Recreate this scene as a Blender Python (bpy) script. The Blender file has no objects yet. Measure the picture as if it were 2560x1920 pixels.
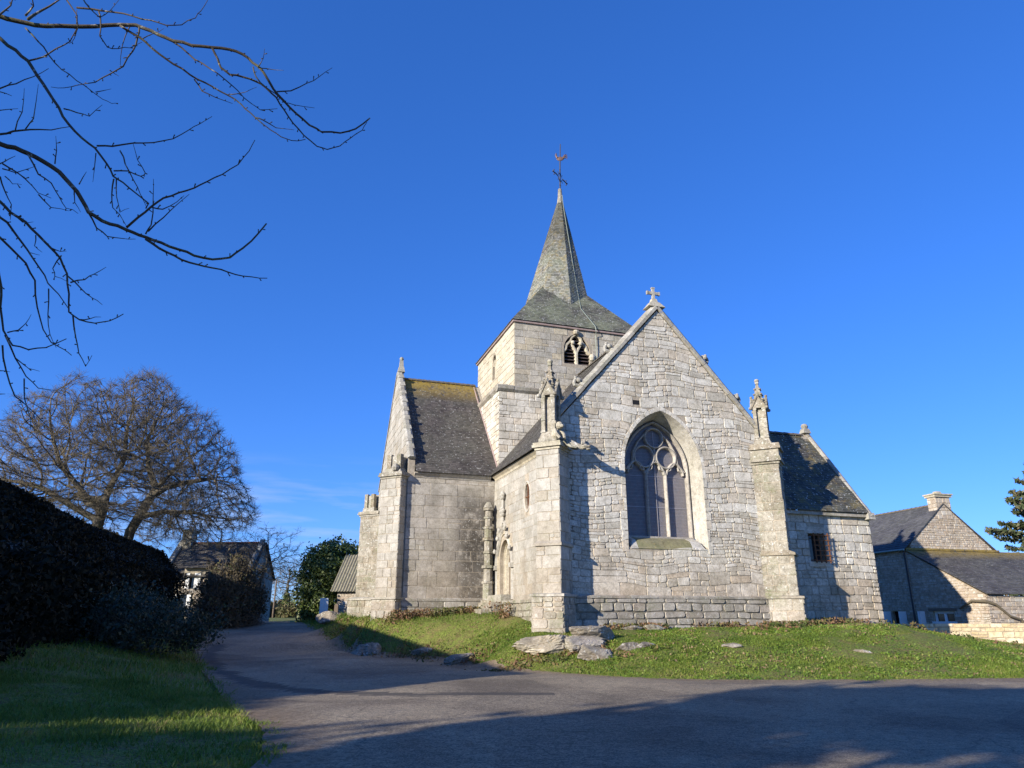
import bpy, math, random
import numpy as np
from mathutils import Vector, Matrix, geometry

scene = bpy.context.scene
R = math.radians
rnd = random.Random(11)
rng = np.random.default_rng(5)

# ---------------------------------------------------------------- camera, sky, sun, exposure
CAM_H, PITCH = 1.6, R(18.21)
cam_d = bpy.data.cameras.new("camera"); cam_d.sensor_width = 36.0; cam_d.lens = 25.0
cam_d.clip_start = 0.1; cam_d.clip_end = 6000
cam = bpy.data.objects.new("camera", cam_d); scene.collection.objects.link(cam)
cam.location = (0, 0, CAM_H); cam.rotation_euler = (R(90) + PITCH, 0, 0)
scene.camera = cam

CH_O = np.array([1.841, 27.587, 0.0]); CH_ROT = R(18)           # church corner and axis
cu = np.array([math.cos(CH_ROT), math.sin(CH_ROT), 0]); cw = np.array([-math.sin(CH_ROT), math.cos(CH_ROT), 0])
def CL(x, y, z=0.0):
    return CH_O + x * cu + y * cw + np.array([0, 0, z])

SUN_EL, SUN_PHI = R(18.5), R(65.0)
sdir = -math.sin(SUN_PHI) * cu - math.cos(SUN_PHI) * cw           # horizontal direction towards the sun
SUN = np.array([sdir[0] * math.cos(SUN_EL), sdir[1] * math.cos(SUN_EL), math.sin(SUN_EL)])
sun_d = bpy.data.lights.new("sun", 'SUN'); sun_d.energy = 5.0; sun_d.angle = R(0.53); sun_d.color = (1.0, 0.915, 0.775)
sun_o = bpy.data.objects.new("sun", sun_d); scene.collection.objects.link(sun_o)
sun_o.rotation_euler = Vector(SUN).to_track_quat('Z', 'Y').to_euler()

world = bpy.data.worlds.new("World"); scene.world = world; world.use_nodes = True
wn = world.node_tree; wn.nodes.clear()
def wnode(t): return wn.nodes.new(t)
sky = wnode('ShaderNodeTexSky'); sky.sky_type = 'NISHITA'; sky.sun_disc = False
sky.sun_elevation = SUN_EL; sky.sun_rotation = math.atan2(SUN[0], SUN[1])
sky.altitude = 100; sky.air_density = 1.0; sky.dust_density = 0.0; sky.ozone_density = 3.0
hs = wnode('ShaderNodeHueSaturation'); hs.inputs['Saturation'].default_value = 1.08; hs.inputs['Value'].default_value = 1.0
tc = wnode('ShaderNodeTexCoord'); mp = wnode('ShaderNodeMapping'); mp.inputs['Scale'].default_value = (3.0, 3.0, 26.0)
nz = wnode('ShaderNodeTexNoise'); nz.inputs['Scale'].default_value = 1.6; nz.inputs['Detail'].default_value = 6; nz.inputs['Roughness'].default_value = 0.55
rp = wnode('ShaderNodeValToRGB'); rp.color_ramp.elements[0].position = 0.47; rp.color_ramp.elements[1].position = 0.78
sep = wnode('ShaderNodeSeparateXYZ')
band = wnode('ShaderNodeValToRGB')                                  # thin cirrus only low above the horizon
e = band.color_ramp.elements; e[0].position = 0.03; e[0].color = (0, 0, 0, 1); e[1].position = 0.075; e[1].color = (1, 1, 1, 1)
e2 = band.color_ramp.elements.new(0.15); e2.color = (1, 1, 1, 1); e3 = band.color_ramp.elements.new(0.21); e3.color = (0, 0, 0, 1)
mul = wnode('ShaderNodeMath'); mul.operation = 'MULTIPLY'; mul2 = wnode('ShaderNodeMath'); mul2.operation = 'MULTIPLY'; mul2.inputs[1].default_value = 0.55
mix = wnode('ShaderNodeMix'); mix.data_type = 'RGBA'; mix.inputs['B'].default_value = (4.2, 4.6, 5.2, 1)
bg = wnode('ShaderNodeBackground'); bg.inputs['Strength'].default_value = 0.094
wo = wnode('ShaderNodeOutputWorld')
L = wn.links.new
tn = wnode('ShaderNodeMix'); tn.data_type = 'RGBA'; tn.blend_type = 'MULTIPLY'; tn.inputs['Factor'].default_value = 1.0; tn.inputs['B'].default_value = (0.64, 1.12, 2.7, 1)   # clear winter air, deeper blue
L(sky.outputs[0], tn.inputs['A']); gm = wnode('ShaderNodeGamma'); gm.inputs['Gamma'].default_value = 0.75; L(tn.outputs['Result'], gm.inputs['Color']); L(gm.outputs[0], hs.inputs['Color']); L(tc.outputs['Generated'], mp.inputs[0]); L(mp.outputs[0], nz.inputs['Vector'])
L(tc.outputs['Generated'], sep.inputs[0]); L(sep.outputs['Z'], band.inputs[0]); L(nz.outputs['Fac'], rp.inputs[0])
L(rp.outputs[0], mul.inputs[0]); L(band.outputs[0], mul.inputs[1]); L(mul.outputs[0], mul2.inputs[0])
lm = wnode('ShaderNodeMapRange'); lm.inputs['From Min'].default_value = -0.05; lm.inputs['From Max'].default_value = -0.2; L(sep.outputs['X'], lm.inputs['Value'])   # cirrus only over the lane, to the south-west
m3 = wnode('ShaderNodeMath'); m3.operation = 'MULTIPLY'; L(mul2.outputs[0], m3.inputs[0]); L(lm.outputs[0], m3.inputs[1]); L(m3.outputs[0], mix.inputs['Factor']); L(hs.outputs[0], mix.inputs['A']); L(mix.outputs['Result'], bg.inputs['Color']); L(bg.outputs[0], wo.inputs[0])

vs = scene.view_settings
vs.view_transform = 'Standard'; vs.look = 'None'; vs.exposure = 0.75; vs.gamma = 1.0
try: vs.use_curve_mapping = False
except Exception: pass

# ---------------------------------------------------------------- helpers: meshes
class MB:
    """collects faces; each face has a tint (0..1) and a material slot"""
    def __init__(s): s.v = []; s.f = []; s.t = []; s.m = []
    def add(s, vs, fs, tint=0.5, mat=0):
        k = len(s.v); s.v.extend([tuple(map(float, p)) for p in vs])
        for f in fs: s.f.append(tuple(i + k for i in f)); s.t.append(tint); s.m.append(mat)
    def box(s, lo, hi, tint=0.5, mat=0, M=None, taper=0.0):
        (a, b, c), (d, e_, f) = lo, hi; tx = (d - a) * taper / 2; ty = (e_ - b) * taper / 2
        P = [(a, b, c), (d, b, c), (d, e_, c), (a, e_, c), (a + tx, b + ty, f), (d - tx, b + ty, f), (d - tx, e_ - ty, f), (a + tx, e_ - ty, f)]
        if M is not None: P = [M(p) for p in P]
        s.add(P, [(3, 2, 1, 0), (4, 5, 6, 7), (0, 1, 5, 4), (1, 2, 6, 5), (2, 3, 7, 6), (3, 0, 4, 7)], tint, mat)
    def tube(s, pts, rad, n=6, tint=0.5, mat=0, cap=True):
        pts = [np.array(p, float) for p in pts]
        if not hasattr(rad, '__len__'): rad = [rad] * len(pts)
        rings = []; prev = None
        for i, p in enumerate(pts):
            d = pts[min(i + 1, len(pts) - 1)] - pts[max(i - 1, 0)]; d = d / (np.linalg.norm(d) + 1e-9)
            if prev is None:
                q = np.array([0, 0, 1.0]) if abs(d[2]) < 0.9 else np.array([1.0, 0, 0])
            else: q = prev
            a = q - d * (q @ d); a /= np.linalg.norm(a) + 1e-9; b = np.cross(d, a); prev = a
            rings.append([p + rad[i] * (math.cos(2 * math.pi * k / n) * a + math.sin(2 * math.pi * k / n) * b) for k in range(n)])
        V = [v for r in rings for v in r]; F = []
        for i in range(len(rings) - 1):
            for k in range(n):
                F.append((i * n + k, i * n + (k + 1) % n, (i + 1) * n + (k + 1) % n, (i + 1) * n + k))
        if cap: F.append(tuple(range(n - 1, -1, -1))); F.append(tuple(range((len(rings) - 1) * n, len(rings) * n)))
        s.add(V, F, tint, mat)
    def ball(s, c, r, n=8, tint=0.5, mat=0, M=None):
        c = np.array(c, float); r = np.array(r if hasattr(r, '__len__') else (r, r, r), float)
        V = [c + (0, 0, -r[2])]; h = n // 2
        for i in range(1, h):
            a = -math.pi / 2 + math.pi * i / h
            for k in range(n):
                b = 2 * math.pi * k / n
                V.append(c + r * (math.cos(a) * math.cos(b), math.cos(a) * math.sin(b), math.sin(a)))
        V.append(c + (0, 0, r[2])); F = []
        for k in range(n): F.append((0, 1 + (k + 1) % n, 1 + k))
        for i in range(h - 2):
            for k in range(n):
                F.append((1 + i * n + k, 1 + i * n + (k + 1) % n, 1 + (i + 1) * n + (k + 1) % n, 1 + (i + 1) * n + k))
        t = len(V) - 1
        for k in range(n): F.append((1 + (h - 2) * n + k, 1 + (h - 2) * n + (k + 1) % n, t))
        if M is not None: V = [M(p) for p in V]
        s.add(V, F, tint, mat)
    def cone(s, c, r0, r1, z0, z1, n=8, tint=0.5, mat=0, rot=0.0, top=None):
        cx, cy = c; tx, ty = top if top else c; V = []
        for (x, y, r, z) in ((cx, cy, r0, z0), (tx, ty, r1, z1)):
            for k in range(n):
                a = rot + 2 * math.pi * k / n; V.append((x + r * math.cos(a), y + r * math.sin(a), z))
        F = [(k, (k + 1) % n, n + (k + 1) % n, n + k) for k in range(n)] + [tuple(range(n - 1, -1, -1)), tuple(range(n, 2 * n))]
        s.add(V, F, tint, mat)
    def build(s, name, mats, parent=None, smooth=False):
        if not isinstance(mats, (list, tuple)): mats = [mats]
        me = bpy.data.meshes.new(name); me.from_pydata(s.v, [], s.f)
        at = me.attributes.new("tint", 'FLOAT', 'FACE'); at.data.foreach_set("value", np.array(s.t, np.float32))
        for m in mats: me.materials.append(m)
        if len(mats) > 1: me.polygons.foreach_set("material_index", np.array(s.m, np.int32))
        if smooth: me.polygons.foreach_set("use_smooth", np.ones(len(s.f), bool))
        me.update()
        o = bpy.data.objects.new(name, me); scene.collection.objects.link(o)
        if parent: o.parent = parent
        return o

def np_mesh(name, V, F, mats, parent=None, tint=None, smooth=False, midx=None):
    """fast mesh from arrays; F is (m, k)"""
    V = np.asarray(V, np.float32); F = np.asarray(F, np.int32); k = F.shape[1]
    me = bpy.data.meshes.new(name); me.vertices.add(len(V)); me.vertices.foreach_set("co", V.ravel())
    me.loops.add(F.size); me.loops.foreach_set("vertex_index", F.ravel())
    me.polygons.add(len(F)); me.polygons.foreach_set("loop_start", np.arange(0, F.size, k, dtype=np.int32))
    try: me.polygons.foreach_set("loop_total", np.full(len(F), k, np.int32))
    except Exception: pass
    if tint is not None:
        at = me.attributes.new("tint", 'FLOAT', 'FACE'); at.data.foreach_set("value", np.asarray(tint, np.float32))
    for m in (mats if isinstance(mats, (list, tuple)) else [mats]): me.materials.append(m)
    if midx is not None: me.polygons.foreach_set("material_index", np.asarray(midx, np.int32))
    if smooth: me.polygons.foreach_set("use_smooth", np.ones(len(F), bool))
    me.update(calc_edges=True); me.validate()
    o = bpy.data.objects.new(name, me); scene.collection.objects.link(o)
    if parent: o.parent = parent
    return o

def tag(o, label, cat, group=None, kind=None):
    if label: o["label"] = label
    if cat: o["category"] = cat
    if group: o["group"] = group
    if kind: o["kind"] = kind
    return o
def empty(name, label, cat, loc=(0, 0, 0), rz=0.0, group=None):
    o = bpy.data.objects.new(name, None); scene.collection.objects.link(o); o.empty_display_size = 0.3
    o.location = tuple(loc); o.rotation_euler = (0, 0, rz); return tag(o, label, cat, group)

# ---------------------------------------------------------------- helpers: materials
def newmat(name):
    m = bpy.data.materials.new(name); m.use_nodes = True; nt = m.node_tree; nt.nodes.clear(); return m, nt
class NT:
    def __init__(s, name):
        s.m, s.nt = newmat(name); s.out = s.n('ShaderNodeOutputMaterial'); s.b = s.n('ShaderNodeBsdfPrincipled')
        s.l(s.b.outputs[0], s.out.inputs[0]); s.tc = s.n('ShaderNodeTexCoord'); s.b.inputs['Specular IOR Level'].default_value = 0.25
    def n(s, t, **kw):
        x = s.nt.nodes.new(t)
        for k, v in kw.items(): setattr(x, k, v)
        return x
    def l(s, a, b): s.nt.links.new(a, b)
    def coord(s, scale=(1, 1, 1), which='Object'):
        mp = s.n('ShaderNodeMapping'); mp.inputs['Scale'].default_value = scale; s.l(s.tc.outputs[which], mp.inputs[0]); return mp.outputs[0]
    def noise(s, scale, detail=4, rough=0.55, co=None, dist=0.0):
        x = s.n('ShaderNodeTexNoise'); x.inputs['Scale'].default_value = scale; x.inputs['Detail'].default_value = detail
        x.inputs['Roughness'].default_value = rough; x.inputs['Distortion'].default_value = dist
        s.l(co if co is not None else s.tc.outputs['Object'], x.inputs['Vector']); return x.outputs['Fac']
    def ramp(s, fac, stops, interp='LINEAR'):
        r = s.n('ShaderNodeValToRGB'); r.color_ramp.interpolation = interp; e = r.color_ramp.elements
        while len(e) < len(stops): e.new(0.5)
        for x, (p, c) in zip(e, stops):
            x.position = p; x.color = (c, c, c, 1) if not hasattr(c, '__len__') else (*c, 1)
        s.l(fac, r.inputs[0]); return r.outputs[0]
    def mix(s, fac, a, b, mode='MIX'):
        x = s.n('ShaderNodeMix', data_type='RGBA', blend_type=mode)
        for nm, v in (('Factor', fac), ('A', a), ('B', b)):
            if isinstance(v, (int, float)): x.inputs[nm].default_value = v
            elif hasattr(v, '__len__'): x.inputs[nm].default_value = (*v, 1)
            else: s.l(v, x.inputs[nm])
        return x.outputs['Result']
    def math(s, op, a, b=None):
        x = s.n('ShaderNodeMath', operation=op)
        for i, v in enumerate((a, b)):
            if v is None: continue
            if isinstance(v, (int, float)): x.inputs[i].default_value = v
            else: s.l(v, x.inputs[i])
        return x.outputs[0]
    def tint(s):
        a = s.n('ShaderNodeAttribute', attribute_name='tint'); return a.outputs['Fac']
    def bump(s, h, strength=0.4, dist=0.02):
        b = s.n('ShaderNodeBump'); b.inputs['Strength'].default_value = strength; b.inputs['Distance'].default_value = dist
        s.l(h, b.inputs['Height']); s.l(b.outputs[0], s.b.inputs['Normal'])
    def zpos(s):
        x = s.n('ShaderNodeSeparateXYZ'); s.l(s.tc.outputs['Object'], x.inputs[0]); return x.outputs
    def done(s, col, rough=0.85):
        if hasattr(col, '__len__'): s.b.inputs['Base Color'].default_value = (*col, 1)
        else: s.l(col, s.b.inputs['Base Color'])
        if isinstance(rough, (int, float)): s.b.inputs['Roughness'].default_value = rough
        else: s.l(rough, s.b.inputs['Roughness'])
        return s.m

def stone_mat(name, cols, lichen=0.35, moss=0.25, yellow=0.06, grain=24, stain=0.5, box=None, con=0.55, damp=0.0):
    """granite: per-stone tint, blotches, white and yellow lichen, green algae, rough grain"""
    t = NT(name); k = len(cols)
    base = t.ramp(t.tint(), [(i / (k - 1), c) for i, c in enumerate(cols)])
    big = t.noise(0.9, 5, 0.6); base = t.mix(t.ramp(big, [(0.35, stain * 0.8), (0.6, 0.0)]), base, (0.17, 0.155, 0.125))
    med = t.noise(5.0, 6, 0.7); base = t.mix(con, base, t.ramp(med, [(0.3, (0.36, 0.33, 0.28)), (0.5, (0.94, 0.92, 0.88)), (0.7, (1.28, 1.28, 1.27))]), 'MULTIPLY')
    fine = t.noise(grain * 0.75, 5, 0.75); base = t.mix(con, base, t.ramp(fine, [(0.3, (0.35, 0.35, 0.35)), (0.5, (1, 1, 1)), (0.7, (1.35, 1.35, 1.35))]), 'MULTIPLY')
    if lichen:
        li = t.noise(7.5, 5, 0.72, dist=0.6); base = t.mix(t.ramp(li, [(0.585, 0.0), (0.64, lichen)]), base, (0.6, 0.6, 0.56))
    if moss:
        mo = t.math('MULTIPLY', t.ramp(t.noise(1.3, 6, 0.65, dist=0.4), [(0.5, 0.0), (0.68, 1.0)]), t.ramp(t.noise(14, 4, 0.7), [(0.38, 0.0), (0.6, 1.0)]))
        base = t.mix(t.math('MULTIPLY', mo, moss), base, (0.14, 0.16, 0.07))
    if yellow:
        ye = t.ramp(t.noise(3.1, 5, 0.7, dist=0.8), [(0.67, 0.0), (0.73, 1.0)]); base = t.mix(t.math('MULTIPLY', ye, min(1, yellow * 8)), base, (0.5, 0.36, 0.06))
    if damp:                                                        # brown rising damp low on the wall
        dz = t.ramp(t.math('ADD', t.math('MULTIPLY', t.zpos()[2], 0.16), t.math('MULTIPLY', big, 0.5)), [(0.55, 1.0), (1.0, 0.0)]); base = t.mix(t.math('MULTIPLY', dz, damp), base, (0.72, 0.60, 0.48), 'MULTIPLY')
    if box:                                                         # black algae run-off in one corner
        (x0, x1, z0, z1) = box; o = t.zpos()
        mx = t.math('MULTIPLY', t.ramp(t.math('DIVIDE', t.math('SUBTRACT', o[0], x0), x1 - x0), [(0.0, 0.0), (0.7, 1.0)]),
                    t.ramp(t.math('DIVIDE', t.math('SUBTRACT', o[2], z0), z1 - z0), [(0.0, 0.6), (0.5, 1.0), (0.82, 0.7), (1.0, 0.0)]))
        ns = t.math('MULTIPLY', mx, t.ramp(t.noise(2.6, 6, 0.7), [(0.30, 0.1), (0.5, 1.0)]))
        base = t.mix(t.math('MULTIPLY', ns, 0.95), base, (0.05, 0.043, 0.035))
        base = t.mix(t.math('MULTIPLY', mx, t.ramp(t.noise(9, 4, 0.7), [(0.6, 0.0), (0.66, 0.8)])), base, (0.62, 0.62, 0.58))
    t.bump(t.math('ADD', t.math('MULTIPLY', med, 1.0), t.math('MULTIPLY', fine, 0.5)), 0.45, 0.03)
    return t.done(base, 0.9)

GREY = [(0.33, 0.315, 0.285), (0.45, 0.435, 0.40), (0.52, 0.505, 0.47), (0.43, 0.39, 0.32), (0.57, 0.555, 0.52)]
WARM = [(0.38, 0.345, 0.28), (0.47, 0.43, 0.35), (0.53, 0.49, 0.41), (0.43, 0.41, 0.365), (0.54, 0.47, 0.34)]
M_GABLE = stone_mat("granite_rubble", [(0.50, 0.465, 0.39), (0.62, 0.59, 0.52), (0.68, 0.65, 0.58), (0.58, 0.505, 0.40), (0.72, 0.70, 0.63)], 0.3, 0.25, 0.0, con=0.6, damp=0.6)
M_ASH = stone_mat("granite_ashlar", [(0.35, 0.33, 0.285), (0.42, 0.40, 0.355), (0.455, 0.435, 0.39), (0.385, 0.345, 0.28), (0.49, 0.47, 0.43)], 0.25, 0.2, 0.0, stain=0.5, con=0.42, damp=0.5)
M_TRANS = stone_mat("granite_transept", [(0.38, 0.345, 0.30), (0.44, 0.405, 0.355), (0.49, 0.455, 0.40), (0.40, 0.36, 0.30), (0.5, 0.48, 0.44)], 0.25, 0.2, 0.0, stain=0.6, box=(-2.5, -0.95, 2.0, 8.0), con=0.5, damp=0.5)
M_TOWER = stone_mat("granite_warm", WARM, 0.2, 0.35, 0.02, stain=0.5)
M_LOW = stone_mat("granite_plinth", [(0.30, 0.27, 0.22), (0.37, 0.34, 0.285), (0.43, 0.40, 0.35), (0.34, 0.29, 0.235), (0.45, 0.43, 0.39)], 0.5, 0.6, 0.0, stain=0.7)
M_LICH = stone_mat("granite_lichened", [(0.25, 0.225, 0.175), (0.33, 0.305, 0.25), (0.38, 0.36, 0.31), (0.28, 0.24, 0.18), (0.41, 0.39, 0.34)], 0.8, 0.85, 0.03, stain=0.85, con=0.7)
M_DRESS = stone_mat("granite_dressed", [(0.40, 0.38, 0.33), (0.46, 0.44, 0.395), (0.5, 0.48, 0.435)], 0.3, 0.2, 0.01, grain=30, stain=0.35)
M_COPE = stone_mat("granite_coping", [(0.31, 0.29, 0.25), (0.39, 0.375, 0.33), (0.45, 0.43, 0.385)], 0.6, 0.5, 0.06, stain=0.6)
M_YEL = stone_mat("granite_yellow_lichen", [(0.40, 0.37, 0.29), (0.48, 0.44, 0.35)], 0.3, 0.4, 0.6, stain=0.4)
M_MOSS = stone_mat("granite_mossy", [(0.19, 0.18, 0.09), (0.24, 0.22, 0.12)], 0.1, 0.9, 0.15, stain=0.6)
M_CREAM = stone_mat("limestone_cream", [(0.46, 0.405, 0.30), (0.53, 0.475, 0.365), (0.56, 0.515, 0.42)], 0.2, 0.1, 0.03, stain=0.2)
M_MORT = stone_mat("lime_mortar", [(0.42, 0.365, 0.29), (0.42, 0.365, 0.29)], 0.0, 0.3, 0.0, stain=0.6)
M_MORT_D = stone_mat("dark_mortar", [(0.20, 0.18, 0.145), (0.20, 0.18, 0.145)], 0.0, 0.5, 0.0, stain=0.6)

def slate_mat(name, lo, hi, white=0.3, green=0.2, yellow=0.1, ytop=None, dark=None):
    t = NT(name); base = t.ramp(t.tint(), [(0.0, lo), (1.0, hi)])
    base = t.mix(0.45, base, t.ramp(t.noise(1.1, 5, 0.6), [(0.3, (0.55, 0.53, 0.5)), (0.7, (1.35, 1.33, 1.28))]), 'MULTIPLY')
    if green:
        base = t.mix(t.math('MULTIPLY', t.ramp(t.noise(0.75, 6, 0.72, dist=0.5), [(0.4, 0.0), (0.62, 1.0)]), green), base, (0.23, 0.25, 0.165))
    if white:
        base = t.mix(t.ramp(t.noise(9, 3, 0.6), [(0.62, 0.0), (0.66, white)]), base, (0.5, 0.5, 0.47))
    if yellow:
        ye = t.ramp(t.noise(2.2, 5, 0.75, dist=0.6), [(0.5, 0.0), (0.62, 1.0)])
        if ytop:
            z = t.zpos()[2]; ye = t.math('MULTIPLY', t.ramp(t.noise(3.0, 6, 0.75), [(0.34, 0.0), (0.5, 1.0)]), t.ramp(t.math('DIVIDE', t.math('SUBTRACT', z, ytop[0]), ytop[1] - ytop[0]), [(0.0, 0.0), (1.0, 1.0)]))
        base = t.mix(t.math('MULTIPLY', ye, yellow), base, (0.36, 0.25, 0.04))
    if dark:                                                        # newer, cleaner slates towards the top
        dz = t.math('ADD', t.math('DIVIDE', t.math('SUBTRACT', t.zpos()[2], dark[0]), dark[1] - dark[0]), t.math('MULTIPLY', t.math('SUBTRACT', t.noise(0.8, 5, 0.7), 0.5), 1.2))
        base = t.mix(t.ramp(dz, [(0.3, 0.0), (0.7, 0.8)]), base, (0.42, 0.41, 0.42), 'MULTIPLY')
    t.bump(t.noise(40, 3, 0.6), 0.3, 0.01)
    return t.done(base, 0.68)
M_SLATE = slate_mat("slate_dark", (0.045, 0.040, 0.038), (0.095, 0.086, 0.08), 0.55, 0.12, 0.0)
M_SLATE_T = slate_mat("slate_transept", (0.05, 0.044, 0.041), (0.10, 0.088, 0.08), 0.5, 0.12, 0.9, (13.4, 15.1))
M_SLATE_S = slate_mat("slate_spire", (0.10, 0.10, 0.092), (0.27, 0.27, 0.25), 0.7, 0.5, 0.35, None, (22.0, 26.5))
M_SLATE_K = slate_mat("slate_skirt", (0.075, 0.075, 0.065), (0.15, 0.145, 0.125), 0.9, 0.75, 0.05)
M_SLATE_X = slate_mat("slate_sacristy", (0.035, 0.034, 0.033), (0.075, 0.072, 0.066), 0.9, 0.2, 0.3)
M_SLATE_H = slate_mat("slate_house", (0.065, 0.065, 0.072), (0.10, 0.10, 0.108), 0.1, 0.08, 0.0)

def plain(name, col, rough=0.7, metal=0.0, var=0.25, scale=6.0, spec=0.3):
    t = NT(name); t.b.inputs['Metallic'].default_value = metal; t.b.inputs['Specular IOR Level'].default_value = spec
    c = t.mix(var, col, t.ramp(t.noise(scale, 5, 0.65), [(0.25, (0.35, 0.35, 0.35)), (0.5, (1, 1, 1)), (0.75, (1.4, 1.4, 1.4))]), 'MULTIPLY')
    return t.done(c, rough)
M_IRON = plain("dark_iron", (0.05, 0.05, 0.055), 0.6)
M_RUST = plain("rusty_iron", (0.17, 0.075, 0.035), 0.85, 0, 0.5, 12)
M_COPPER = plain("weathered_copper", (0.16, 0.10, 0.08), 0.5, 0.3)
M_ZINC = plain("zinc_cable", (0.26, 0.30, 0.26), 0.5, 0.2)
M_WIRE = plain("steel_mesh", (0.34, 0.32, 0.335), 0.5, 0.3)
M_WHITE = plain("white_paint", (0.78, 0.78, 0.76), 0.5, 0, 0.12)
M_WOOD = plain("grey_oak", (0.16, 0.12, 0.085), 0.8, 0, 0.4, 9)
M_FASCIA = plain("mauve_fascia", (0.30, 0.225, 0.205), 0.8, 0, 0.4, 5)
M_LOUVRE = plain("louvre_wood", (0.075, 0.055, 0.05), 0.8)
M_DARK = plain("opening_shade", (0.012, 0.012, 0.014), 0.9, 0, 0.1)  # near-black stand-in for the shade inside openings
M_PANE = plain("window_glass", (0.02, 0.022, 0.027), 0.08, 0, 0.1, 2, 0.6)
def glass_mat():
    t = NT("leaded_glass"); co = t.coord((1, 1, 1))
    v = t.n('ShaderNodeTexVoronoi'); v.feature = 'DISTANCE_TO_EDGE'; v.inputs['Scale'].default_value = 7.0; t.l(co, v.inputs['Vector'])
    v2 = t.n('ShaderNodeTexVoronoi'); v2.inputs['Scale'].default_value = 7.0; t.l(co, v2.inputs['Vector'])
    c = t.ramp(t.math('FRACT', t.math('MULTIPLY', v2.outputs['Color'], 1.0)), [(0.0, (0.03, 0.03, 0.04)), (0.3, (0.06, 0.055, 0.06)), (0.6, (0.10, 0.035, 0.03)), (0.85, (0.035, 0.05, 0.07)), (1, (0.16, 0.15, 0.13))], 'CONSTANT')
    c = t.mix(t.ramp(v.outputs['Distance'], [(0.03, 1.0), (0.06, 0.0)]), c, (0.10, 0.06, 0.05))
    t.b.inputs['Specular IOR Level'].default_value = 0.5
    return t.done(c, 0.25)
M_GLASS = glass_mat()

# ---------------------------------------------------------------- helpers: masonry
class FR:
    """a wall plane: origin o, axes a (along), b (up), n (out)"""
    def __init__(s, o, a, b, n): s.o, s.a, s.b, s.n = [np.array(x, float) for x in (o, a, b, n)]
    def __call__(s, u, v, h=0.0): return s.o + s.a * u + s.b * v + s.n * h
def FXZ(x, y, z=0): return FR((x, y, z), (1, 0, 0), (0, 0, 1), (0, -1, 0))         # faces -Y, u = X
def FYZ(x, y, z=0): return FR((x, y, z), (0, -1, 0), (0, 0, 1), (-1, 0, 0))        # faces -X, u runs towards the viewer
def clip(poly, cl):
    """Sutherland-Hodgman, cl convex and counter-clockwise"""
    out = poly
    for i in range(len(cl)):
        (x0, y0), (x1, y1) = cl[i], cl[(i + 1) % len(cl)]; inp = out; out = []
        if not inp: break
        sd = lambda p: (x1 - x0) * (p[1] - y0) - (y1 - y0) * (p[0] - x0)
        for j in range(len(inp)):
            p, q = inp[j], inp[(j + 1) % len(inp)]; a, b = sd(p), sd(q)
            if a >= 0: out.append(p)
            if (a >= 0) != (b >= 0):
                k = a / (a - b); out.append((p[0] + (q[0] - p[0]) * k, p[1] + (q[1] - p[1]) * k))
    return out
def area(p): return 0.5 * sum(p[i][0] * p[(i + 1) % len(p)][1] - p[(i + 1) % len(p)][0] * p[i][1] for i in range(len(p)))
def inside(p, poly):
    c = False; x, y = p; j = len(poly) - 1
    for i in range(len(poly)):
        (xi, yi), (xj, yj) = poly[i], poly[j]
        if (yi > y) != (yj > y) and x < (xj - xi) * (y - yi) / (yj - yi) + xi: c = not c
        j = i
    return c
def span_at(poly, z):
    xs = []
    for i in range(len(poly)):
        (x0, y0), (x1, y1) = poly[i], poly[(i + 1) % len(poly)]
        if (y0 > z) != (y1 > z): xs.append(x0 + (x1 - x0) * (z - y0) / (y1 - y0))
    return (min(xs), max(xs)) if xs else None
def stone(mb, F, poly, rel, bev=0.014, jit=0.006, ch=0.02, tint=None, mat=0, base=-0.012):
    if area(poly) < 0.006: return
    pts = []
    n = len(poly)
    for i in range(n):                                               # knock the corners off
        p = np.array(poly[i]); a = np.array(poly[i - 1]); b = np.array(poly[(i + 1) % n])
        la, lb = np.linalg.norm(a - p), np.linalg.norm(b - p)
        if la < 1e-4 or lb < 1e-4: continue
        ca = min(ch * rnd.uniform(0.4, 1.7), la * 0.3); cb = min(ch * rnd.uniform(0.4, 1.7), lb * 0.3)
        pts += [p + (a - p) / la * ca, p + (b - p) / lb * cb]
    if len(pts) < 3: return
    c = sum(pts) / len(pts); fr = []
    tl = rnd.uniform(-0.35, 0.35) * rel
    for p in pts:
        d = c - p; l = np.linalg.norm(d) + 1e-6
        fr.append(p + d / l * min(bev * rnd.uniform(0.7, 1.6), l * 0.4) + np.array([rnd.uniform(-jit, jit), rnd.uniform(-jit, jit)]))
    k = len(pts)
    V = [F(p[0], p[1], base) for p in pts] + [F(p[0], p[1], rel + tl * ((p[1] - c[1]) + (p[0] - c[0]) * 0.5) + rnd.uniform(-0.15, 0.15) * rel) for p in fr]
    mb.add(V, [tuple(range(k, 2 * k))] + [(i, (i + 1) % k, k + (i + 1) % k, k + i) for i in range(k)], rnd.random() if tint is None else tint, mat)
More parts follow.
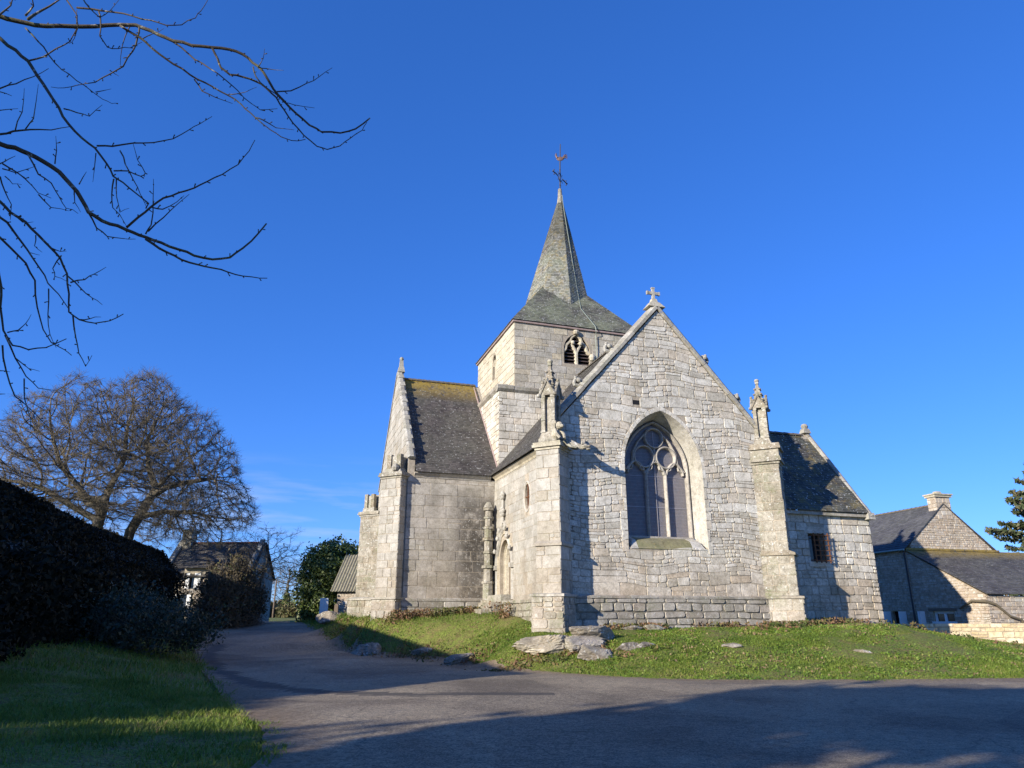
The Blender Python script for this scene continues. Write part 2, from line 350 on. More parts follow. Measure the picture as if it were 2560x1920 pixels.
def courses(mb, F, poly, hz, lz, joint=0.016, rel=0.02, holes=(), split=0.0, mat=0, ch=0.02, warp=0.0, z0=None, z1=None, bev=0.014):
    """lay irregular courses of stones inside a convex outline, leaving holes free"""
    zlo = min(p[1] for p in poly) if z0 is None else z0; zhi = max(p[1] for p in poly) if z1 is None else z1
    z = zlo; ph = rnd.uniform(0, 9)
    wf = (lambda x, zz: warp * (math.sin(x * 0.9 + ph + zz) + 0.6 * math.sin(x * 2.3 + 2 * ph)) if 0.02 < (zz - zlo) / (zhi - zlo + 1e-9) < 0.98 else 0.0)
    while z < zhi - 0.03:
        h = rnd.uniform(*(hz(z) if callable(hz) else hz)); h = min(h, zhi - z)
        if zhi - z - h < 0.1: h = zhi - z
        zm = z + h / 2; sp = [span_at(poly, max(zlo + 0.001, min(zhi - 0.001, q))) for q in (z + 0.01, zm, z + h - 0.01)]
        sp = [q for q in sp if q]
        if not sp: break
        segs = [(min(q[0] for q in sp), max(q[1] for q in sp))]
        for ho in holes:
            hs_ = [span_at(ho, q) for q in (z + 0.02, zm, z + h - 0.02)]; hs_ = [q for q in hs_ if q]
            if hs_:
                a, b = min(q[0] for q in hs_), max(q[1] for q in hs_); ns = []
                for (s0, s1) in segs:
                    if b <= s0 or a >= s1: ns.append((s0, s1)); continue
                    if a > s0: ns.append((s0, a))
                    if b < s1: ns.append((b, s1))
                segs = ns
        lr = lz(z) if callable(lz) else lz
        for (s0, s1) in segs:
            x = s0 - rnd.uniform(0, lr[0] * 0.3) if not holes else s0
            while x < s1 - 0.01:
                l = rnd.uniform(*lr) * (0.7 + 0.6 * rnd.random()); l = min(l, s1 - x)
                if s1 - x - l < lr[0] * 0.45: l = s1 - x
                parts = [(z, z + h)]
                if rnd.random() < split and h > 0.2:
                    k = z + h * rnd.uniform(0.35, 0.65); parts = [(z, k), (k, z + h)]
                for (a, b) in parts:
                    xs = [x, x + l]
                    if len(parts) == 2 and rnd.random() < 0.5 and l > 0.3: xs = [x, x + l * rnd.uniform(0.35, 0.65), x + l]
                    for q in range(len(xs) - 1):
                        j = joint / 2 * rnd.uniform(0.7, 1.6); u0, u1 = xs[q] + j, xs[q + 1] - j; v0, v1 = a + j, b - j
                        if u1 - u0 < 0.03 or v1 - v0 < 0.03: continue
                        sk = joint * 0.5
                        quad = [(u0 + rnd.uniform(-sk, sk), v0 + wf(u0, a) + rnd.uniform(-sk, sk)), (u1 + rnd.uniform(-sk, sk), v0 + wf(u1, a) + rnd.uniform(-sk, sk)),
                                (u1 + rnd.uniform(-sk, sk), v1 + wf(u1, b) + rnd.uniform(-sk, sk)), (u0 + rnd.uniform(-sk, sk), v1 + wf(u0, b) + rnd.uniform(-sk, sk))]
                        pc = clip(quad, poly)
                        if len(pc) >= 3: stone(mb, F, pc, rel * rnd.uniform(0.45, 1.5), bev=bev, ch=ch, mat=mat)
                x += l
        z += h
def plate(mb, F, outline, holes=(), depth=0.5, tint=0.5, mat=0, h0=0.0):
    """solid wall plate with holes: front at h0, back at h0-depth"""
    loops = [list(outline)] + [list(h) for h in holes]
    pts = [p for lp in loops for p in lp]
    tri = geometry.tessellate_polygon([[Vector((p[0], p[1], 0)) for p in lp] for lp in loops])
    N = len(pts); V = [F(p[0], p[1], h0) for p in pts] + [F(p[0], p[1], h0 - depth) for p in pts]
    Fs = [tuple(t) for t in tri] + [tuple(i + N for i in reversed(t)) for t in tri]; k = 0
    for lp in loops:
        n = len(lp)
        for i in range(n): Fs.append((k + i, k + (i + 1) % n, N + k + (i + 1) % n, N + k + i))
        k += n
    mb.add(V, Fs, tint, mat)
def arch(cx, half, sill, spring, apex, n=10, close=True):
    """pointed arch outline, counter-clockwise from the lower left"""
    h = apex - spring; r = (half * half + h * h) / (2 * half); P = [(cx - half, sill), (cx + half, sill)]
    a1 = math.atan2(h, half - (half - r) - r + r - half + 1e-9) if False else math.asin(min(1, h / r))
    right = [(cx + half - r + r * math.cos(a1 * i / n), spring + r * math.sin(a1 * i / n)) for i in range(n + 1)]
    left = [(2 * cx - x, y) for (x, y) in reversed(right[:-1])]
    return P + right + left
def sweep(mb, F, path, w, d, h=0.0, closed=False, tint=None, mat=0, front=0.35):
    """moulded bar along a path in the plane of F: w wide, d deep, front face narrowed"""
    P = [np.array(p, float) for p in path]; n = len(P); rings = []
    for i in range(n):
        a = P[i - 1] if (closed or i > 0) else P[i]; b = P[(i + 1) % n] if (closed or i < n - 1) else P[i]
        d_ = b - a; d_ = d_ / (np.linalg.norm(d_) + 1e-9); nn = np.array([-d_[1], d_[0]])
        rings.append([F(*(P[i] + nn * (w * o)), h + z) for o, z in ((-0.5, -d), (-0.5, -d * 0.45), (-front / 2, 0), (front / 2, 0), (0.5, -d * 0.45), (0.5, -d))])
    V = [v for r in rings for v in r]; Fs = []; m = n if closed else n - 1
    for i in range(m):
        for k in range(6): Fs.append((i * 6 + k, i * 6 + (k + 1) % 6, ((i + 1) % n) * 6 + (k + 1) % 6, ((i + 1) % n) * 6 + k))
    if not closed: Fs += [tuple(range(5, -1, -1)), tuple(range((n - 1) * 6, n * 6))]
    mb.add(V, Fs, rnd.random() if tint is None else tint, mat)
def circle(cx, cy, r, n=24, ry=None): return [(cx + r * math.cos(2 * math.pi * i / n), cy + (ry or r) * math.sin(2 * math.pi * i / n)) for i in range(n)]
def slates(mb, F, poly, row=0.19, wid=(0.16, 0.28), lift=0.016, mat=0, sag=0.0):
    """overlapping slates in a roof plane: F.b runs up the slope"""
    zlo = min(p[1] for p in poly); zhi = max(p[1] for p in poly); z = zlo
    mb_v0 = [F(p[0], p[1], -0.03) for p in poly]; mb.add(mb_v0, [tuple(range(len(poly)))], 0.2, mat)
    r = 0
    while z < zhi - 0.02:
        h = min(row * rnd.uniform(0.93, 1.07), zhi - z); sp = [span_at(poly, q) for q in (z + 0.005, z + h - 0.005)]; sp = [q for q in sp if q]
        if not sp: break
        s0, s1 = min(q[0] for q in sp), max(q[1] for q in sp); x = s0 - rnd.uniform(0, wid[1])
        while x < s1:
            l = rnd.uniform(*wid); dz = rnd.uniform(-0.008, 0.008)
            pc = clip([(x + 0.002, z + dz), (x + l - 0.002, z + dz), (x + l - 0.002, z + h + 0.012), (x + 0.002, z + h + 0.012)], poly); x += l
            if len(pc) < 3 or area(pc) < 0.001: continue
            lf = lift * rnd.uniform(0.7, 1.5); tl = rnd.uniform(-0.004, 0.004)
            hh = [lf * (1 - (p[1] - z) / (row + 0.012)) + tl * (p[0] - x) / l + 0.002 for p in pc]
            k = len(pc); V = [F(p[0], p[1], q) for p, q in zip(pc, hh)] + [F(p[0], p[1], -0.02) for p in pc]
            Fs = [tuple(range(k))] + [(i, (i + 1) % k, k + (i + 1) % k, k + i) for i in range(k)]
            mb.add(V, Fs, rnd.random(), mat)
        z += h; r += 1
def roofF(p0, p1, up):
    """frame on a slope: p0 lower-left, p1 lower-right, up = a point on the upper edge"""
    p0, p1, up = [np.array(x, float) for x in (p0, p1, up)]; a = p1 - p0; a /= np.linalg.norm(a)
    b = up - p0; b -= a * (b @ a); L_ = np.linalg.norm(b); b /= L_; return FR(p0, a, b, np.cross(a, b)), L_

# ================================================================= CHURCH
church = empty("church", "old grey granite church with slate spire, pointed east window and lichened buttresses", "church", CH_O, CH_ROT)
W, RIDGE = 9.66, 14.75
PZ = 2.32                                                            # top of the plinth

# ---- east gable
def gable_wall():
    mb = MB(); F = FXZ(0, 0); win = arch(4.67, 1.80, 4.25, 7.55, 9.95)
    out = [(0, 0.4), (W, 0.4), (W, 9.15), (W / 2, RIDGE - 0.15), (0, 9.15)]
    plate(mb, F, out, [win], 0.55, mat=1)
    ring = arch(4.67, 1.80 + 0.10, 4.2, 7.55, 10.06)
    hole = [(3.40, 10.12), (3.72, 10.12), (3.72, 10.32), (3.40, 10.32)]
    hz = lambda z: (0.40, 0.52) if z < 2.9 else ((0.22, 0.40) if z < 9.2 else (0.28, 0.48))
    lz = lambda z: (0.7, 1.3) if z < 2.9 else ((0.22, 0.85) if z < 9.2 else (0.35, 1.0))
    courses(mb, F, out, hz, lz, 0.014, 0.018, [ring, hole], split=0.55, z0=PZ + 0.05, ch=0.045, warp=0.085, bev=0.015)
    mb.add([F(u, v, 0.002) for u, v in hole], [(0, 1, 2, 3)], 0.0, 2)   # flat dark quad painted as the shade in a putlog hole
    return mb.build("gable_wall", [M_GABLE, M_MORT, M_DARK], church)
gable_wall()

def plinth(name, F, u0, u1, z0, z1, proud, mats, hz=(0.24, 0.34), lz=(0.4, 0.95), cap=0.13, rel=0.035):
    mb = MB(); G = FR(F(0, 0, proud), F.a, F.b, F.n); out = [(u0, z0), (u1, z0), (u1, z1 - cap), (u0, z1 - cap)]
    plate(mb, G, out, depth=proud + 0.1, mat=1)
    courses(mb, G, out, hz, lz, 0.028, rel, ch=0.045, warp=0.02, bev=0.025)
    x = u0
    while x < u1 - 0.05:                                              # sloped capping stones
        l = min(rnd.uniform(0.7, 1.3), u1 - x); a, b = x + 0.006, x + l - 0.006
        q = rnd.uniform(-0.01, 0.012)
        V = [G(a, z1 - cap, 0.03 + q), G(b, z1 - cap, 0.03 + q), G(b, z1 - cap * 0.45, 0.035 + q), G(a, z1 - cap * 0.45, 0.035 + q), G(b, z1, -proud + 0.005), G(a, z1, -proud + 0.005), G(a, z1 - cap, -proud), G(b, z1 - cap, -proud)]
        mb.add(V, [(0, 1, 2, 3), (3, 2, 4, 5), (0, 3, 5, 6), (1, 7, 4, 2), (0, 6, 7, 1)], rnd.random()); x += l
    return mb.build(name, mats, church)
plinth("gable_plinth", FXZ(0, 0), -0.1, W + 0.1, 0.5, PZ + 0.12, 0.14, [M_LOW, M_MORT_D])

# ---- the pointed window and its stonework
def window():
    mb = MB(); F = FXZ(0, 0)
    n = 12; A = arch(4.67, 1.80, 4.25, 7.55, 9.95, n); B = arch(4.69, 1.60, 4.72, 7.52, 9.72, n)
    k = len(A); order = list(range(1, k)) + [0]                      # jambs and arch, without the sill edge
    A2 = [A[1]]; B2 = [B[1]]
    for i in order:                                                  # subdivide the straight jambs
        pass
    path = [(A[i], B[i]) for i in order]
    dense = []
    for (a, b), (a2, b2) in zip(path[:-1], path[1:]):
        L_ = math.hypot(a2[0] - a[0], a2[1] - a[1]); m = max(1, int(L_ / 0.5))
        for j in range(m): t = j / m; dense.append((tuple(np.array(a) + t * (np.array(a2) - a)), tuple(np.array(b) + t * (np.array(b2) - b))))
    dense.append(path[-1])
    for i in range(len(dense) - 1):                                  # splayed reveal stones
        (a, b), (a2, b2) = dense[i], dense[i + 1]
        if i % 2 == 0 or i < 2 or i > len(dense) - 4: tnt = rnd.random()
        mid = 0.55; lp = lambda p, q: tuple(np.array(p) + mid * (np.array(q) - p))
        V = [F(*a, 0.022), F(*a2, 0.022), F(*lp(a2, b2), -0.40), F(*lp(a, b), -0.40), F(*b2, -0.72), F(*b, -0.72), F(*b2, -1.0), F(*b, -1.0)]
        mb.add(V, [(0, 1, 2, 3), (3, 2, 4, 5), (5, 4, 6, 7)], tnt)
    mb.build("window_reveal", M_DRESS, win_o)
    mb = MB()
    ring_o = arch(4.67, 1.80 + 0.15, 4.25, 7.55, 10.16, n); i = 1
    for q in range(1, k - 1):                                        # voussoirs and jamb blocks round the opening
        a, a2, o, o2 = A[q], A[q + 1], ring_o[q], ring_o[q + 1]
        if q == 1 or q == k - 1: continue
        if q % 3 == 0: tnt = rnd.random()
        poly = [a, o, o2, a2] if area([a, o, o2, a2]) > 0 else [a2, o2, o, a]
        stone(mb, F, poly, 0.024, bev=0.01, jit=0.006, ch=0.02, tint=rnd.random())
    for sx in (1, -1):
        z = 4.05
        while z < 7.5:
            h = min(rnd.uniform(0.32, 0.55), 7.56 - z); l = rnd.uniform(0.10, 0.3); e_ = 4.67 + sx * 1.80
            q = [(e_, z + 0.008), (e_ + sx * l, z + 0.008), (e_ + sx * l, z + h - 0.008), (e_, z + h - 0.008)]
            if sx < 0: q = q[::-1]
            stone(mb, F, q, 0.03, bev=0.006, jit=0.003, ch=0.012); z += h
    mb.build("window_surround", M_GABLE, win_o)
    mb = MB()                                                         # sloping sill with moss
    G = F; x = 2.95
    for x0, x1 in ((2.98, 3.3), (3.32, 4.5), (4.52, 5.75), (5.77, 6.36)):
        V = [G(x0, 4.2, 0.03), G(x1, 4.2, 0.03), G(min(x1, 6.2), 4.56, -0.22), G(max(x0, 3.15), 4.56, -0.22), G(min(x1, 6.2), 4.74, -0.72), G(max(x0, 3.15), 4.74, -0.72), G(max(x0, 3.25), 4.0, -0.72), G(min(x1, 6.1), 4.0, -0.72)]
        mb.add(V, [(0, 1, 2, 3), (3, 2, 4, 5), (0, 3, 5, 6), (1, 7, 4, 2), (0, 6, 7, 1)], rnd.random())
    mb.m = [1 if (v == 0 or v >= len(mb.f) * 3 // 4) else 0 for v in range(len(mb.f))]; mb.m = [1] * 5 + [0] * 10 + [1] * 5; mb.build("window_sill", [M_MOSS, M_DRESS], win_o)
    mb = MB(); T = FXZ(0, 0.66); D = 0.17; c = 4.69                   # tracery
    fr = arch(c, 1.50, 4.74, 7.52, 9.62, 14); sweep(mb, T, fr[1:] + [fr[0]], 0.13, D + 0.06, h=0.02, tint=0.4)
    for s in (-1, 1): sweep(mb, T, [(c + s * 0.455, 4.74), (c + s * 0.455, 7.42)], 0.125, D, tint=0.5 + s * 0.3, front=0.3)
    for s in (-0.91, 0, 0.91):
        hd = [(c + s + 0.40 * math.cos(a), 7.36 + (0.40 + 0.12 * math.sin(a) ** 4) * math.sin(a)) for a in np.linspace(0, math.pi, 13)]; sweep(mb, T, hd, 0.085, D * 0.9, h=-0.01)
        for q in (-1, 1): sweep(mb, T, [(c + s + q * 0.36, 7.5), (c + s + q * 0.2, 7.58), (c + s + q * 0.16, 7.72)], 0.06, D * 0.7, h=-0.02)
    for (x, z, r) in ((c - 0.52, 8.10, 0.46), (c + 0.52, 8.10, 0.46), (c, 8.93, 0.42)):
        sweep(mb, T, circle(x, z, r, 26), 0.10, D, closed=True)
    for s in (-1, 1):
        sweep(mb, T, [(c + s * 1.38, 7.5), (c + s * 1.06, 7.85), (c + s * 1.0, 8.3), (c + s * 0.75, 8.75), (c + s * 0.45, 9.05)], 0.08, D * 0.8, h=-0.02)
        sweep(mb, T, [(c + s * 0.455, 7.42), (c + s * 0.25, 7.72), (c, 8.05)], 0.1, D * 0.8, h=-0.02)
    sweep(mb, T, [(c, 7.9), (c, 8.5)], 0.09, D * 0.8, h=-0.02)
    mb.box((c - 1.5, 0.58, 4.66), (c + 1.5, 0.9, 4.76), 0.3)
    mb.build("tracery", M_TRACE, win_o)
    mb = MB(); g = arch(c, 1.72, 4.6, 7.52, 9.86, 14); mb.add([(x, 0.90, z) for x, z in g], [tuple(range(len(g)))]); mb.build("leaded_glass", M_GLASS, win_o)
    mb = MB()                                                         # protective wire mesh in front of the glass
    x = c - 1.5
    while x < c + 1.5:
        sp = span_at([(p[1], p[0]) for p in g], x)
        if sp: mb.box((x - 0.0075, 0.838, sp[0]), (x + 0.0075, 0.846, sp[1]))
        x += 0.036
    z = 4.8
    while z < 9.3:
        sp = span_at(g, z)
        if sp: mb.box((sp[0], 0.846, z - 0.003), (sp[1], 0.851, z + 0.003))
        z += 0.15
    for z in (5.98, 7.28): mb.box((c - 1.4, 0.825, z - 0.014), (c + 1.4, 0.836, z + 0.014), 0.9)
    mb.box((c - 0.012, 0.80, 4.75), (c + 0.012, 0.815, 9.2), 0.9)
    mb.build("mesh_guard", M_WIRE, win_o)
M_TRACE = stone_mat("granite_tracery", [(0.38, 0.35, 0.31), (0.45, 0.42, 0.38), (0.5, 0.475, 0.43)], 0.2, 0.3, 0.0, grain=30, stain=0.5)
win_o = bpy.data.objects.new("gothic_window", None); scene.collection.objects.link(win_o); win_o.parent = church
window()

# ---- copings and crockets
def coping(name, a, b, t0, t1, thick, mats, seg=0.75, over=0.06):
    """coping stones from foot a to apex b along a gable; t0..t1 is the span across the wall"""
    a, b = np.array(a, float), np.array(b, float); d = b - a; L_ = np.linalg.norm(d); d /= L_
    ax = np.array(t1, float) - np.array(t0, float); wv = np.linalg.norm(ax); ax /= wv
    up = np.cross(ax, d); up = up if up[2] > 0 else -up
    mb = MB(); x = 0.0
    while x < L_ - 0.02:
        l = min(seg * rnd.uniform(0.7, 1.3), L_ - x); j = rnd.uniform(-0.012, 0.012)
        def P(s, w_, h): return a + d * s + ax * (w_) + up * (h + j)
        s0, s1 = x + 0.008, x + l - 0.008; lo, hi = -over, wv + over
        V = []
        for s in (s0, s1): V += [P(s, lo, -0.04), P(s, lo, thick * 0.45), P(s, lo + 0.1, thick), P(s, hi - 0.1, thick), P(s, hi, thick * 0.45), P(s, hi, -0.04)]
        mb.add(V, [(k, (k + 1) % 6, 6 + (k + 1) % 6, 6 + k) for k in range(6)] + [tuple(range(5, -1, -1)), tuple(range(6, 12))], rnd.random()); x += l
    return mb
def offs(p, q): return tuple(np.array(p) + np.array(q))
gc = MB()
for foot, sx in (((-0.12, -0.04, 9.18), 1), ((W + 0.12, -0.04, 9.18), -1)):
    m = coping("gable_coping", foot, (W / 2, -0.04, RIDGE - 0.02), (0, -0.04, 0), (0, 0.5, 0), 0.2, None); gc.add(m.v, [], 0.5)
    k = len(gc.v) - len(m.v); gc.f += [tuple(i + k for i in f) for f in m.f]; gc.t += m.t; gc.m += m.m
gable_coping = gc.build("gable_coping", M_COPE, church)
def crocket(p, sx, parent, s=1.0):
    mb = MB(); p = np.array(p)
    pts = []
    for i in range(12):                                              # a curled leaf
        t = i / 11; a = -0.5 + t * 4.6; r = 0.24 * (1 - 0.75 * t) * s
        pts.append(p + np.array([-sx * (0.05 + 0.16 * s + r * math.cos(a) - 0.1), 0.0, 0.20 * s + r * math.sin(a)]))
    mb.tube([p + np.array([sx * 0.06, 0.2, -0.12])] + [p + np.array([-sx * 0.03, 0.2, 0.03])] + [q + np.array([0, 0.2, 0]) for q in pts], [0.12 * s, 0.10 * s] + list(np.linspace(0.085, 0.04, 12) * s), 7, 0.6)
    for k in (-1, 1):
        mb.ball(p + np.array([-sx * 0.16 * s, 0.2 + k * 0.12 * s, 0.26 * s]), (0.11 * s, 0.08 * s, 0.10 * s), 8, 0.4)
        mb.ball(p + np.array([-sx * 0.02 * s, 0.2 + k * 0.13 * s, 0.10 * s]), (0.12 * s, 0.07 * s, 0.09 * s), 8, 0.7)
    mb.ball(p + np.array([-sx * 0.26 * s, 0.2, 0.40 * s]), 0.075 * s, 8, 0.5)
    return mb.build("crocket", M_COPE, parent)
sl = (RIDGE - 9.18) / (W / 2)
for z in (10.55, 12.25):
    x = (z - 9.18) / sl; crocket((x - 0.02, 0, z + 0.16), 1, gable_coping); crocket((W - x + 0.02, 0, z + 0.16), -1, gable_coping)

def stone_cross(cx, y, z, s, name="stone_cross"):
    mb = MB(); mb.box((cx - 0.42, y - 0.3, z - 0.12), (cx + 0.42, y + 0.3, z + 0.16), 0.3, 1, taper=0.5)
    mb.box((cx - 0.16, y - 0.14, z + 0.12), (cx + 0.16, y + 0.14, z + 0.34), 0.6, 1, taper=0.3)
    w_ = 0.085 * s; mb.box((cx - w_, y - w_ * 0.8, z + 0.3), (cx + w_, y + w_ * 0.8, z + 1.18 * s), 0.6, taper=0.1)
    for sx in (-1, 1):
        xs = sorted((cx + sx * w_ * 0.9, cx + sx * 0.40 * s)); mb.box((xs[0], y - w_ * 0.72, z + 0.76 * s), (xs[1], y + w_ * 0.72, z + 0.93 * s), 0.5)
        mb.box((cx + sx * 0.39 * s - 0.03, y - w_ * 0.85, z + 0.735 * s), (cx + sx * 0.39 * s + 0.03, y + w_ * 0.85, z + 0.955 * s), 0.5)
    mb.box((cx - w_ * 1.25, y - w_ * 0.95, z + 1.14 * s), (cx + w_ * 1.25, y + w_ * 0.95, z + 1.21 * s), 0.5)
    return mb.build(name, [M_COPE, M_YEL], church)
stone_cross(W / 2, 0.2, RIDGE + 0.15, 0.76)

# ---- chancel south wall with doorway and oval window
DY0, DY1, DZ = 6.22, 7.82, 2.62                                       # door opening along Y
def side_wall():
    mb = MB(); F = FYZ(0, 8.8); U = lambda y: 8.8 - y
    c, hf = U((DY0 + DY1) / 2), (DY1 - DY0) / 2
    door = arch(c, hf, DZ, 4.25, 5.12, 8); ov = circle(U(3.8), 6.67, 0.33, 20, 0.56)
    out = [(0, 0.4), (8.8, 0.4), (8.8, 8.25), (0, 8.25)]
    plate(mb, F, out, [door, ov], 0.6, mat=1)
    ring = arch(c, hf + 0.45, 2.3, 4.3, 5.75, 8); ovr = circle(U(3.8), 6.67, 0.45, 16, 0.68)
    courses(mb, F, out, (0.38, 0.56), (0.55, 1.15), 0.010, 0.010, [ring, ovr], z0=2.0, ch=0.015, bev=0.008, split=0.08)
    courses(mb, F, [(0, 0.4), (8.8, 0.4), (8.8, 2.0), (0, 2.0)], (0.25, 0.4), (0.3, 0.8), 0.02, 0.03, [ring], mat=2, ch=0.03)
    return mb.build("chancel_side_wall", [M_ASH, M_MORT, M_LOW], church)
side_wall()
def oculus():
    root = bpy.data.objects.new("oval_window", None); scene.collection.objects.link(root); root.parent = church
    F = FYZ(0, 8.8); u = 8.8 - 3.8
    mb = MB(); sweep(mb, F, circle(u, 6.67, 0.42, 28, 0.66), 0.13, 0.2, 0.03, True, 0.8); mb.build("stone_ring", M_DRESS, root)
    mb = MB(); mb.add([F(p, q, -0.10) for p, q in circle(u, 6.67, 0.36, 24, 0.6)], [tuple(range(24))]); mb.build("pane", M_PANE, root)
    mb = MB()
    mb.tube([F(u, 6.15, -0.05), F(u, 7.2, -0.05)], 0.028, 6); mb.tube([F(u - 0.3, 6.67, -0.05), F(u + 0.3, 6.67, -0.05)], 0.028, 6)
    mb.tube([F(u + 0.16 * math.cos(a), 6.67 + 0.2 * math.sin(a), -0.14) for a in np.linspace(0, 2 * math.pi, 17)], 0.02, 5)
    for q in (0.785, 2.356, 3.927, 5.498): mb.tube([F(u + 0.16 * math.cos(q), 6.67 + 0.2 * math.sin(q), -0.14), F(u + 0.27 * math.cos(q), 6.67 + 0.45 * math.sin(q), -0.14)], 0.016, 5)
    mb.build("iron_grille", M_RUST, root)
oculus()
def doorway():
    root = bpy.data.objects.new("doorway", None); scene.collection.objects.link(root); root.parent = church
    F = FYZ(0, 8.8); c, hf = 8.8 - (DY0 + DY1) / 2, (DY1 - DY0) / 2
    mb = MB()
    for k, (g, h) in enumerate(((0.30, 0.05), (0.19, -0.03), (0.09, -0.11), (0.0, -0.19), (-0.08, -0.27))):
        a = arch(c, hf + g, DZ, 4.25, 5.12 + g, 10); sweep(mb, F, a[1:] + [a[0]], 0.12, 0.34, h, tint=0.2 + 0.16 * k, front=0.5)
    mb.build("arch_moulding", M_CREAM, root)
    mb = MB()                                                         # ogee hood with a leafy finial
    half = hf + 0.42; L_ = []
    for t in np.linspace(0, 1, 14):
        L_.append((half * (1 - t ** 1.9) * (0.97 if t > 0.6 else 1) + 0.02, 3.95 + 1.55 * t + 0.5 * t ** 4))
    hood = [(c + x, z) for x, z in L_] + [(c - x, z) for x, z in reversed(L_[:-1])]
    sweep(mb, F, hood, 0.11, 0.2, 0.13, tint=0.5)
    mb.tube([F(c, 5.9, 0.10), F(c, 6.5, 0.12), F(c, 7.35, 0.10)], [0.08, 0.06, 0.05], 7, 0.5)
    for z, r in ((6.42, 0.20), (7.2, 0.15)):
        for k in range(5): a = k * 1.257 + 0.3; mb.ball(F(c + r * 0.8 * math.cos(a), z + r * 0.75 * math.sin(a), 0.14), 0.105, 8, rnd.random())
        mb.ball(F(c, z, 0.2), 0.09, 8)
    for s in (-1, 1):
        for t in (0.45, 0.7, 0.9):
            i = int(t * 13); x, z = L_[i]; mb.ball(F(c + s * (x + 0.1), z + 0.08, 0.16), (0.1, 0.1, 0.11), 8, rnd.random()); mb.ball(F(c + s * (x + 0.18), z + 0.16, 0.16), 0.06, 6, rnd.random())
        mb.box(*[tuple(v) for v in (np.minimum(F(c + s * half - 0.12, 3.78, -0.05), F(c + s * half + 0.12, 3.98, 0.2)), np.maximum(F(c + s * half - 0.12, 3.78, -0.05), F(c + s * half + 0.12, 3.98, 0.2)))], 0.4)
        sweep(mb, F, [(c + s * half, 2.4), (c + s * half, 3.8)], 0.13, 0.2, 0.10, tint=0.6)
    mb.build("ogee_hood", M_DRESS, root)
    mb = MB(); d = arch(c, hf + 0.02, DZ - 0.02, 4.25, 5.14, 10); plate(mb, F, d, depth=0.05, h0=-0.42)
    for k in range(1, 7): u = c - hf + k * 2 * hf / 7; mb.box(*[tuple(v) for v in (np.minimum(F(u - 0.012, DZ, -0.42), F(u + 0.012, 4.6, -0.405)), np.maximum(F(u - 0.012, DZ, -0.42), F(u + 0.012, 4.6, -0.405)))], 0.1)
    mb.build("door_leaf", M_WOOD, root)
    mb = MB()
    for k, (d, z0, z1, y0, y1) in enumerate(((0.55, 2.3, 2.60, DY0 - 0.35, DY1 + 0.3), (0.95, 2.0, 2.28, DY0 - 0.1, DY1 + 0.5), (1.35, 1.7, 1.98, DY0 + 0.1, DY1 + 0.7))): mb.box((-d, y0, z0 - 0.3), (0.05, y1, z1), rnd.random(), taper=0.03)
    mb.build("door_step", M_LICH, root)
doorway()
def ledge():                                                          # low base wall beside the door
    mb = MB(); F = FYZ(-0.42, 6.0); out = [(0, 0.3), (5.6, 0.3), (5.6, 2.2), (0, 2.2)]
    plate(mb, F, out, depth=0.5, mat=1); courses(mb, F, out, (0.22, 0.36), (0.35, 0.8), 0.03, 0.035, ch=0.04, warp=0.02)
    for k in range(6): mb.box((-0.5, 6.0 - k * 0.93 - 0.92, 2.19), (0.0, 6.0 - k * 0.93, 2.30 + rnd.uniform(-0.02, 0.03)), rnd.random(), taper=0.04)
    mb.build("side_plinth", [M_LICH, M_MORT_D], church)
ledge()

def cornice(name, F, u0, u1, z, mat=None, proj=0.2, h=0.26):
    mb = MB(); x = u0
    prof = [(-0.3, 0), (0.03, 0), (0.07, h * 0.35), (proj * 0.75, h * 0.6), (proj, h * 0.75), (proj, h), (-0.3, h)]
    while x < u1 - 0.05:
        l = min(rnd.uniform(0.9, 1.6), u1 - x); j = rnd.uniform(-0.008, 0.008)
        V = [F(x + 0.005, z + b + j, a + j) for a, b in prof] + [F(x + l - 0.005, z + b + j, a + j) for a, b in prof]; k = len(prof)
        mb.add(V, [(i, (i + 1) % k, k + (i + 1) % k, k + i) for i in range(k)] + [tuple(range(k - 1, -1, -1)), tuple(range(k, 2 * k))], rnd.random()); x += l
    return mb.build(name, mat or M_CREAM, church)
cornice("chancel_cornice", FYZ(0, 8.6), 0, 8.1, 8.17, M_CREAM)

# ---- chancel roof
def two_slopes(mb, x0, x1, y0, y1, ze, zr, mat=0, **kw):
    """ridge along Y between eaves at x0 and x1"""
    xm = (x0 + x1) / 2
    F, L_ = roofF((x0, y1, ze), (x0, y0, ze), (xm, y1, zr)); slates(mb, F, [(0, 0), (abs(y1 - y0), 0), (abs(y1 - y0), L_), (0, L_)], mat=mat, **kw)
    F, L_ = roofF((x1, y0, ze), (x1, y1, ze), (xm, y0, zr)); slates(mb, F, [(0, 0), (abs(y1 - y0), 0), (abs(y1 - y0), L_), (0, L_)], mat=mat, **kw)
mb = MB(); two_slopes(mb, -0.34, W + 0.34, 0.42, 8.95, 8.42, 14.45, row=0.14, wid=(0.12, 0.22), lift=0.009)
chancel_roof = mb.build("chancel_roof", M_SLATE, church)
def ridge_tiles(p0, p1, r, mat, parent, step=0.34):
    mb = MB(); p0, p1 = np.array(p0, float), np.array(p1, float); d = p1 - p0; L_ = np.linalg.norm(d); d /= L_; s = np.cross(d, (0, 0, 1)); x = 0
    while x < L_:
        q = p0 + d * x; k = 7; V = []
        for (o, rr) in ((0, r), (min(step * 1.03, L_ - x + 0.01), r * 0.86)):
            for i in range(k):
                a = math.pi * i / (k - 1); V.append(q + d * o + s * (rr * math.cos(a)) + np.array([0, 0, rr * math.sin(a) - 0.05]))
        mb.add(V, [(i, i + 1, k + i + 1, k + i) for i in range(k - 1)], rnd.random()); x += step
    return mb.build("ridge_tiles", mat, parent)
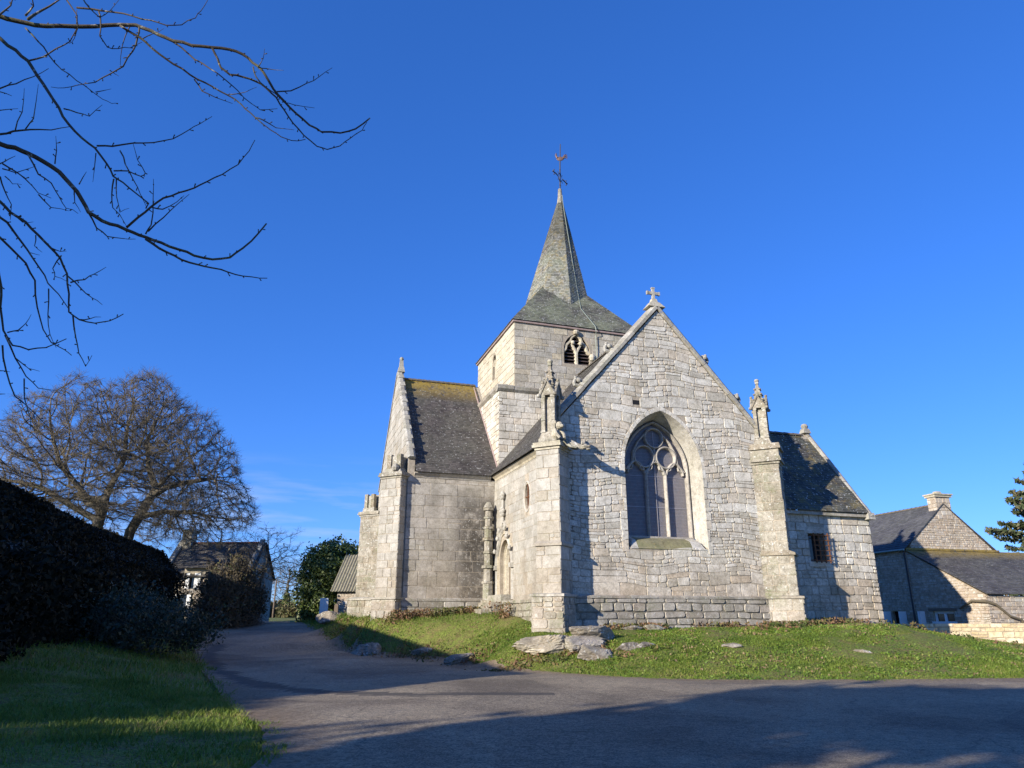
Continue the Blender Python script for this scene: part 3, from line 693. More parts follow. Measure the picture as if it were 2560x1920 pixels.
M_RIDGE = plain("ridge_tile", (0.14, 0.12, 0.095), 0.85, 0, 0.5, 5)
ridge_tiles((W / 2, 0.5, 14.45), (W / 2, 9.0, 14.45), 0.14, M_RIDGE, chancel_roof)

# ---- south transept
TX, TY0, TY1 = -4.45, 8.8, 19.2; TYM = (TY0 + TY1) / 2; TZR = 14.95
def transept():
    mb = MB(); F = FXZ(TX, TY0); out = [(0, 0.6), (-TX - 0.001, 0.6), (-TX - 0.001, 8.25), (0, 8.25)]
    plate(mb, F, out, depth=0.6, mat=1)
    courses(mb, F, out, (0.45, 0.68), (0.6, 1.25), 0.014, 0.013, z0=2.45, ch=0.02, split=0.1, bev=0.01)
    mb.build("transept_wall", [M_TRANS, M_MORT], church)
    F2 = FXZ(TX, TY0)
    plinth("transept_plinth", F2, -0.1, -TX - 0.45, 0.8, 2.5, 0.12, [M_LOW, M_MORT_D], hz=(0.6, 0.72), lz=(0.6, 1.1), cap=0.15, rel=0.02)
    mb = MB(); F = FYZ(TX, TY1); w_ = TY1 - TY0
    out = [(0, 0.6), (w_, 0.6), (w_, 9.1), (w_ / 2, TZR + 0.25), (0, 9.1)]
    plate(mb, F, out, depth=0.32, mat=1); courses(mb, F, out, (0.35, 0.52), (0.5, 1.1), 0.012, 0.012, z0=1.0, ch=0.02, bev=0.01)
    tg = mb.build("transept_gable", [M_ASH, M_MORT], church)
    g = MB()
    for foot in ((TX - 0.03, TY0 - 0.1, 9.1), (TX - 0.03, TY1 + 0.1, 9.1)):
        m = coping("x", foot, (TX - 0.03, TYM, TZR + 0.32), (TX - 0.03, 0, 0), (TX + 0.30, 0, 0), 0.12, None, seg=0.42, over=0.03); k = len(g.v); g.v += m.v; g.f += [tuple(i + k for i in f) for f in m.f]; g.t += m.t; g.m += m.m
    for i in range(9):                                                # worn edge ornaments along the coping
        t = (i + 0.7) / 9.5; yy, zz = TY0 + t * (TYM - TY0), 9.3 + t * (TZR - 8.85) + 0.06; g.box((TX + 0.0, yy - 0.12, zz - 0.1), (TX + 0.32, yy + 0.14, zz + 0.12 * rnd.uniform(0.6, 1.2)), rnd.random(), taper=0.35)
    g.box((TX - 0.02, TYM - 0.16, TZR + 0.4), (TX + 0.4, TYM + 0.16, TZR + 0.72), 0.5, taper=0.3)
    g.box((TX + 0.06, TYM - 0.09, TZR + 0.7), (TX + 0.32, TYM + 0.09, TZR + 1.2), 0.5, taper=0.3); g.ball((TX + 0.19, TYM, TZR + 1.22), (0.13, 0.12, 0.14), 8, 0.4)
    g.build("gable_coping", M_COPE, tg)
    mb = MB(); ze, ov = 8.42, 0.3
    F, L_ = roofF((TX + 0.34, TY0 - ov, ze), (0.24, TY0 - ov, ze), (TX + 0.34, TYM, TZR)); slates(mb, F, [(0, 0), (0.24 - TX - 0.34, 0), (0.24 - TX - 0.34, L_), (0, L_)], row=0.14, wid=(0.12, 0.22), lift=0.009)
    F, L_ = roofF((0.3, TY1 + ov, ze), (TX + 0.34, TY1 + ov, ze), (0.3, TYM, TZR)); slates(mb, F, [(0, 0), (-TX - 0.04, 0), (-TX - 0.04, L_), (0, L_)], row=0.3, wid=(0.3, 0.5))
    rf = mb.build("transept_roof", M_SLATE_T, church)
    ridge_tiles((TX + 0.34, TYM, TZR), (0.25, TYM, TZR), 0.15, M_RIDGE, rf, 0.3)
    mb = MB(); F = FXZ(TX, TY1); out = [(0, 0.6), (-TX, 0.6), (-TX, 8.25), (0, 8.25)]; plate(mb, FR((TX, TY1, 0), (1, 0, 0), (0, 0, 1), (0, 1, 0)), out, depth=0.5, mat=0); plate(mb, FYZ(0.22, TY1), [(0, 8.4), (TY1 - TY0, 8.4), ((TY1 - TY0) / 2, TZR - 0.06)], depth=0.3); mb.build("rear_wall", M_MORT, church)
    cornice("transept_cornice", FXZ(TX, TY0), 0.3, -TX - 0.2, 8.17, M_TRANS)
    mb = MB()                                                         # lead flashing where the roof meets the tower
    mb.tube([(0.16, TY0 - 0.1, 8.75), (0.16, TYM - 0.1, TZR - 0.15)], 0.05, 5); mb.build("roof_flashing", M_FASCIA, church)
transept()

# ---- stacked niche column in the corner by the door
mb = MB(); X0, Y0 = -0.42, 8.42; z = 1.9; k = 0
for h, r in ((0.35, 0.30), (0.16, 0.34), (0.75, 0.24), (0.12, 0.30), (0.6, 0.22), (0.14, 0.29), (0.55, 0.21), (0.12, 0.28), (0.5, 0.2), (0.14, 0.28), (0.42, 0.19), (0.12, 0.26), (0.38, 0.18), (0.1, 0.24), (0.3, 0.18), (0.14, 0.28), (0.30, 0.26)):
    mb.cone((X0 + rnd.uniform(-.02, .02), Y0 + rnd.uniform(-.02, .02)), r * 1.05, r * (1.02 if k < 16 else 0.4), z, z + h - 0.012, 6 if k % 2 else 8, rnd.random(), rot=rnd.random()); z += h; k += 1
mb.build("niche_column", M_LICH, church)

# ---- buttresses
def buttress(c, ang, stages, cap=None, mats=None):
    """diagonal buttress: c corner, ang direction it points to, stages (z0, z1, depth, breadth, slope)"""
    n = np.array([math.cos(ang), math.sin(ang), 0]); t = np.array([-n[1], n[0], 0]); c = np.array([c[0], c[1], 0.0]); mb = MB(); ms = mats or [M_ASH, M_LOW, M_MORT]
    for si, (z0, z1, d, b, sl_) in enumerate(stages):
        mat = 1 if si == 0 else 0
        faces = [FR(c + n * d - t * (b / 2), t, (0, 0, 1), n), FR(c - n * 0.55 + t * (b / 2) , n, (0, 0, 1), t)]
        faces.append(FR(c + n * d - t * (b / 2), -n, (0, 0, 1), -t)); faces[0] = FR(c + n * d - t * (b / 2), t, (0, 0, 1), n)
        wds = [b, d + 0.55, d + 0.55]
        M = lambda p: c + n * p[0] + t * p[1] + np.array([0, 0, p[2]])
        mb.box((-0.55, -b / 2 + 0.012, z0), (d - 0.012, b / 2 - 0.012, z1), 0.5, 2, M)
        hz = (0.3, 0.42) if si == 0 else (0.34, 0.52)
        for F, w_ in zip(faces, wds):
            F.o = F.o - F.n * 0.012
            courses(mb, F, [(0, z0), (w_, z0), (w_, z1), (0, z1)], hz, (0.42, 0.8), 0.014 if si else 0.022, 0.018 if si else 0.03, mat=mat, ch=0.02 if si else 0.04, bev=0.012, split=0.15)
        if sl_ > 0:                                                   # weathered set-off on top of the stage
            d2 = stages[si + 1][2] if si + 1 < len(stages) else d * 0.5; b2 = stages[si + 1][3] if si + 1 < len(stages) else b * 0.8
            e_ = 0.07; P = [(-0.5, -b / 2 - e_, z1), (d + e_, -b / 2 - e_, z1), (d + e_, b / 2 + e_, z1), (-0.5, b / 2 + e_, z1)]
            P += [(x, y, z + 0.09) for x, y, z in P[:4]]
            T_ = [(-0.5, -b2 / 2, z1 + sl_), (d2, -b2 / 2, z1 + sl_), (d2, b2 / 2, z1 + sl_), (-0.5, b2 / 2, z1 + sl_)]
            V = [M(p) for p in P + T_]
            mb.add(V, [(0, 1, 2, 3), (0, 1, 5, 4), (1, 2, 6, 5), (2, 3, 7, 6), (4, 5, 9, 8), (5, 6, 10, 9), (6, 7, 11, 10), (8, 9, 10, 11)], rnd.random(), mat)
    if cap:
        z0, d, b = cap
        for (dz0, dz1, g) in ((0, 0.1, 0.05), (0.1, 0.2, 0.13), (0.2, 0.3, 0.10)):
            M = lambda p: c + n * p[0] + t * p[1] + np.array([0, 0, p[2]]); mb.box((-0.5, -b / 2 - g, z0 + dz0), (d + g, b / 2 + g, z0 + dz1 - 0.004), rnd.random(), 3 if len(ms) > 3 else 0, M)
    return mb.build("buttress", ms, church)
A1 = R(225); A2 = R(-45)
b1 = buttress((-0.12, 0.12), A1, [(0.2, PZ + 0.02, 0.92, 1.25, 0.12), (PZ + 0.1, 4.15, 0.77, 1.0, 0.2), (4.25, 7.85, 0.70, 0.96, 0)], (7.82, 0.70, 0.96), [M_ASH, M_LOW, M_MORT, M_YEL])
b2 = buttress((W, 0), A2, [(0.3, PZ + 0.02, 0.95, 1.2, 0.12), (PZ + 0.1, 4.05, 0.8, 1.02, 0.2), (4.15, 7.9, 0.62, 0.95, 0)], (7.88, 0.62, 0.98), [M_LICH, M_LOW, M_MORT, M_LICH])
b3 = buttress((TX - 0.45, TY0 + 0.45), A1, [(0.6, 2.42, 0.61, 1.33, 0.1), (2.5, 8.1, 0.48, 1.16, 0)], (8.08, 0.48, 1.16), [M_ASH, M_LOW, M_MORT, M_LICH])
b4 = buttress((TX, TY1), R(135), [(0.8, 2.6, 1.3, 1.5, 0.2), (2.8, 7.6, 0.95, 1.0, 0)], (7.55, 0.95, 1.0), [M_LICH, M_LICH, M_MORT, M_LICH])
mb = MB()                                                             # slabs of the right buttress head
M = lambda p: np.array([W, 0, 0]) + p[0] * np.array([math.cos(A2), math.sin(A2), 0]) + p[1] * np.array([-math.sin(A2), math.cos(A2), 0]) + np.array([0, 0, p[2]])
mb.box((-0.5, -0.52, 8.18), (0.68, 0.55, 8.52), 0.3, M=M); mb.box((-0.5, -0.60, 8.52), (0.78, 0.62, 8.76), 0.7, M=M, taper=0.06); mb.build("buttress_head", M_LICH, b2)

def pinnacle(c, ang, z0, s, parent, wf=0.8, mats=None):
    n = np.array([math.cos(ang), math.sin(ang), 0]); t = np.array([-n[1], n[0], 0]); c = np.array([c[0], c[1], 0.0]); mb = MB()
    M = lambda p: c + n * p[0] * s * wf + t * p[1] * s * wf + np.array([0, 0, z0 + p[2] * s])
    mb.box((-0.5, -0.5, 0), (0.5, 0.5, 0.14), 0.4, M=M); mb.box((-0.47, -0.47, 0.14), (0.47, 0.47, 0.42), 0.6, M=M, taper=0.22)
    top = 1.96
    for z in (0.4, 0.92, 1.44):                                       # core and corner shafts in three blocks
        for sx in (-1, 1):
            for sy in (-1, 1): mb.box((sx * 0.28 - 0.10, sy * 0.28 - 0.10, z), (sx * 0.28 + 0.10, sy * 0.28 + 0.10, z + 0.505), rnd.random(), M=M)
        mb.box((-0.2, -0.2, z), (0.2, 0.2, z + 0.52), rnd.random(), M=M)
    for sx in (-1, 1):                                                # shaft bases and capitals
        for sy in (-1, 1):
            mb.box((sx * 0.28 - 0.14, sy * 0.28 - 0.14, 0.40), (sx * 0.28 + 0.14, sy * 0.28 + 0.14, 0.5), 0.5, M=M, taper=0.2)
            mb.box((sx * 0.28 - 0.13, sy * 0.28 - 0.13, top - 0.07), (sx * 0.28 + 0.13, sy * 0.28 + 0.13, top + 0.06), 0.5, M=M)
    for k in range(4):                                                # little gables with crockets
        a = k * math.pi / 2; Q = lambda p, a=a: M((p[0] * math.cos(a) - p[1] * math.sin(a), p[0] * math.sin(a) + p[1] * math.cos(a), p[2]))
        V = [Q((0.42, -0.42, top + 0.03)), Q((0.42, 0.42, top + 0.03)), Q((0.42, 0, top + 0.62)), Q((0.1, -0.36, top + 0.03)), Q((0.1, 0.36, top + 0.03)), Q((0.05, 0, top + 0.62))]
        mb.add(V, [(0, 1, 2), (0, 2, 5, 3), (1, 4, 5, 2), (0, 3, 4, 1)], rnd.random())
        mb.tube([Q((0.43, -0.46, top)), Q((0.44, 0, top + 0.66)), Q((0.43, 0.46, top))], 0.055, 5, rnd.random())
        mb.ball(Q((0.44, 0, top + 0.70)), 0.085 * s, 7, rnd.random()); mb.ball(Q((0.47, 0.46, top + 0.02)), 0.10 * s, 7, rnd.random()); mb.ball(Q((0.45, 0.25, top + 0.36)), 0.07 * s, 6, rnd.random()); mb.ball(Q((0.45, -0.25, top + 0.36)), 0.07 * s, 6, rnd.random())
    h = 1.45
    for (za, zb) in ((0.3, 0.75), (0.75, 1.15), (1.15, h)):           # spirelet
        ra, rb = 0.36 * (1 - za / (h + 0.25)), 0.36 * (1 - zb / (h + 0.25))
        V = [M((x * ra, y * ra, top + za)) for x, y in ((-1, -1), (1, -1), (1, 1), (-1, 1))] + [M((x * rb, y * rb, top + zb - 0.008)) for x, y in ((-1, -1), (1, -1), (1, 1), (-1, 1))]
        mb.add(V, [(3, 2, 1, 0), (4, 5, 6, 7), (0, 1, 5, 4), (1, 2, 6, 5), (2, 3, 7, 6), (3, 0, 4, 7)], rnd.random())
    for k in range(4):
        a = k * math.pi / 2 + math.pi / 4
        for j, q in enumerate((0.5, 0.8, 1.1)):
            r = 0.36 * 1.414 * (1 - q / (h + 0.25)) + 0.03; mb.ball(M((r * math.cos(a), r * math.sin(a), top + q)), (0.075 * s, 0.075 * s, 0.06 * s), 6, rnd.random())
    mb.box((-0.10, -0.10, top + h - 0.05), (0.10, 0.10, top + h + 0.05), 0.5, M=M); mb.ball(M((0, 0, top + h + 0.13)), (0.13 * s, 0.13 * s, 0.11 * s), 9, 0.5, 1)
    return mb.build("pinnacle", mats or [M_LICH, M_YEL], parent)
pinnacle((-0.38, -0.22), A1, 8.12, 0.96, b1)
pinnacle((W + 0.02, -0.05), A2, 8.74, 0.86, b2, 0.85, mats=[M_LICH, M_LICH])
def beast():
    mb = MB(); p = np.array([-0.30, -0.72, 8.15]); d = np.array([0.35, -0.9, 0.0]); d /= np.linalg.norm(d); s = np.array([-d[1], d[0], 0])
    mb.ball(p + np.array([-.05, .1, 0.22]), (0.2, 0.2, 0.26), 10, 0.4); mb.ball(p + d * 0.1 + np.array([0, 0, 0.55]), (0.15, 0.15, 0.16), 10, 0.6); mb.ball(p + d * 0.24 + np.array([0, 0, 0.50]), (0.09, 0.1, 0.07), 8, 0.5)
    for k in (-1, 1):
        mb.ball(p + s * 0.12 * k + np.array([0, 0, 0.68]), (0.045, 0.045, 0.08), 6, 0.5); mb.tube([p + s * 0.16 * k + np.array([0, 0, 0.38]), p + s * 0.2 * k + d * 0.12 + np.array([0, 0, 0.2]), p + s * 0.12 * k + d * 0.24 + np.array([0, 0, 0.02])], [0.075, 0.07, 0.06], 7, 0.5)
    mb.build("carved_beast", M_YEL, b1)
    mb = MB(); q = np.array([-0.1, -0.4, 8.05]); d = np.array([0.80, -0.60, 0.0]); u_ = np.array([0, 0, 1.0]); s = np.array([-d[1], d[0], 0])
    mb.tube([q - d * 0.3, q + d * 0.1 + u_ * 0.06, q + d * 0.42 + u_ * 0.02, q + d * 0.72 - u_ * 0.12, q + d * 0.95 - u_ * 0.2], [0.2, 0.19, 0.15, 0.11, 0.09], 9, 0.5)
    mb.ball(q + d * 1.0 - u_ * 0.16, (0.16, 0.14, 0.12), 9, 0.6); mb.ball(q + d * 1.14 - u_ * 0.27, (0.10, 0.09, 0.05), 8, 0.6); mb.ball(q + d * 1.15 - u_ * 0.16, (0.10, 0.09, 0.05), 8, 0.6)
    for k in (-1, 1):
        mb.ball(q + d * 0.93 + s * 0.12 * k - u_ * 0.04, (0.05, 0.05, 0.08), 6); mb.tube([q + d * 0.3 + s * 0.15 * k, q + d * 0.5 + s * 0.2 * k - u_ * 0.16, q + d * 0.7 + s * 0.14 * k - u_ * 0.2], [0.07, 0.06, 0.045], 6)
    mb.build("gargoyle", M_LICH, b1)
    n = np.array([math.cos(A1), math.sin(A1), 0]); t = np.array([-n[1], n[0], 0]); mb = MB()      # broken pinnacle stump on the transept buttress
    M = lambda p: np.array([TX - 0.45, TY0 + 0.45, 0]) + n * (p[0] - 0.7) + t * p[1] + np.array([0, 0, p[2]])
    mb.box((0.0, -0.5, 8.36), (1.15, 0.5, 8.62), 0.4, M=M, taper=0.18)
    for x in (0.12, 0.82):
        for y in (-0.4, 0.18): mb.box((x, y, 8.55), (x + 0.24, y + 0.24, 9.3), rnd.random(), M=M)
    mb.box((0.2, -0.3, 8.55), (0.98, 0.3, 9.22), 0.5, M=M); mb.ball(M((1.15, 0.2, 8.6)), (0.2, 0.2, 0.22), 8, 0.5); mb.build("pinnacle_stump", M_LICH, b3)
    n = np.array([math.cos(R(135)), math.sin(R(135)), 0]); t = np.array([-n[1], n[0], 0]); mb = MB()
    M = lambda p: np.array([TX, TY1, 0]) + n * p[0] + t * p[1] + np.array([0, 0, p[2]])
    mb.box((0.0, -0.42, 7.84), (0.9, 0.42, 8.1), 0.4, M=M, taper=0.1)
    for x in (0.1, 0.6):
        for y in (-0.36, 0.14): mb.box((x, y, 8.08), (x + 0.22, y + 0.22, 8.95), rnd.random(), M=M)
    mb.box((0.18, -0.26, 8.08), (0.74, 0.26, 8.85), 0.5, M=M); mb.build("pinnacle_stump", M_LICH, b4)
beast()

# ---- tower
LX0, LX1, LY0, LY1 = 0.2, 9.46, 8.8, 17.3                             # lower stage
UX0, UX1, UY0, UY1 = 1.2, 9.2, 9.2, 16.8                              # belfry stage
tower = bpy.data.objects.new("tower", None); scene.collection.objects.link(tower); tower.parent = church
def tower_stage():
    mb = MB(); z0, z1 = 7.5, 13.25
    for F, w_ in ((FXZ(LX0, LY0), LX1 - LX0), (FYZ(LX0, LY1), LY1 - LY0)):
        out = [(0, z0), (w_, z0), (w_, z1), (0, z1)]; plate(mb, F, out, depth=0.5, mat=1)
        courses(mb, F, out, (0.26, 0.42), (0.35, 0.9), 0.016, 0.02, ch=0.025, split=0.15, warp=0.012)
    mb.box((LX0 + 0.5, LY0 + 0.5, z0), (LX1, LY1, z1), 0.5, 1)
    mb.build("lower_stage", [M_GABLE, M_MORT], tower)
    mb = MB(); z0, z1 = 13.25, 17.42
    bel = arch(4.94 - UX0, 0.80, 15.22, 16.05, 17.08, 10); bl = arch(UY1 - 13.05, 0.42, 15.2, 16.2, 16.75, 8)
    for F, w_, ho, m in ((FXZ(UX0, UY0), UX1 - UX0, bel, 0), (FYZ(UX0, UY1), UY1 - UY0, bl, 2)):
        out = [(0, z0), (w_, z0), (w_, z1), (0, z1)]; plate(mb, F, out, [ho], depth=0.5, mat=1)
        cx = sum(p[0] for p in ho) / len(ho); big = [(cx + (p[0] - cx) * 1.18, p[1] + (0.1 if p[1] > 16 else 0)) for p in ho]
        courses(mb, F, out, (0.30, 0.46), (0.42, 0.95), 0.012, 0.014, [big], ch=0.02, mat=m, split=0.06)
    mb.box((UX1 - 0.4, UY0 + 0.5, z0), (UX1, UY1, z1), 0.5, 1); mb.box((UX0 + 0.5, UY1 - 0.4, z0), (UX1 - 0.4, UY1, z1), 0.5, 1)
    mb.build("belfry_stage", [M_TOWER, M_MORT, M_CREAM], tower)
    mb = MB()                                                         # string course with weeds' ledge
    for F, w_ in ((FXZ(LX0 - 0.12, LY0), LX1 - LX0 + 0.24), (FYZ(LX0, LY1), LY1 - LY0 - 0.01)):
        x = 0
        while x < w_ - 0.05:
            l = min(rnd.uniform(0.6, 1.2), w_ - x); j = rnd.uniform(-0.02, 0.015); prof = [(-0.2, 13.08), (0.03, 13.08), (0.14, 13.2), (0.16, 13.36), (0.06, 13.44), (-0.5, 13.5)]
            V = [F(x + .006, b + j, a + j) for a, b in prof] + [F(x + l - .006, b + j, a + j) for a, b in prof]; k = 6
            mb.add(V, [(i, (i + 1) % k, k + (i + 1) % k, k + i) for i in range(k)] + [tuple(range(k - 1, -1, -1)), tuple(range(k, 2 * k))], rnd.random()); x += l
    mb.build("string_course", M_LOW, tower)
    w1 = bpy.data.objects.new("belfry_window", None); scene.collection.objects.link(w1); w1.parent = church
    F = FXZ(0, UY0); c = 4.94; mb = MB()
    sweep(mb, F, [(c, 15.22), (c, 16.0)], 0.2, 0.3, -0.02, tint=0.8, front=0.5)
    for s in (-1, 1):
        sweep(mb, F, [(c, 15.9), (c + s * 0.10, 16.15), (c + s * 0.27, 16.45), (c + s * 0.22, 16.6)], 0.17, 0.3, -0.03, tint=0.7, front=0.5)
        sweep(mb, F, [(c + s * 0.82, 15.95), (c + s * 0.66, 16.12), (c + s * 0.60, 16.38), (c + s * 0.36, 16.62), (c + s * 0.24, 16.5)], 0.2, 0.3, -0.03, tint=0.5, front=0.5)
        sweep(mb, F, [(c + s * 0.36, 16.58), (c + s * 0.28, 16.85), (c, 17.1)], 0.16, 0.3, -0.02, tint=0.3, front=0.5)
        mb.ball(F(c + s * 0.24, 16.52, 0.0), 0.13, 8, 0.7)
    mb.ball(F(c - 0.05, 17.15, 0.08), (0.2, 0.14, 0.16), 8, 0.3); mb.ball(F(c + 0.92, 15.72, 0.05), (0.2, 0.16, 0.24), 8, 0.8)
    mb.build("mullion", M_CREAM, w1)
    mb = MB(); mb.add([F(p, q, -0.45) for p, q in arch(c, 0.85, 15.2, 16.05, 17.1, 8)], [tuple(range(18 + 1))], 0, 1)  # black sheet stands for the unlit belfry behind the louvres
    for k in range(9):
        z = 15.3 + k * 0.2; mb.add([F(c - 0.8, z, -0.12), F(c + 0.8, z, -0.12), F(c + 0.8, z + 0.16, -0.36), F(c - 0.8, z + 0.16, -0.36), F(c - 0.8, z - 0.03, -0.12), F(c + 0.8, z - 0.03, -0.12)], [(0, 1, 2, 3), (4, 5, 1, 0)], rnd.random())
    mb.build("louvre", [M_LOUVRE, M_DARK], w1)
    w2 = w1.copy(); scene.collection.objects.link(w2); w2.parent = church
    F = FYZ(UX0, UY1); c = UY1 - 13.05; mb = MB()
    sweep(mb, F, [(c, 15.2), (c, 16.15)], 0.14, 0.25, -0.03, tint=0.8)
    for s in (-1, 1): sweep(mb, F, [(c + s * .42, 16.1), (c + s * .3, 16.42), (c + s * 0.12, 16.4), (c, 16.15)], 0.12, 0.25, -0.03, tint=0.6)
    a = arch(c, 0.5, 15.1, 16.2, 16.9, 8); sweep(mb, F, a[1:] + [a[0]], 0.14, 0.2, 0.05, tint=0.7)
    mb.build("mullion", M_CREAM, w2)
    mb = MB(); mb.add([F(p, q, -0.4) for p, q in arch(c, 0.46, 15.15, 16.2, 16.8, 8)], [tuple(range(19))]); mb.build("shutter", M_WOOD, w2)
tower_stage()

# ---- spire
SC = (5.2, 12.9); SA = (5.66, 12.9); SZ0, SZ1, SR0, SR1 = 18.3, 28.2, 2.52, 0.17
spire = bpy.data.objects.new("spire", None); scene.collection.objects.link(spire); spire.parent = church
def spire_pt(k, z, rr=1.0):
    t = (z - SZ0) / (SZ1 - SZ0); r = (SR0 + (SR1 - SR0) * t + 0.10 * (1 - t) ** 6) * rr; a = R(45 * k); return np.array([SC[0] + (SA[0] - SC[0]) * t + r * math.cos(a), SC[1] + (SA[1] - SC[1]) * t + r * math.sin(a), z])
def build_spire():
    mb = MB()
    for k in range(8):
        p0, p1, q0, q1 = spire_pt(k, SZ0), spire_pt(k + 1, SZ0), spire_pt(k, SZ1), spire_pt(k + 1, SZ1)
        F, _ = roofF(p0, p1, q0); pr = lambda p: (float((p - F.o) @ F.a), float((p - F.o) @ F.b))
        slates(mb, F, [pr(p0), pr(p1), pr(q1), pr(q0)], row=0.13, wid=(0.10, 0.18), lift=0.016)
    mb.build("spire_slates", M_SLATE_S, spire)
    mb = MB(); ov = 0.16; ze = 17.46; x0, x1, y0, y1 = UX0 - ov, UX1 + ov, UY0 - ov, UY1 + ov; hx = (x1 - x0) / 2; hy = (y1 - y0) / 2; cx, cy = SC[0], (y0 + y1) / 2; ins = 1.25
    zt = 21.15
    C0 = [(x0, y0, ze), (x1, y0, ze), (x1, y1, ze), (x0, y1, ze)]; C1 = [(cx - ins, cy - ins, zt), (cx + ins, cy - ins, zt), (cx + ins, cy + ins, zt), (cx - ins, cy + ins, zt)]
    for k in range(4):
        p0, p1, q0, q1 = [np.array(v, float) for v in (C0[k], C0[(k + 1) % 4], C1[k], C1[(k + 1) % 4])]
        F, L_ = roofF(p0, p1, (p0 + (q0 + q1 - p0 - p1) / 2)); pr = lambda p: (float((p - F.o) @ F.a), float((p - F.o) @ F.b))
        slates(mb, F, [pr(p0), pr(p1), pr(q1), pr(q0)], row=0.16, wid=(0.15, 0.27), lift=0.018)
    mb.build("spire_skirt", M_SLATE_K, spire)
    mb = MB(); k = 0.02
    for (lo, hi) in (((x0 + .05, y0 + .05, ze - 0.13), (x1 - .05, y0 + 0.2, ze - 0.02)), ((x0 + .05, y0 + 0.205, ze - 0.13), (x0 + 0.2, y1 - 0.05, ze - 0.02)), ((x1 - .2, y0 + .205, ze - 0.13), (x1 - .05, y1 - .05, ze - 0.02))): mb.box(lo, hi, rnd.random())
    mb.build("eaves_board", M_FASCIA, spire)
    mb = MB(); mb.cone((SA[0] - 0.01, SA[1]), 0.23, 0.15, SZ1 - 0.25, SZ1 + 0.35, 10, 0.6); mb.cone((SA[0], SA[1]), 0.16, 0.125, SZ1 + 0.35, SZ1 + 0.95, 10, 0.3); mb.build("spire_cap", M_LICH, spire)
    mb = MB(); P = []
    for z in np.linspace(SZ1 + 0.4, 20.2, 9):
        p = 0.55 * spire_pt(6, min(z, SZ1)) + 0.45 * spire_pt(7, min(z, SZ1)); p[2] = z; c_ = np.array([SC[0] + (SA[0] - SC[0]) * min(1, (z - SZ0) / (SZ1 - SZ0)), SC[1], z]); d_ = p - c_; P.append(p + d_ / (np.linalg.norm(d_) + 1e-6) * 0.06)
    P += [(5.75, 10.25, 19.2), (6.05, 9.0, 17.62), (6.08, 8.95, 17.3), (6.1, 9.1, 17.1), (6.12, 9.1, 14.2)]
    mb.tube(P, 0.02, 6); mb.build("lightning_cable", M_ZINC, spire)
build_spire()
def weathercock():
    root = bpy.data.objects.new("weathercock", None); scene.collection.objects.link(root); root.parent = church; x, y = SA[0] + 0.02, SA[1]; z0 = SZ1 + 0.85
    mb = MB(); mb.tube([(x, y, z0 - 0.2), (x + 0.04, y, z0 + 2.2), (x + 0.1, y, z0 + 3.75)], [0.05, 0.042, 0.03], 7); mb.build("rod", M_IRON, root)
    mb = MB(); d = np.array([-0.8, -0.6, 0.0]); c = np.array([x + 0.02, y, z0 + 1.05])
    P = lambda a, b: c + d * a + np.array([0, 0, b])
    mb.tube([P(-0.85, 0), P(-0.28, 0)], 0.03, 6); mb.tube([P(0.28, 0), P(0.85, 0)], 0.03, 6)
    mb.tube([P(0.30, 0), P(0, 0.42), P(-0.30, 0), P(0, -0.42), P(0.30, 0)], 0.028, 6)
    for s in (-1, 1):
        mb.ball(P(s * 0.9, 0), 0.06, 7); mb.tube([P(s * 0.78, -0.16), P(s * 0.78, 0.16)], 0.028, 6); mb.ball(P(s * 0.78, 0.18), 0.045, 6); mb.ball(P(s * 0.78, -0.18), 0.045, 6)
        for q in (0.42, 0.55): mb.tube([P(s * q, -0.05), P(s * (q + 0.05), 0.10)], 0.02, 5)
        mb.tube([P(s * 0.2, 0.2), P(s * 0.3, 0.32)], 0.02, 5); mb.tube([P(s * 0.2, -0.2), P(s * 0.3, -0.32)], 0.02, 5)
    mb.ball(P(0, 0.62), 0.06, 7); mb.ball(P(0, 0.5), 0.06, 7); mb.tube([P(-0.1, -0.62), P(0.1, -0.62)], 0.022, 5); mb.build("iron_cross", M_IRON, root)
    mb = MB(); c = np.array([x + 0.06, y, z0 + 2.55]); d = np.array([0.9, -0.35, 0]); d /= np.linalg.norm(d); Q = lambda a, b: c + d * a + np.array([0, 0, b])
    mb.ball((0, 0, 0), (0.26, 0.06, 0.17), 10, 0.5, M=lambda p: c + d * p[0] + np.array([-d[1], d[0], 0]) * p[1] + np.array([0, 0, p[2]]))
    mb.tube([Q(-0.18, 0.06), Q(-0.27, 0.22), Q(-0.28, 0.34)], [0.09, 0.06, 0.06], 7); mb.tube([Q(-0.3, 0.34), Q(-0.40, 0.31)], [0.03, 0.008], 5); mb.ball(Q(-0.27, 0.42), (0.05, 0.02, 0.06), 6)
    for a, b in ((0.42, 0.34), (0.47, 0.22), (0.45, 0.08)): mb.tube([Q(0.15, 0.02), Q(0.32, b * 0.9), Q(a, b), Q(a + 0.02, b - 0.14)], [0.06, 0.05, 0.035, 0.012], 6)
    mb.tube([Q(0, -0.12), Q(0, -0.3)], 0.03, 5); mb.build("cockerel", M_COPPER, root)
weathercock()

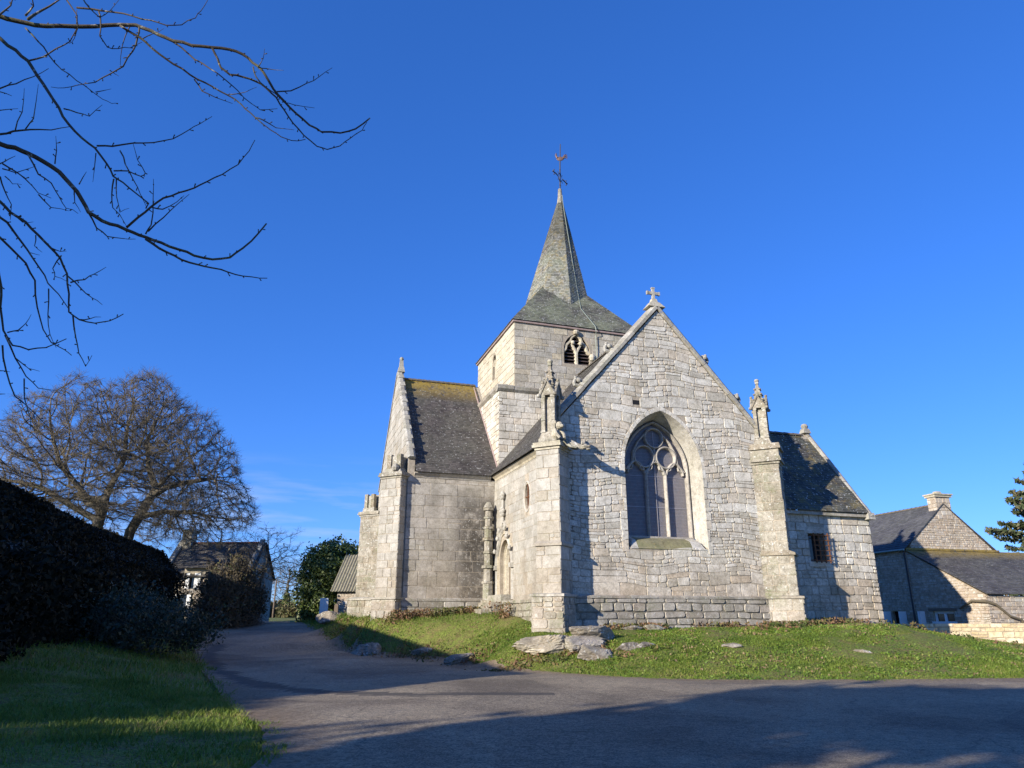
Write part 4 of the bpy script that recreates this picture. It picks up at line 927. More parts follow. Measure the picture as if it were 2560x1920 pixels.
# ---- sacristy wing with its barred window
SX0, SX1, SY0, SY1, SZE, SZR = W, 15.85, 1.0, 5.3, 6.08, 10.72; SYM = 4.2
def sacristy():
    mb = MB(); F = FXZ(SX0, SY0); w_ = SX1 - SX0; ho = [(12.32 - SX0, 3.98), (13.18 - SX0, 3.98), (13.18 - SX0, 5.2), (12.32 - SX0, 5.2)]
    out = [(0, 0.5), (w_, 0.5), (w_, SZE), (0, SZE)]; plate(mb, F, out, [ho], depth=0.6, mat=1)
    big = [(12.3 - SX0, 3.88), (13.2 - SX0, 3.88), (13.2 - SX0, 5.38), (12.3 - SX0, 5.38)]
    courses(mb, F, out, (0.24, 0.42), (0.32, 0.8), 0.02, 0.03, [big], z0=0.9, ch=0.035, split=0.18, warp=0.02, bev=0.018)
    stone(mb, F, [(12.1 - SX0, 5.21), (13.42 - SX0, 5.21), (13.42 - SX0, 5.5), (12.1 - SX0, 5.5)], 0.035, tint=0.8); stone(mb, F, [(12.15 - SX0, 3.76), (13.36 - SX0, 3.76), (13.36 - SX0, 3.97), (12.15 - SX0, 3.97)], 0.06, tint=0.6)
    mb.build("sacristy_wall", [M_GABLE, M_MORT, M_DARK], church)
    mb = MB(); F = FR((SX1, SY0, 0), (0, 1, 0), (0, 0, 1), (1, 0, 0)); w_ = SY1 - SY0; out = [(0, 0.5), (w_, 0.5), (w_, SZE + 0.05), (SYM - SY0, SZR + 0.05), (0, SZE + 0.05)]
    plate(mb, F, out, depth=0.5, mat=1); courses(mb, F, out, (0.24, 0.42), (0.32, 0.8), 0.02, 0.03, z0=0.9, ch=0.035, split=0.15)
    sg = mb.build("sacristy_gable", [M_GABLE, M_MORT], church)
    g = MB()
    for foot in ((SX1 - 0.5, SY0 - 0.32, SZE - 0.02), (SX1 - 0.5, SY1 + 0.32, SZE - 0.02)):
        m = coping("x", (SX1 - 0.18, foot[1], foot[2] - 0.02), (SX1 - 0.18, SYM, SZR + 0.14), (0, 0, 0), (0.2, 0, 0), 0.06, None, over=0.03); k = len(g.v); g.v += m.v; g.f += [tuple(i + k for i in f) for f in m.f]; g.t += m.t; g.m += m.m
    g.box((SX1 - 0.4, SYM - 0.2, SZR + 0.1), (SX1 + 0.06, SYM + 0.2, SZR + 0.36), 0.3, taper=0.3); g.ball((SX1 - 0.17, SYM, SZR + 0.48), (0.2, 0.18, 0.17), 9, 0.3)
    g.box((SX1 - 0.3, SY0 - 0.34, SZE - 0.16), (SX1 + 0.1, SY0 - 0.02, SZE + 0.14), 0.5, taper=0.12); g.build("gable_coping", M_COPE, sg)
    mb = MB(); F, L_ = roofF((SX0 - 0.3, SY0 - 0.28, SZE + 0.12), (SX1 - 0.16, SY0 - 0.28, SZE + 0.12), (SX0 - 0.3, SYM, SZR)); slates(mb, F, [(0, 0), (SX1 - SX0 + 0.14, 0), (SX1 - SX0 + 0.14, L_), (0, L_)], row=0.15, wid=(0.13, 0.24), lift=0.01)
    F, L_ = roofF((SX1 - 0.46, SY1 + 0.28, SZE + 0.12), (SX0 - 0.3, SY1 + 0.28, SZE + 0.12), (SX1 - 0.46, SYM, SZR)); slates(mb, F, [(0, 0), (SX1 - SX0 - 0.16, 0), (SX1 - SX0 - 0.16, L_), (0, L_)], row=0.35, wid=(0.3, 0.5))
    rf = mb.build("sacristy_roof", M_SLATE_X, church); ridge_tiles((SX0 - 0.3, SYM, SZR), (SX1 - 0.46, SYM, SZR), 0.14, M_RIDGE, rf, 0.55)
    mb = MB(); mb.box((SX0, SY0 - 0.2, SZE - 0.06), (SX1 - 0.05, SY0 + 0.2, SZE + 0.1), 0.4); mb.build("sacristy_cornice", M_LOW, church)
    root = bpy.data.objects.new("barred_window", None); scene.collection.objects.link(root); root.parent = church
    mb = MB(); mb.box((12.3, SY0 + 0.42, 4.0), (13.2, SY0 + 0.45, 5.24)); mb.build("pane", M_PANE, root)
    mb = MB(); y = SY0 - 0.26
    for x in (12.40, 12.65, 12.90, 13.15): mb.box((x - 0.022, y - 0.02, 3.9), (x + 0.022, y + 0.02, 5.2))
    for k in range(6): z = 4.0 + k * 0.22; mb.box((12.32, y - 0.035, z - 0.02), (13.23, y - 0.021, z + 0.02))
    for z in (4.03, 5.1):
        for x in (12.37, 13.18): mb.box((x - 0.02, y + 0.021, z - 0.02), (x + 0.02, SY0 + 0.1, z + 0.02))
    mb.build("iron_grille", M_RUST, root)
sacristy()

# ================================================================= GROUND AND ROAD
def sm(a, b, t):
    t = np.clip((np.asarray(t, float) - a) / (b - a), 0, 1); return t * t * (3 - 2 * t)
def zr(y): return 1.25 * sm(22, 60, y)
ROAD_L = [(-2.8, 2.0), (-2.8, 8.98), (-3.25, 10.22), (-3.75, 11.83), (-5.1, 14.05), (-6.9, 18.0), (-9.3, 23.0), (-12.6, 30.0), (-15.9, 37.9), (-18.2, 44.4), (-19.6, 52.4), (-19.9, 58.0), (-25, 66), (-36, 76), (-60, 92)]
ROAD_R = [(-58, 98), (-32, 82), (-20.0, 66.0), (-15.6, 57.0), (-10.7, 42.5), (-7.6, 35.2), (-4.85, 31.1), (-1.8, 28.1), (0.0, 24.9), (2.0, 22.4), (4.0, 21.0), (6.1, 20.4), (10.0, 20.55), (14.1, 21.1), (22.0, 22.8), (40.0, 27.0)]
ROAD = ROAD_L + ROAD_R + [(42, 16), (30, 8), (24, 2), (22, -6), (-2.8, -6)]
def smooth_poly(P, n=3):
    P = [tuple(p) for p in P]
    for _ in range(n):
        Q = []
        for i in range(len(P)):
            a, b = np.array(P[i]), np.array(P[(i + 1) % len(P)]); Q += [tuple(a * 0.75 + b * 0.25), tuple(a * 0.25 + b * 0.75)]
        P = Q
    return P
def C3(x, y, z): p = CL(x, y); return (p[0], p[1], z)
pts = []
ROADS = smooth_poly(ROAD, 2); _lp = None
for (x, y) in ROADS:
    if y > 1 and y < 75 and x < 26 and (_lp is None or math.hypot(x - _lp[0], y - _lp[1]) > 1.1): pts.append((x, y, float(zr(y)))); _lp = (x, y)
for (x, y) in [(0, 5), (5, 5), (12, 8), (20, 12), (28, 14), (5, 14), (12, 16), (-2, 18), (-4, 22), (-8, 28), (-11, 36), (-14, 44), (-17, 52), (-1, 23.4), (-2.6, 25.6), (-4.2, 27.6), (-5.7, 29.6), (-7.3, 32.2), (-9.2, 36), (1.4, 20.9), (4, 19.4), (8, 18.9), (-11.5, 40), (0, -6), (15, -5), (36, 20)]: pts.append((x, y, float(zr(y))))
pts += [C3(-0.4, -1.35, 0.98), C3(-1.5, -0.4, 1.0), C3(1.2, -0.2, 1.2), C3(4.7, -0.2, 1.22), C3(8.6, -0.2, 1.26), C3(9.4, -1.0, 1.27), C3(12, 0.8, 1.33), C3(14, 0.8, 1.30), C3(15.9, 0.8, 1.27), C3(10.5, 0, 1.3),
        C3(-0.6, 2.6, 1.5), C3(-0.8, 5.0, 1.75), C3(-1.2, 7.2, 1.8), C3(-2.5, 8.5, 1.78), C3(-4.2, 8.5, 1.7), C3(-5.3, 7.8, 1.35), C3(-5.9, 9.3, 1.5), C3(-6.2, 12, 1.5), C3(-6.2, 19.8, 1.75), C3(4, 5, 1.3), C3(-1, 14, 1.8), C3(8, 10, 1.5), C3(-2.2, -1.0, 0.6), C3(-2.6, 4, 1.0), C3(-4.3, 6.6, 1.1)]
pts += [(13.9, 27.2, 1.33), (15.7, 26.9, 0.98), (16.9, 27.2, 0.74), (18.9, 27.2, 0.52), (22, 27.5, 0.42), (27, 28.5, 0.4), (20, 34, 0.2), (18, 38, 0.05), (24, 37, 0.05), (30, 36, 0.05), (25, 42, -0.1), (30, 50, -0.1), (35, 36, 0.1), (40, 60, 0.3), (10, 24.2, 0.62), (5, 23.4, 0.42), (12, 25.8, 1.06), (7, 25.0, 0.85)]
pts += [(-4.2, 9, 0.02), (-6, 13, 0.06), (-8, 17, 0.22), (-9, 11, 0.22), (-12, 15, 0.5), (-6, 5, 0.08), (-10, 4, 0.2), (-11.5, 22, 0.5), (-14.5, 20, 0.95), (-14, 28, 0.6), (-17, 26, 1.35), (-18, 36, 0.9), (-20, 33, 1.5), (-21, 45, 1.3), (-24, 50, 1.7), (-22, 18, 1.4), (-30, 35, 1.7), (-30, 60, 1.7), (-14, 6, 0.5), (-25, -5, 0.6), (0, -30, 0.2), (-40, -30, 1), (40, -30, 0.2)]
pts += [(-12.5, 56, 1.35), (-9, 48, 1.2), (-6, 60, 1.5), (-12, 75, 1.6), (-50, 110, 1.5), (-45, 140, 1.6), (-51, 170, 1.9), (-20, 120, 1.6), (0, 100, 1.6), (40, 100, 1)]
for a in range(0, 360, 30): pts.append((320 * math.cos(R(a)), 320 * math.sin(R(a)), 1.3)); pts.append((1900 * math.cos(R(a)), 1900 * math.sin(R(a)), 1.0))
PT = np.array(pts); CQ = 0.35
def _ker(d2): return np.sqrt(d2 + CQ * CQ)
_A = _ker(((PT[:, None, :2] - PT[None, :, :2]) ** 2).sum(-1)); _n = len(PT)
_M = np.zeros((_n + 1, _n + 1)); _M[:_n, :_n] = _A - 0.02 * np.eye(_n); _M[:_n, _n] = 1; _M[_n, :_n] = 1
_w = np.linalg.solve(_M, np.concatenate([PT[:, 2], [0]]))
def hgt(x, y):
    x = np.asarray(x, float); y = np.asarray(y, float); sh = x.shape; q = np.stack([x.ravel(), y.ravel()], 1); o = np.empty(len(q))
    for i in range(0, len(q), 20000):
        d2 = ((q[i:i + 20000, None, :] - PT[None, :, :2]) ** 2).sum(-1); o[i:i + 20000] = _ker(d2) @ _w[:_n] + _w[_n]
    return o.reshape(sh)
def h1(x, y): return float(hgt(np.array([x]), np.array([y]))[0])
def poly_mask(x, y, poly):
    c = np.zeros(x.shape, bool); j = len(poly) - 1
    for i in range(len(poly)):
        (xi, yi), (xj, yj) = poly[i], poly[j]
        if yi != yj: c ^= ((yi > y) != (yj > y)) & (x < (xj - xi) * (y - yi) / (yj - yi) + xi)
        j = i
    return c
def poly_dist(x, y, poly):
    """distance to and nearest point of a closed outline"""
    best = np.full(x.shape, 1e9); bx = np.zeros(x.shape); by = np.zeros(x.shape)
    for i in range(len(poly)):
        (x0, y0), (x1, y1) = poly[i], poly[(i + 1) % len(poly)]; dx, dy = x1 - x0, y1 - y0
        t = np.clip(((x - x0) * dx + (y - y0) * dy) / (dx * dx + dy * dy + 1e-9), 0, 1); px, py = x0 + t * dx, y0 + t * dy
        d = np.hypot(x - px, y - py); m = d < best; best = np.where(m, d, best); bx = np.where(m, px, bx); by = np.where(m, py, by)
    return best, bx, by
def vnoise(x, y, s, seed=0):
    """cheap smooth value noise"""
    x = np.asarray(x) / s + seed * 17.3; y = np.asarray(y) / s + seed * 9.1; xi, yi = np.floor(x), np.floor(y); fx, fy = x - xi, y - yi
    h = lambda a, b: (np.sin(a * 127.1 + b * 311.7 + seed) * 43758.5453) % 1.0
    fx = fx * fx * (3 - 2 * fx); fy = fy * fy * (3 - 2 * fy)
    return (h(xi, yi) * (1 - fx) + h(xi + 1, yi) * fx) * (1 - fy) + (h(xi, yi + 1) * (1 - fx) + h(xi + 1, yi + 1) * fx) * fy

def ground_mat():
    t = NT("turf_soil"); a = t.noise(0.35, 6, 0.6); b = t.noise(3.5, 6, 0.7); c = t.noise(18, 4, 0.7)
    col = t.ramp(a, [(0.35, (0.10, 0.135, 0.025)), (0.52, (0.145, 0.175, 0.035)), (0.68, (0.19, 0.165, 0.06))])
    col = t.mix(t.ramp(b, [(0.48, 0.0), (0.62, 0.75)]), col, (0.16, 0.11, 0.055)); col = t.mix(0.9, col, t.ramp(c, [(0.36, (0.3, 0.3, 0.3)), (0.64, (1.7, 1.7, 1.5))]), 'MULTIPLY')
    t.bump(c, 0.8, 0.05); return t.done(col, 0.95)
M_GROUND = ground_mat()
def ground():
    xs = np.unique(np.concatenate([np.linspace(-1900, -120, 12), np.linspace(-120, -34, 22), np.arange(-34, 32, 0.4), np.linspace(32, 130, 24), np.linspace(130, 1900, 12)]))
    ys = np.unique(np.concatenate([np.linspace(-1900, -40, 12), np.linspace(-40, 4, 16), np.arange(4, 48, 0.4), np.linspace(48, 190, 60), np.linspace(190, 1900, 14)]))
    X, Y = np.meshgrid(xs, ys); Z = hgt(X, Y); rm = poly_mask(X, Y, ROADS); d, _, _ = poly_dist(X, Y, ROADS); inner = rm & (d > 0.45)
    bump = (vnoise(X, Y, 1.1, 1) - 0.5) * 0.10 + (vnoise(X, Y, 0.45, 2) - 0.5) * 0.05
    Z = Z + np.where(rm, -0.03, bump * np.clip(d / 1.2, 0, 1)) - np.where(inner, 0.12, 0)
    ny, nx = X.shape; V = np.stack([X, Y, Z], -1).reshape(-1, 3); I = np.arange(nx * ny).reshape(ny, nx)
    Fq = np.stack([I[:-1, :-1], I[:-1, 1:], I[1:, 1:], I[1:, :-1]], -1).reshape(-1, 4)
    tag(np_mesh("ground", V, Fq, M_GROUND, smooth=True), "uneven winter turf and soil round the church", "ground", kind="structure")
ground()
def road_mat():
    t = NT("worn_asphalt"); a = t.noise(0.30, 5, 0.55, dist=0.6); b = t.noise(38, 4, 0.8); c = t.noise(1.6, 6, 0.7); s = t.noise(110, 2, 0.6); g = t.noise(11, 5, 0.75)
    col = t.ramp(a, [(0.36, (0.145, 0.115, 0.08)), (0.5, (0.24, 0.195, 0.135)), (0.66, (0.31, 0.255, 0.175))])
    col = t.mix(t.ramp(c, [(0.42, 0.0), (0.7, 0.55)]), col, (0.21, 0.175, 0.125))
    pa = t.n('ShaderNodeTexVoronoi'); pa.inputs['Scale'].default_value = 0.33; t.l(t.mix(0.12, t.tc.outputs['Object'], t.n('ShaderNodeTexNoise').outputs['Color']), pa.inputs['Vector'])   # old repair patches
    col = t.mix(0.5, col, t.ramp(t.n('ShaderNodeTexNoise').outputs['Fac'] if False else t.math('FRACT', t.math('MULTIPLY', pa.outputs['Color'], 3.7)), [(0.0, (0.6, 0.6, 0.62)), (0.4, (1, 1, 1)), (1.0, (1.25, 1.22, 1.15))]), 'MULTIPLY')
    col = t.mix(0.8, col, t.ramp(g, [(0.33, (0.45, 0.44, 0.43)), (0.5, (1.0, 1.0, 1.0)), (0.67, (1.5, 1.47, 1.4))]), 'MULTIPLY')
    col = t.mix(0.85, col, t.ramp(b, [(0.36, (0.3, 0.3, 0.3)), (0.5, (0.95, 0.95, 0.95)), (0.64, (2.0, 1.97, 1.9))]), 'MULTIPLY')
    col = t.mix(t.ramp(t.noise(48, 2, 0.5), [(0.66, 0.0), (0.70, 0.75)]), col, (0.5, 0.46, 0.38))
    cr = t.n('ShaderNodeTexVoronoi', feature='DISTANCE_TO_EDGE'); cr.inputs['Scale'].default_value = 0.55; cn = t.n('ShaderNodeTexNoise'); cn.inputs['Scale'].default_value = 2.2; t.l(t.tc.outputs['Object'], cn.inputs['Vector']); t.l(t.mix(0.22, t.tc.outputs['Object'], cn.outputs['Color'], 'ADD'), cr.inputs['Vector'])
    col = t.mix(t.math('MULTIPLY', t.ramp(cr.outputs['Distance'], [(0.003, 0.4), (0.010, 0.0)]), t.ramp(a, [(0.45, 0.0), (0.55, 1.0)])), col, (0.04, 0.036, 0.03))
    at = t.n('ShaderNodeAttribute', attribute_name='tint').outputs['Fac']                  # dirt and gravel washed to the edge; tar strip
    col = t.mix(t.math('MULTIPLY', t.ramp(at, [(0.0, 1.0), (0.5, 0.0)]), t.ramp(c, [(0.3, 0.35), (0.55, 1.0)])), col, t.mix(0.8, (0.19, 0.135, 0.08), t.ramp(g, [(0.35, (0.5, 0.5, 0.5)), (0.65, (1.5, 1.5, 1.5))]), 'MULTIPLY'))
    col = t.mix(t.ramp(at, [(0.56, 0.0), (0.85, 0.8)]), col, (0.05, 0.046, 0.042))
    t.b.inputs['Specular IOR Level'].default_value = 0.35
    t.bump(t.math('ADD', t.math('ADD', t.math('MULTIPLY', b, 0.7), t.math('MULTIPLY', s, 0.4)), g), 1.0, 0.02); return t.done(col, 0.85)
M_ROAD = road_mat()
def road():
    V = []; Fq = []; T = []
    def patch(x0, x1, y0, y1, st):
        xs = np.arange(x0, x1 + st, st); ys = np.arange(y0, y1 + st, st); X, Y = np.meshgrid(xs, ys)
        m = poly_mask(X, Y, ROADS); d, bx, by = poly_dist(X, Y, ROADS)
        snap = (~m) & (d < st * 0.9); m2 = m | snap; Xs = np.where(snap, bx, X); Ys = np.where(snap, by, Y)
        jit = (vnoise(X, Y, 0.7, 5) - 0.5) * 0.35; dd = np.maximum(d, 1e-6)
        Z = hgt(Xs, Ys) + 0.03 + 0.03 * np.clip(d / 1.5, 0, 1)
        ny, nx = X.shape; I = np.arange(nx * ny).reshape(ny, nx) + len(V) ; ok = m2[:-1, :-1] & m2[:-1, 1:] & m2[1:, 1:] & m2[1:, :-1]
        V.extend(np.stack([Xs, Ys, Z], -1).reshape(-1, 3).tolist())
        q = np.stack([I[:-1, :-1], I[:-1, 1:], I[1:, 1:], I[1:, :-1]], -1)[ok]; Fq.extend(q.tolist())
        e = np.where(m, d, 0)[:-1, :-1][ok]; cx, cy = X[:-1, :-1][ok], Y[:-1, :-1][ok]
        lft = sm(1.2, 3.2, d)[:-1, :-1][ok]; tt = np.clip(e / 2.2, 0, 0.5)
        strip = poly_dist(cx, cy, STRIP)[0] + (vnoise(cx, cy, 0.8, 3) - 0.5) * 0.35
        tt = np.where(strip < 0.42, 0.5 + 0.5 * np.clip((0.42 - strip) / 0.25, 0, 1), tt); T.extend(tt.tolist())
    _s = [(-14.2, 36.0), (-12.4, 30.5), (-9.6, 24.5), (-6.9, 19.8), (-4.5, 17.2), (-2.2, 16.4), (0.5, 16.6)]; STRIP = _s + _s[::-1][1:-1]
    patch(-24, 44, -6, 62, 0.28); patch(-64, -18, 62.28, 100, 1.2)
    V_ = np.array(V); Fa = np.array(Fq); used = np.unique(Fa); mp_ = np.zeros(len(V_), int); mp_[used] = np.arange(len(used))
    tag(np_mesh("road", V_[used], mp_[Fa], M_ROAD, tint=T, smooth=True), "worn grey asphalt lane bending past the church", "road", kind="structure")
road()

# ---------------------------------------------------------------- leaves, blades, twigs
def leaf_mat(name, stops, rough=0.6, trans=0.25, spec=0.3):
    t = NT(name); col = t.ramp(t.tint(), stops); t.b.inputs['Specular IOR Level'].default_value = spec
    t.l(col, t.b.inputs['Base Color']); t.b.inputs['Roughness'].default_value = rough
    if trans:
        tr = t.n('ShaderNodeBsdfTranslucent'); t.l(col, tr.inputs['Color']); mx = t.n('ShaderNodeMixShader'); mx.inputs[0].default_value = trans
        t.l(t.b.outputs[0], mx.inputs[1]); t.l(tr.outputs[0], mx.inputs[2]); t.l(mx.outputs[0], t.out.inputs[0])
    return t.m
M_GRASS = leaf_mat("grass_blades", [(0.0, (0.065, 0.11, 0.016)), (0.3, (0.115, 0.18, 0.024)), (0.5, (0.17, 0.235, 0.034)), (0.68, (0.22, 0.255, 0.05)), (0.82, (0.25, 0.205, 0.08)), (1.0, (0.27, 0.18, 0.10))], 0.6, 0.3)
M_EVER = leaf_mat("evergreen_leaves", [(0.0, (0.018, 0.03, 0.01)), (0.5, (0.045, 0.075, 0.02)), (0.85, (0.085, 0.12, 0.035)), (1.0, (0.13, 0.145, 0.06))], 0.45, 0.15, 0.5)
M_IVY = leaf_mat("ivy_leaves", [(0.0, (0.05, 0.075, 0.018)), (0.5, (0.115, 0.165, 0.038)), (1.0, (0.20, 0.23, 0.07))], 0.45, 0.15, 0.5)
M_CONI = leaf_mat("conifer_needles", [(0.0, (0.035, 0.05, 0.022)), (0.5, (0.075, 0.095, 0.04)), (0.8, (0.13, 0.115, 0.06)), (1.0, (0.19, 0.13, 0.09))], 0.6, 0.1)
M_BRUSH = leaf_mat("winter_brush", [(0.0, (0.03, 0.024, 0.015)), (0.5, (0.07, 0.055, 0.03)), (0.8, (0.11, 0.085, 0.04)), (1.0, (0.075, 0.085, 0.03))], 0.8, 0.1)
M_BRAM = leaf_mat("bramble_leaves", [(0.0, (0.025, 0.035, 0.02)), (0.6, (0.05, 0.065, 0.035)), (1.0, (0.08, 0.09, 0.06))], 0.6, 0.1)
M_HEDGE = leaf_mat("far_hedge", [(0.0, (0.06, 0.055, 0.025)), (0.5, (0.13, 0.11, 0.05)), (0.85, (0.17, 0.15, 0.06)), (1.0, (0.09, 0.12, 0.04))], 0.7, 0.1)
M_WEED = leaf_mat("wall_weeds", [(0.0, (0.06, 0.09, 0.02)), (0.4, (0.14, 0.13, 0.045)), (0.75, (0.20, 0.105, 0.06)), (1.0, (0.26, 0.17, 0.10))], 0.7, 0.2)
M_BARK = stone_mat("tree_bark", [(0.085, 0.07, 0.05), (0.12, 0.10, 0.075)], 0.3, 0.7, 0.0, grain=30, stain=0.5)
M_TWIG = plain("twig_bark", (0.135, 0.112, 0.075), 0.8, 0, 0.4, 3)
M_NEAR = stone_mat("mossy_branch_bark", [(0.055, 0.044, 0.032), (0.08, 0.064, 0.045)], 0.35, 0.75, 0.0, grain=60, stain=0.3)

def quads(C, size, nrm=None, aspect=1.6, droop=0.0, seed=0):
    """leaf quads round centres C (n,3)"""
    g = np.random.default_rng(seed); n = len(C); a = g.normal(size=(n, 3)); a[:, 2] -= droop; a /= np.linalg.norm(a, axis=1)[:, None]
    b = g.normal(size=(n, 3)); 
    if nrm is not None: b = b * 0.6 + nrm
    b = np.cross(a, b); b /= np.linalg.norm(b, axis=1)[:, None] + 1e-9
    s = (size * g.uniform(0.6, 1.4, n))[:, None]; a = a * s * aspect / 2; b = b * s / 2
    V = np.stack([C - a, C + b * 0.9, C + a, C - b * 0.9], 1).reshape(-1, 3); return V, np.arange(4 * n).reshape(n, 4)
def blob_points(blobs, n, seed=0, shell=0.55):
    """points in and near the surface of lumpy ellipsoids"""
    g = np.random.default_rng(seed); vol = np.array([b[3] * b[4] * b[5] for b in blobs]) ** (2 / 3); idx = g.choice(len(blobs), n, p=vol / vol.sum())
    B = np.array([b[:6] for b in blobs])[idx]; d = g.normal(size=(n, 3)); d /= np.linalg.norm(d, axis=1)[:, None]
    lump = 1 + 0.22 * np.sin(d[:, 0] * 7 + idx) * np.sin(d[:, 1] * 6 + idx * 2) + 0.15 * np.sin(d[:, 2] * 11 + idx * 3 + d[:, 0] * 5)
    r = (1 - shell * g.random(n) ** 1.6) * lump
    return B[:, :3] + d * B[:, 3:6] * r[:, None], d, r
def foliage(name, blobs, n, size, mat, parent=None, seed=0, zmin=None, aspect=1.5, clump=0.25, shell=0.55, tj=0.25):
    C, d, r = blob_points(blobs, n, seed, shell); g = np.random.default_rng(seed + 1)
    if clump:                                                         # gather leaves into sprays
        k = max(8, n // 22); pick = g.integers(0, n, k); who = g.integers(0, k, n); m = g.random(n) < 0.8
        C = np.where(m[:, None], C[pick][who] + g.normal(size=(n, 3)) * clump, C); tc_ = g.random(k)[who]
    else: tc_ = g.random(n)
    if zmin is not None: k_ = C[:, 2] > zmin; C, d, tc_ = C[k_], d[k_], tc_[k_]
    V, Fq = quads(C, size, d, aspect, seed=seed + 2); t = np.clip(0.7 * tc_ + tj * g.normal(size=len(C)) + 0.15, 0, 1)
    return np_mesh(name, V, Fq, mat, parent, tint=t)
def segs_mesh(name, P0, P1, r0, r1, mat, parent=None, k=4, tint=None):
    """tapered prisms along many segments"""
    P0, P1 = np.asarray(P0, float), np.asarray(P1, float); r0, r1 = np.asarray(r0, float), np.asarray(r1, float); n = len(P0)
    d = P1 - P0; L_ = np.linalg.norm(d, axis=1)[:, None] + 1e-9; d /= L_; up = np.where(np.abs(d[:, 2:3]) < 0.9, np.array([[0, 0, 1.0]]), np.array([[1.0, 0, 0]]))
    a = np.cross(d, up); a /= np.linalg.norm(a, axis=1)[:, None]; b = np.cross(d, a); V = np.empty((n, 2 * k, 3)); e_ = d * np.minimum(r1, 0.03)[:, None] * 0.5
    for i in range(k):
        c_, s_ = math.cos(2 * math.pi * i / k), math.sin(2 * math.pi * i / k); V[:, i] = P0 - e_ + (a * c_ + b * s_) * r0[:, None]; V[:, k + i] = P1 + e_ + (a * c_ + b * s_) * r1[:, None]
    base = np.array([[i, (i + 1) % k, k + (i + 1) % k, k + i] for i in range(k)]); Fq = (np.arange(n)[:, None, None] * 2 * k + base[None]).reshape(-1, 4)
    return np_mesh(name, V.reshape(-1, 3), Fq, mat, parent, tint=np.repeat(np.random.default_rng(3).random(n) if tint is None else tint, k), smooth=k > 4)

def colonize(start, attr, step, di, dk, iters=140, seed=0, bias=(0, 0, 0.0), jit=0.18):
    """space colonisation: grow nodes from the start polylines towards attractor points"""
    g = np.random.default_rng(seed); pos = []; par = []
    for line in start:
        prev = line[0] if isinstance(line[0], int) else None
        for p in (line[1:] if prev is not None else line): pos.append(np.array(p, float)); par.append(-1 if prev is None else prev); prev = len(pos) - 1
    P = np.array(pos); par = list(par); A = np.array(attr); best = np.full(len(A), 1e9); near = np.zeros(len(A), int); alive = np.ones(len(A), bool); new0 = 0; bias = np.array(bias)
    for it in range(iters):
        for j in range(new0, len(P)):
            d = np.linalg.norm(A - P[j], axis=1); m = d < best; best[m] = d[m]; near[m] = j
        new0 = len(P); alive &= best > dk; m = alive & (best < di)
        if not m.any(): break
        idx = near[m]; d = A[m] - P[idx]; d /= np.linalg.norm(d, axis=1)[:, None] + 1e-9; acc = np.zeros((len(P), 3)); np.add.at(acc, idx, d); u = np.unique(idx)
        dirs = acc[u]; dirs /= np.linalg.norm(dirs, axis=1)[:, None] + 1e-9; dirs += bias + g.normal(size=dirs.shape) * jit; dirs /= np.linalg.norm(dirs, axis=1)[:, None]
        P = np.vstack([P, P[u] + dirs * step]); par += u.tolist()
    return P, np.array(par)
def tree_mesh(root, P, par, r_tip, expo, mats, tw_n, tw_len, tw_r, seed=0, rmax=None, trunk_nodes=0, droop=0.0, split=0.05):
    n = len(P); kids = np.zeros(n, int); acc = np.zeros(n)
    for i in range(n - 1, -1, -1):
        if kids[i] == 0: acc[i] = r_tip ** expo
        if par[i] >= 0: acc[par[i]] += acc[i]; kids[par[i]] += 1
    r = acc ** (1 / expo)
    if rmax: r = np.minimum(r, rmax)
    i = np.where(par >= 0)[0]; big = r[i] >= split; m = i[big]; s = i[~big]
    if len(m): segs_mesh("trunk", P[par[m]], P[m], np.minimum(r[par[m]], r[m] * 1.35), r[m], mats[0], root, 8)
    g = np.random.default_rng(seed); tips = np.where((kids <= 1) & (r < r_tip * 2.6))[0]; T = np.repeat(tips, tw_n); pd = P[T] - P[np.maximum(par[T], 0)]; pd /= np.linalg.norm(pd, axis=1)[:, None] + 1e-9
    dr = pd * 1.0 + g.normal(size=pd.shape) * 0.42; dr[:, 2] -= droop; dr /= np.linalg.norm(dr, axis=1)[:, None]; l = (tw_len * g.uniform(0.4, 1.3, len(T)))[:, None]
    M1 = P[T] + dr * l * 0.55; d2 = dr + g.normal(size=dr.shape) * 0.45; d2 /= np.linalg.norm(d2, axis=1)[:, None]; E1 = M1 + d2 * l * 0.5
    d3 = dr + g.normal(size=dr.shape) * 0.7; d3 /= np.linalg.norm(d3, axis=1)[:, None]; E2 = M1 + d3 * l * 0.45
    one = np.ones(len(T))
    P0 = np.vstack([P[par[s]], P[T], M1, M1]); P1 = np.vstack([P[s], M1, E1, E2])
    R0 = np.concatenate([np.minimum(r[par[s]], r[s] * 1.35), one * tw_r, one * tw_r * 0.75, one * tw_r * 0.7]); R1 = np.concatenate([r[s], one * tw_r * 0.75, one * tw_r * 0.45, one * tw_r * 0.4])
    segs_mesh("crown", P0, P1, R0, R1, mats[1], root, 3)
    return r
def dome(c, rx, ry, rz, n, seed, zcut=-0.35, shell=0.75, extra=None):
    """attractors in the outer part of a dome"""
    g = np.random.default_rng(seed); out = []
    while len(out) < n:
        d = g.normal(size=3); d /= np.linalg.norm(d)
        if d[2] < zcut: continue
        rr = (1 - shell * g.random() ** 1.5) * (1 + 0.12 * math.sin(d[0] * 8 + seed) * math.cos(d[1] * 7) + 0.06 * math.sin(d[2] * 17)); p = np.array(c) + d * np.array([rx, ry, rz]) * rr
        out.append(p)
    return np.array(out)

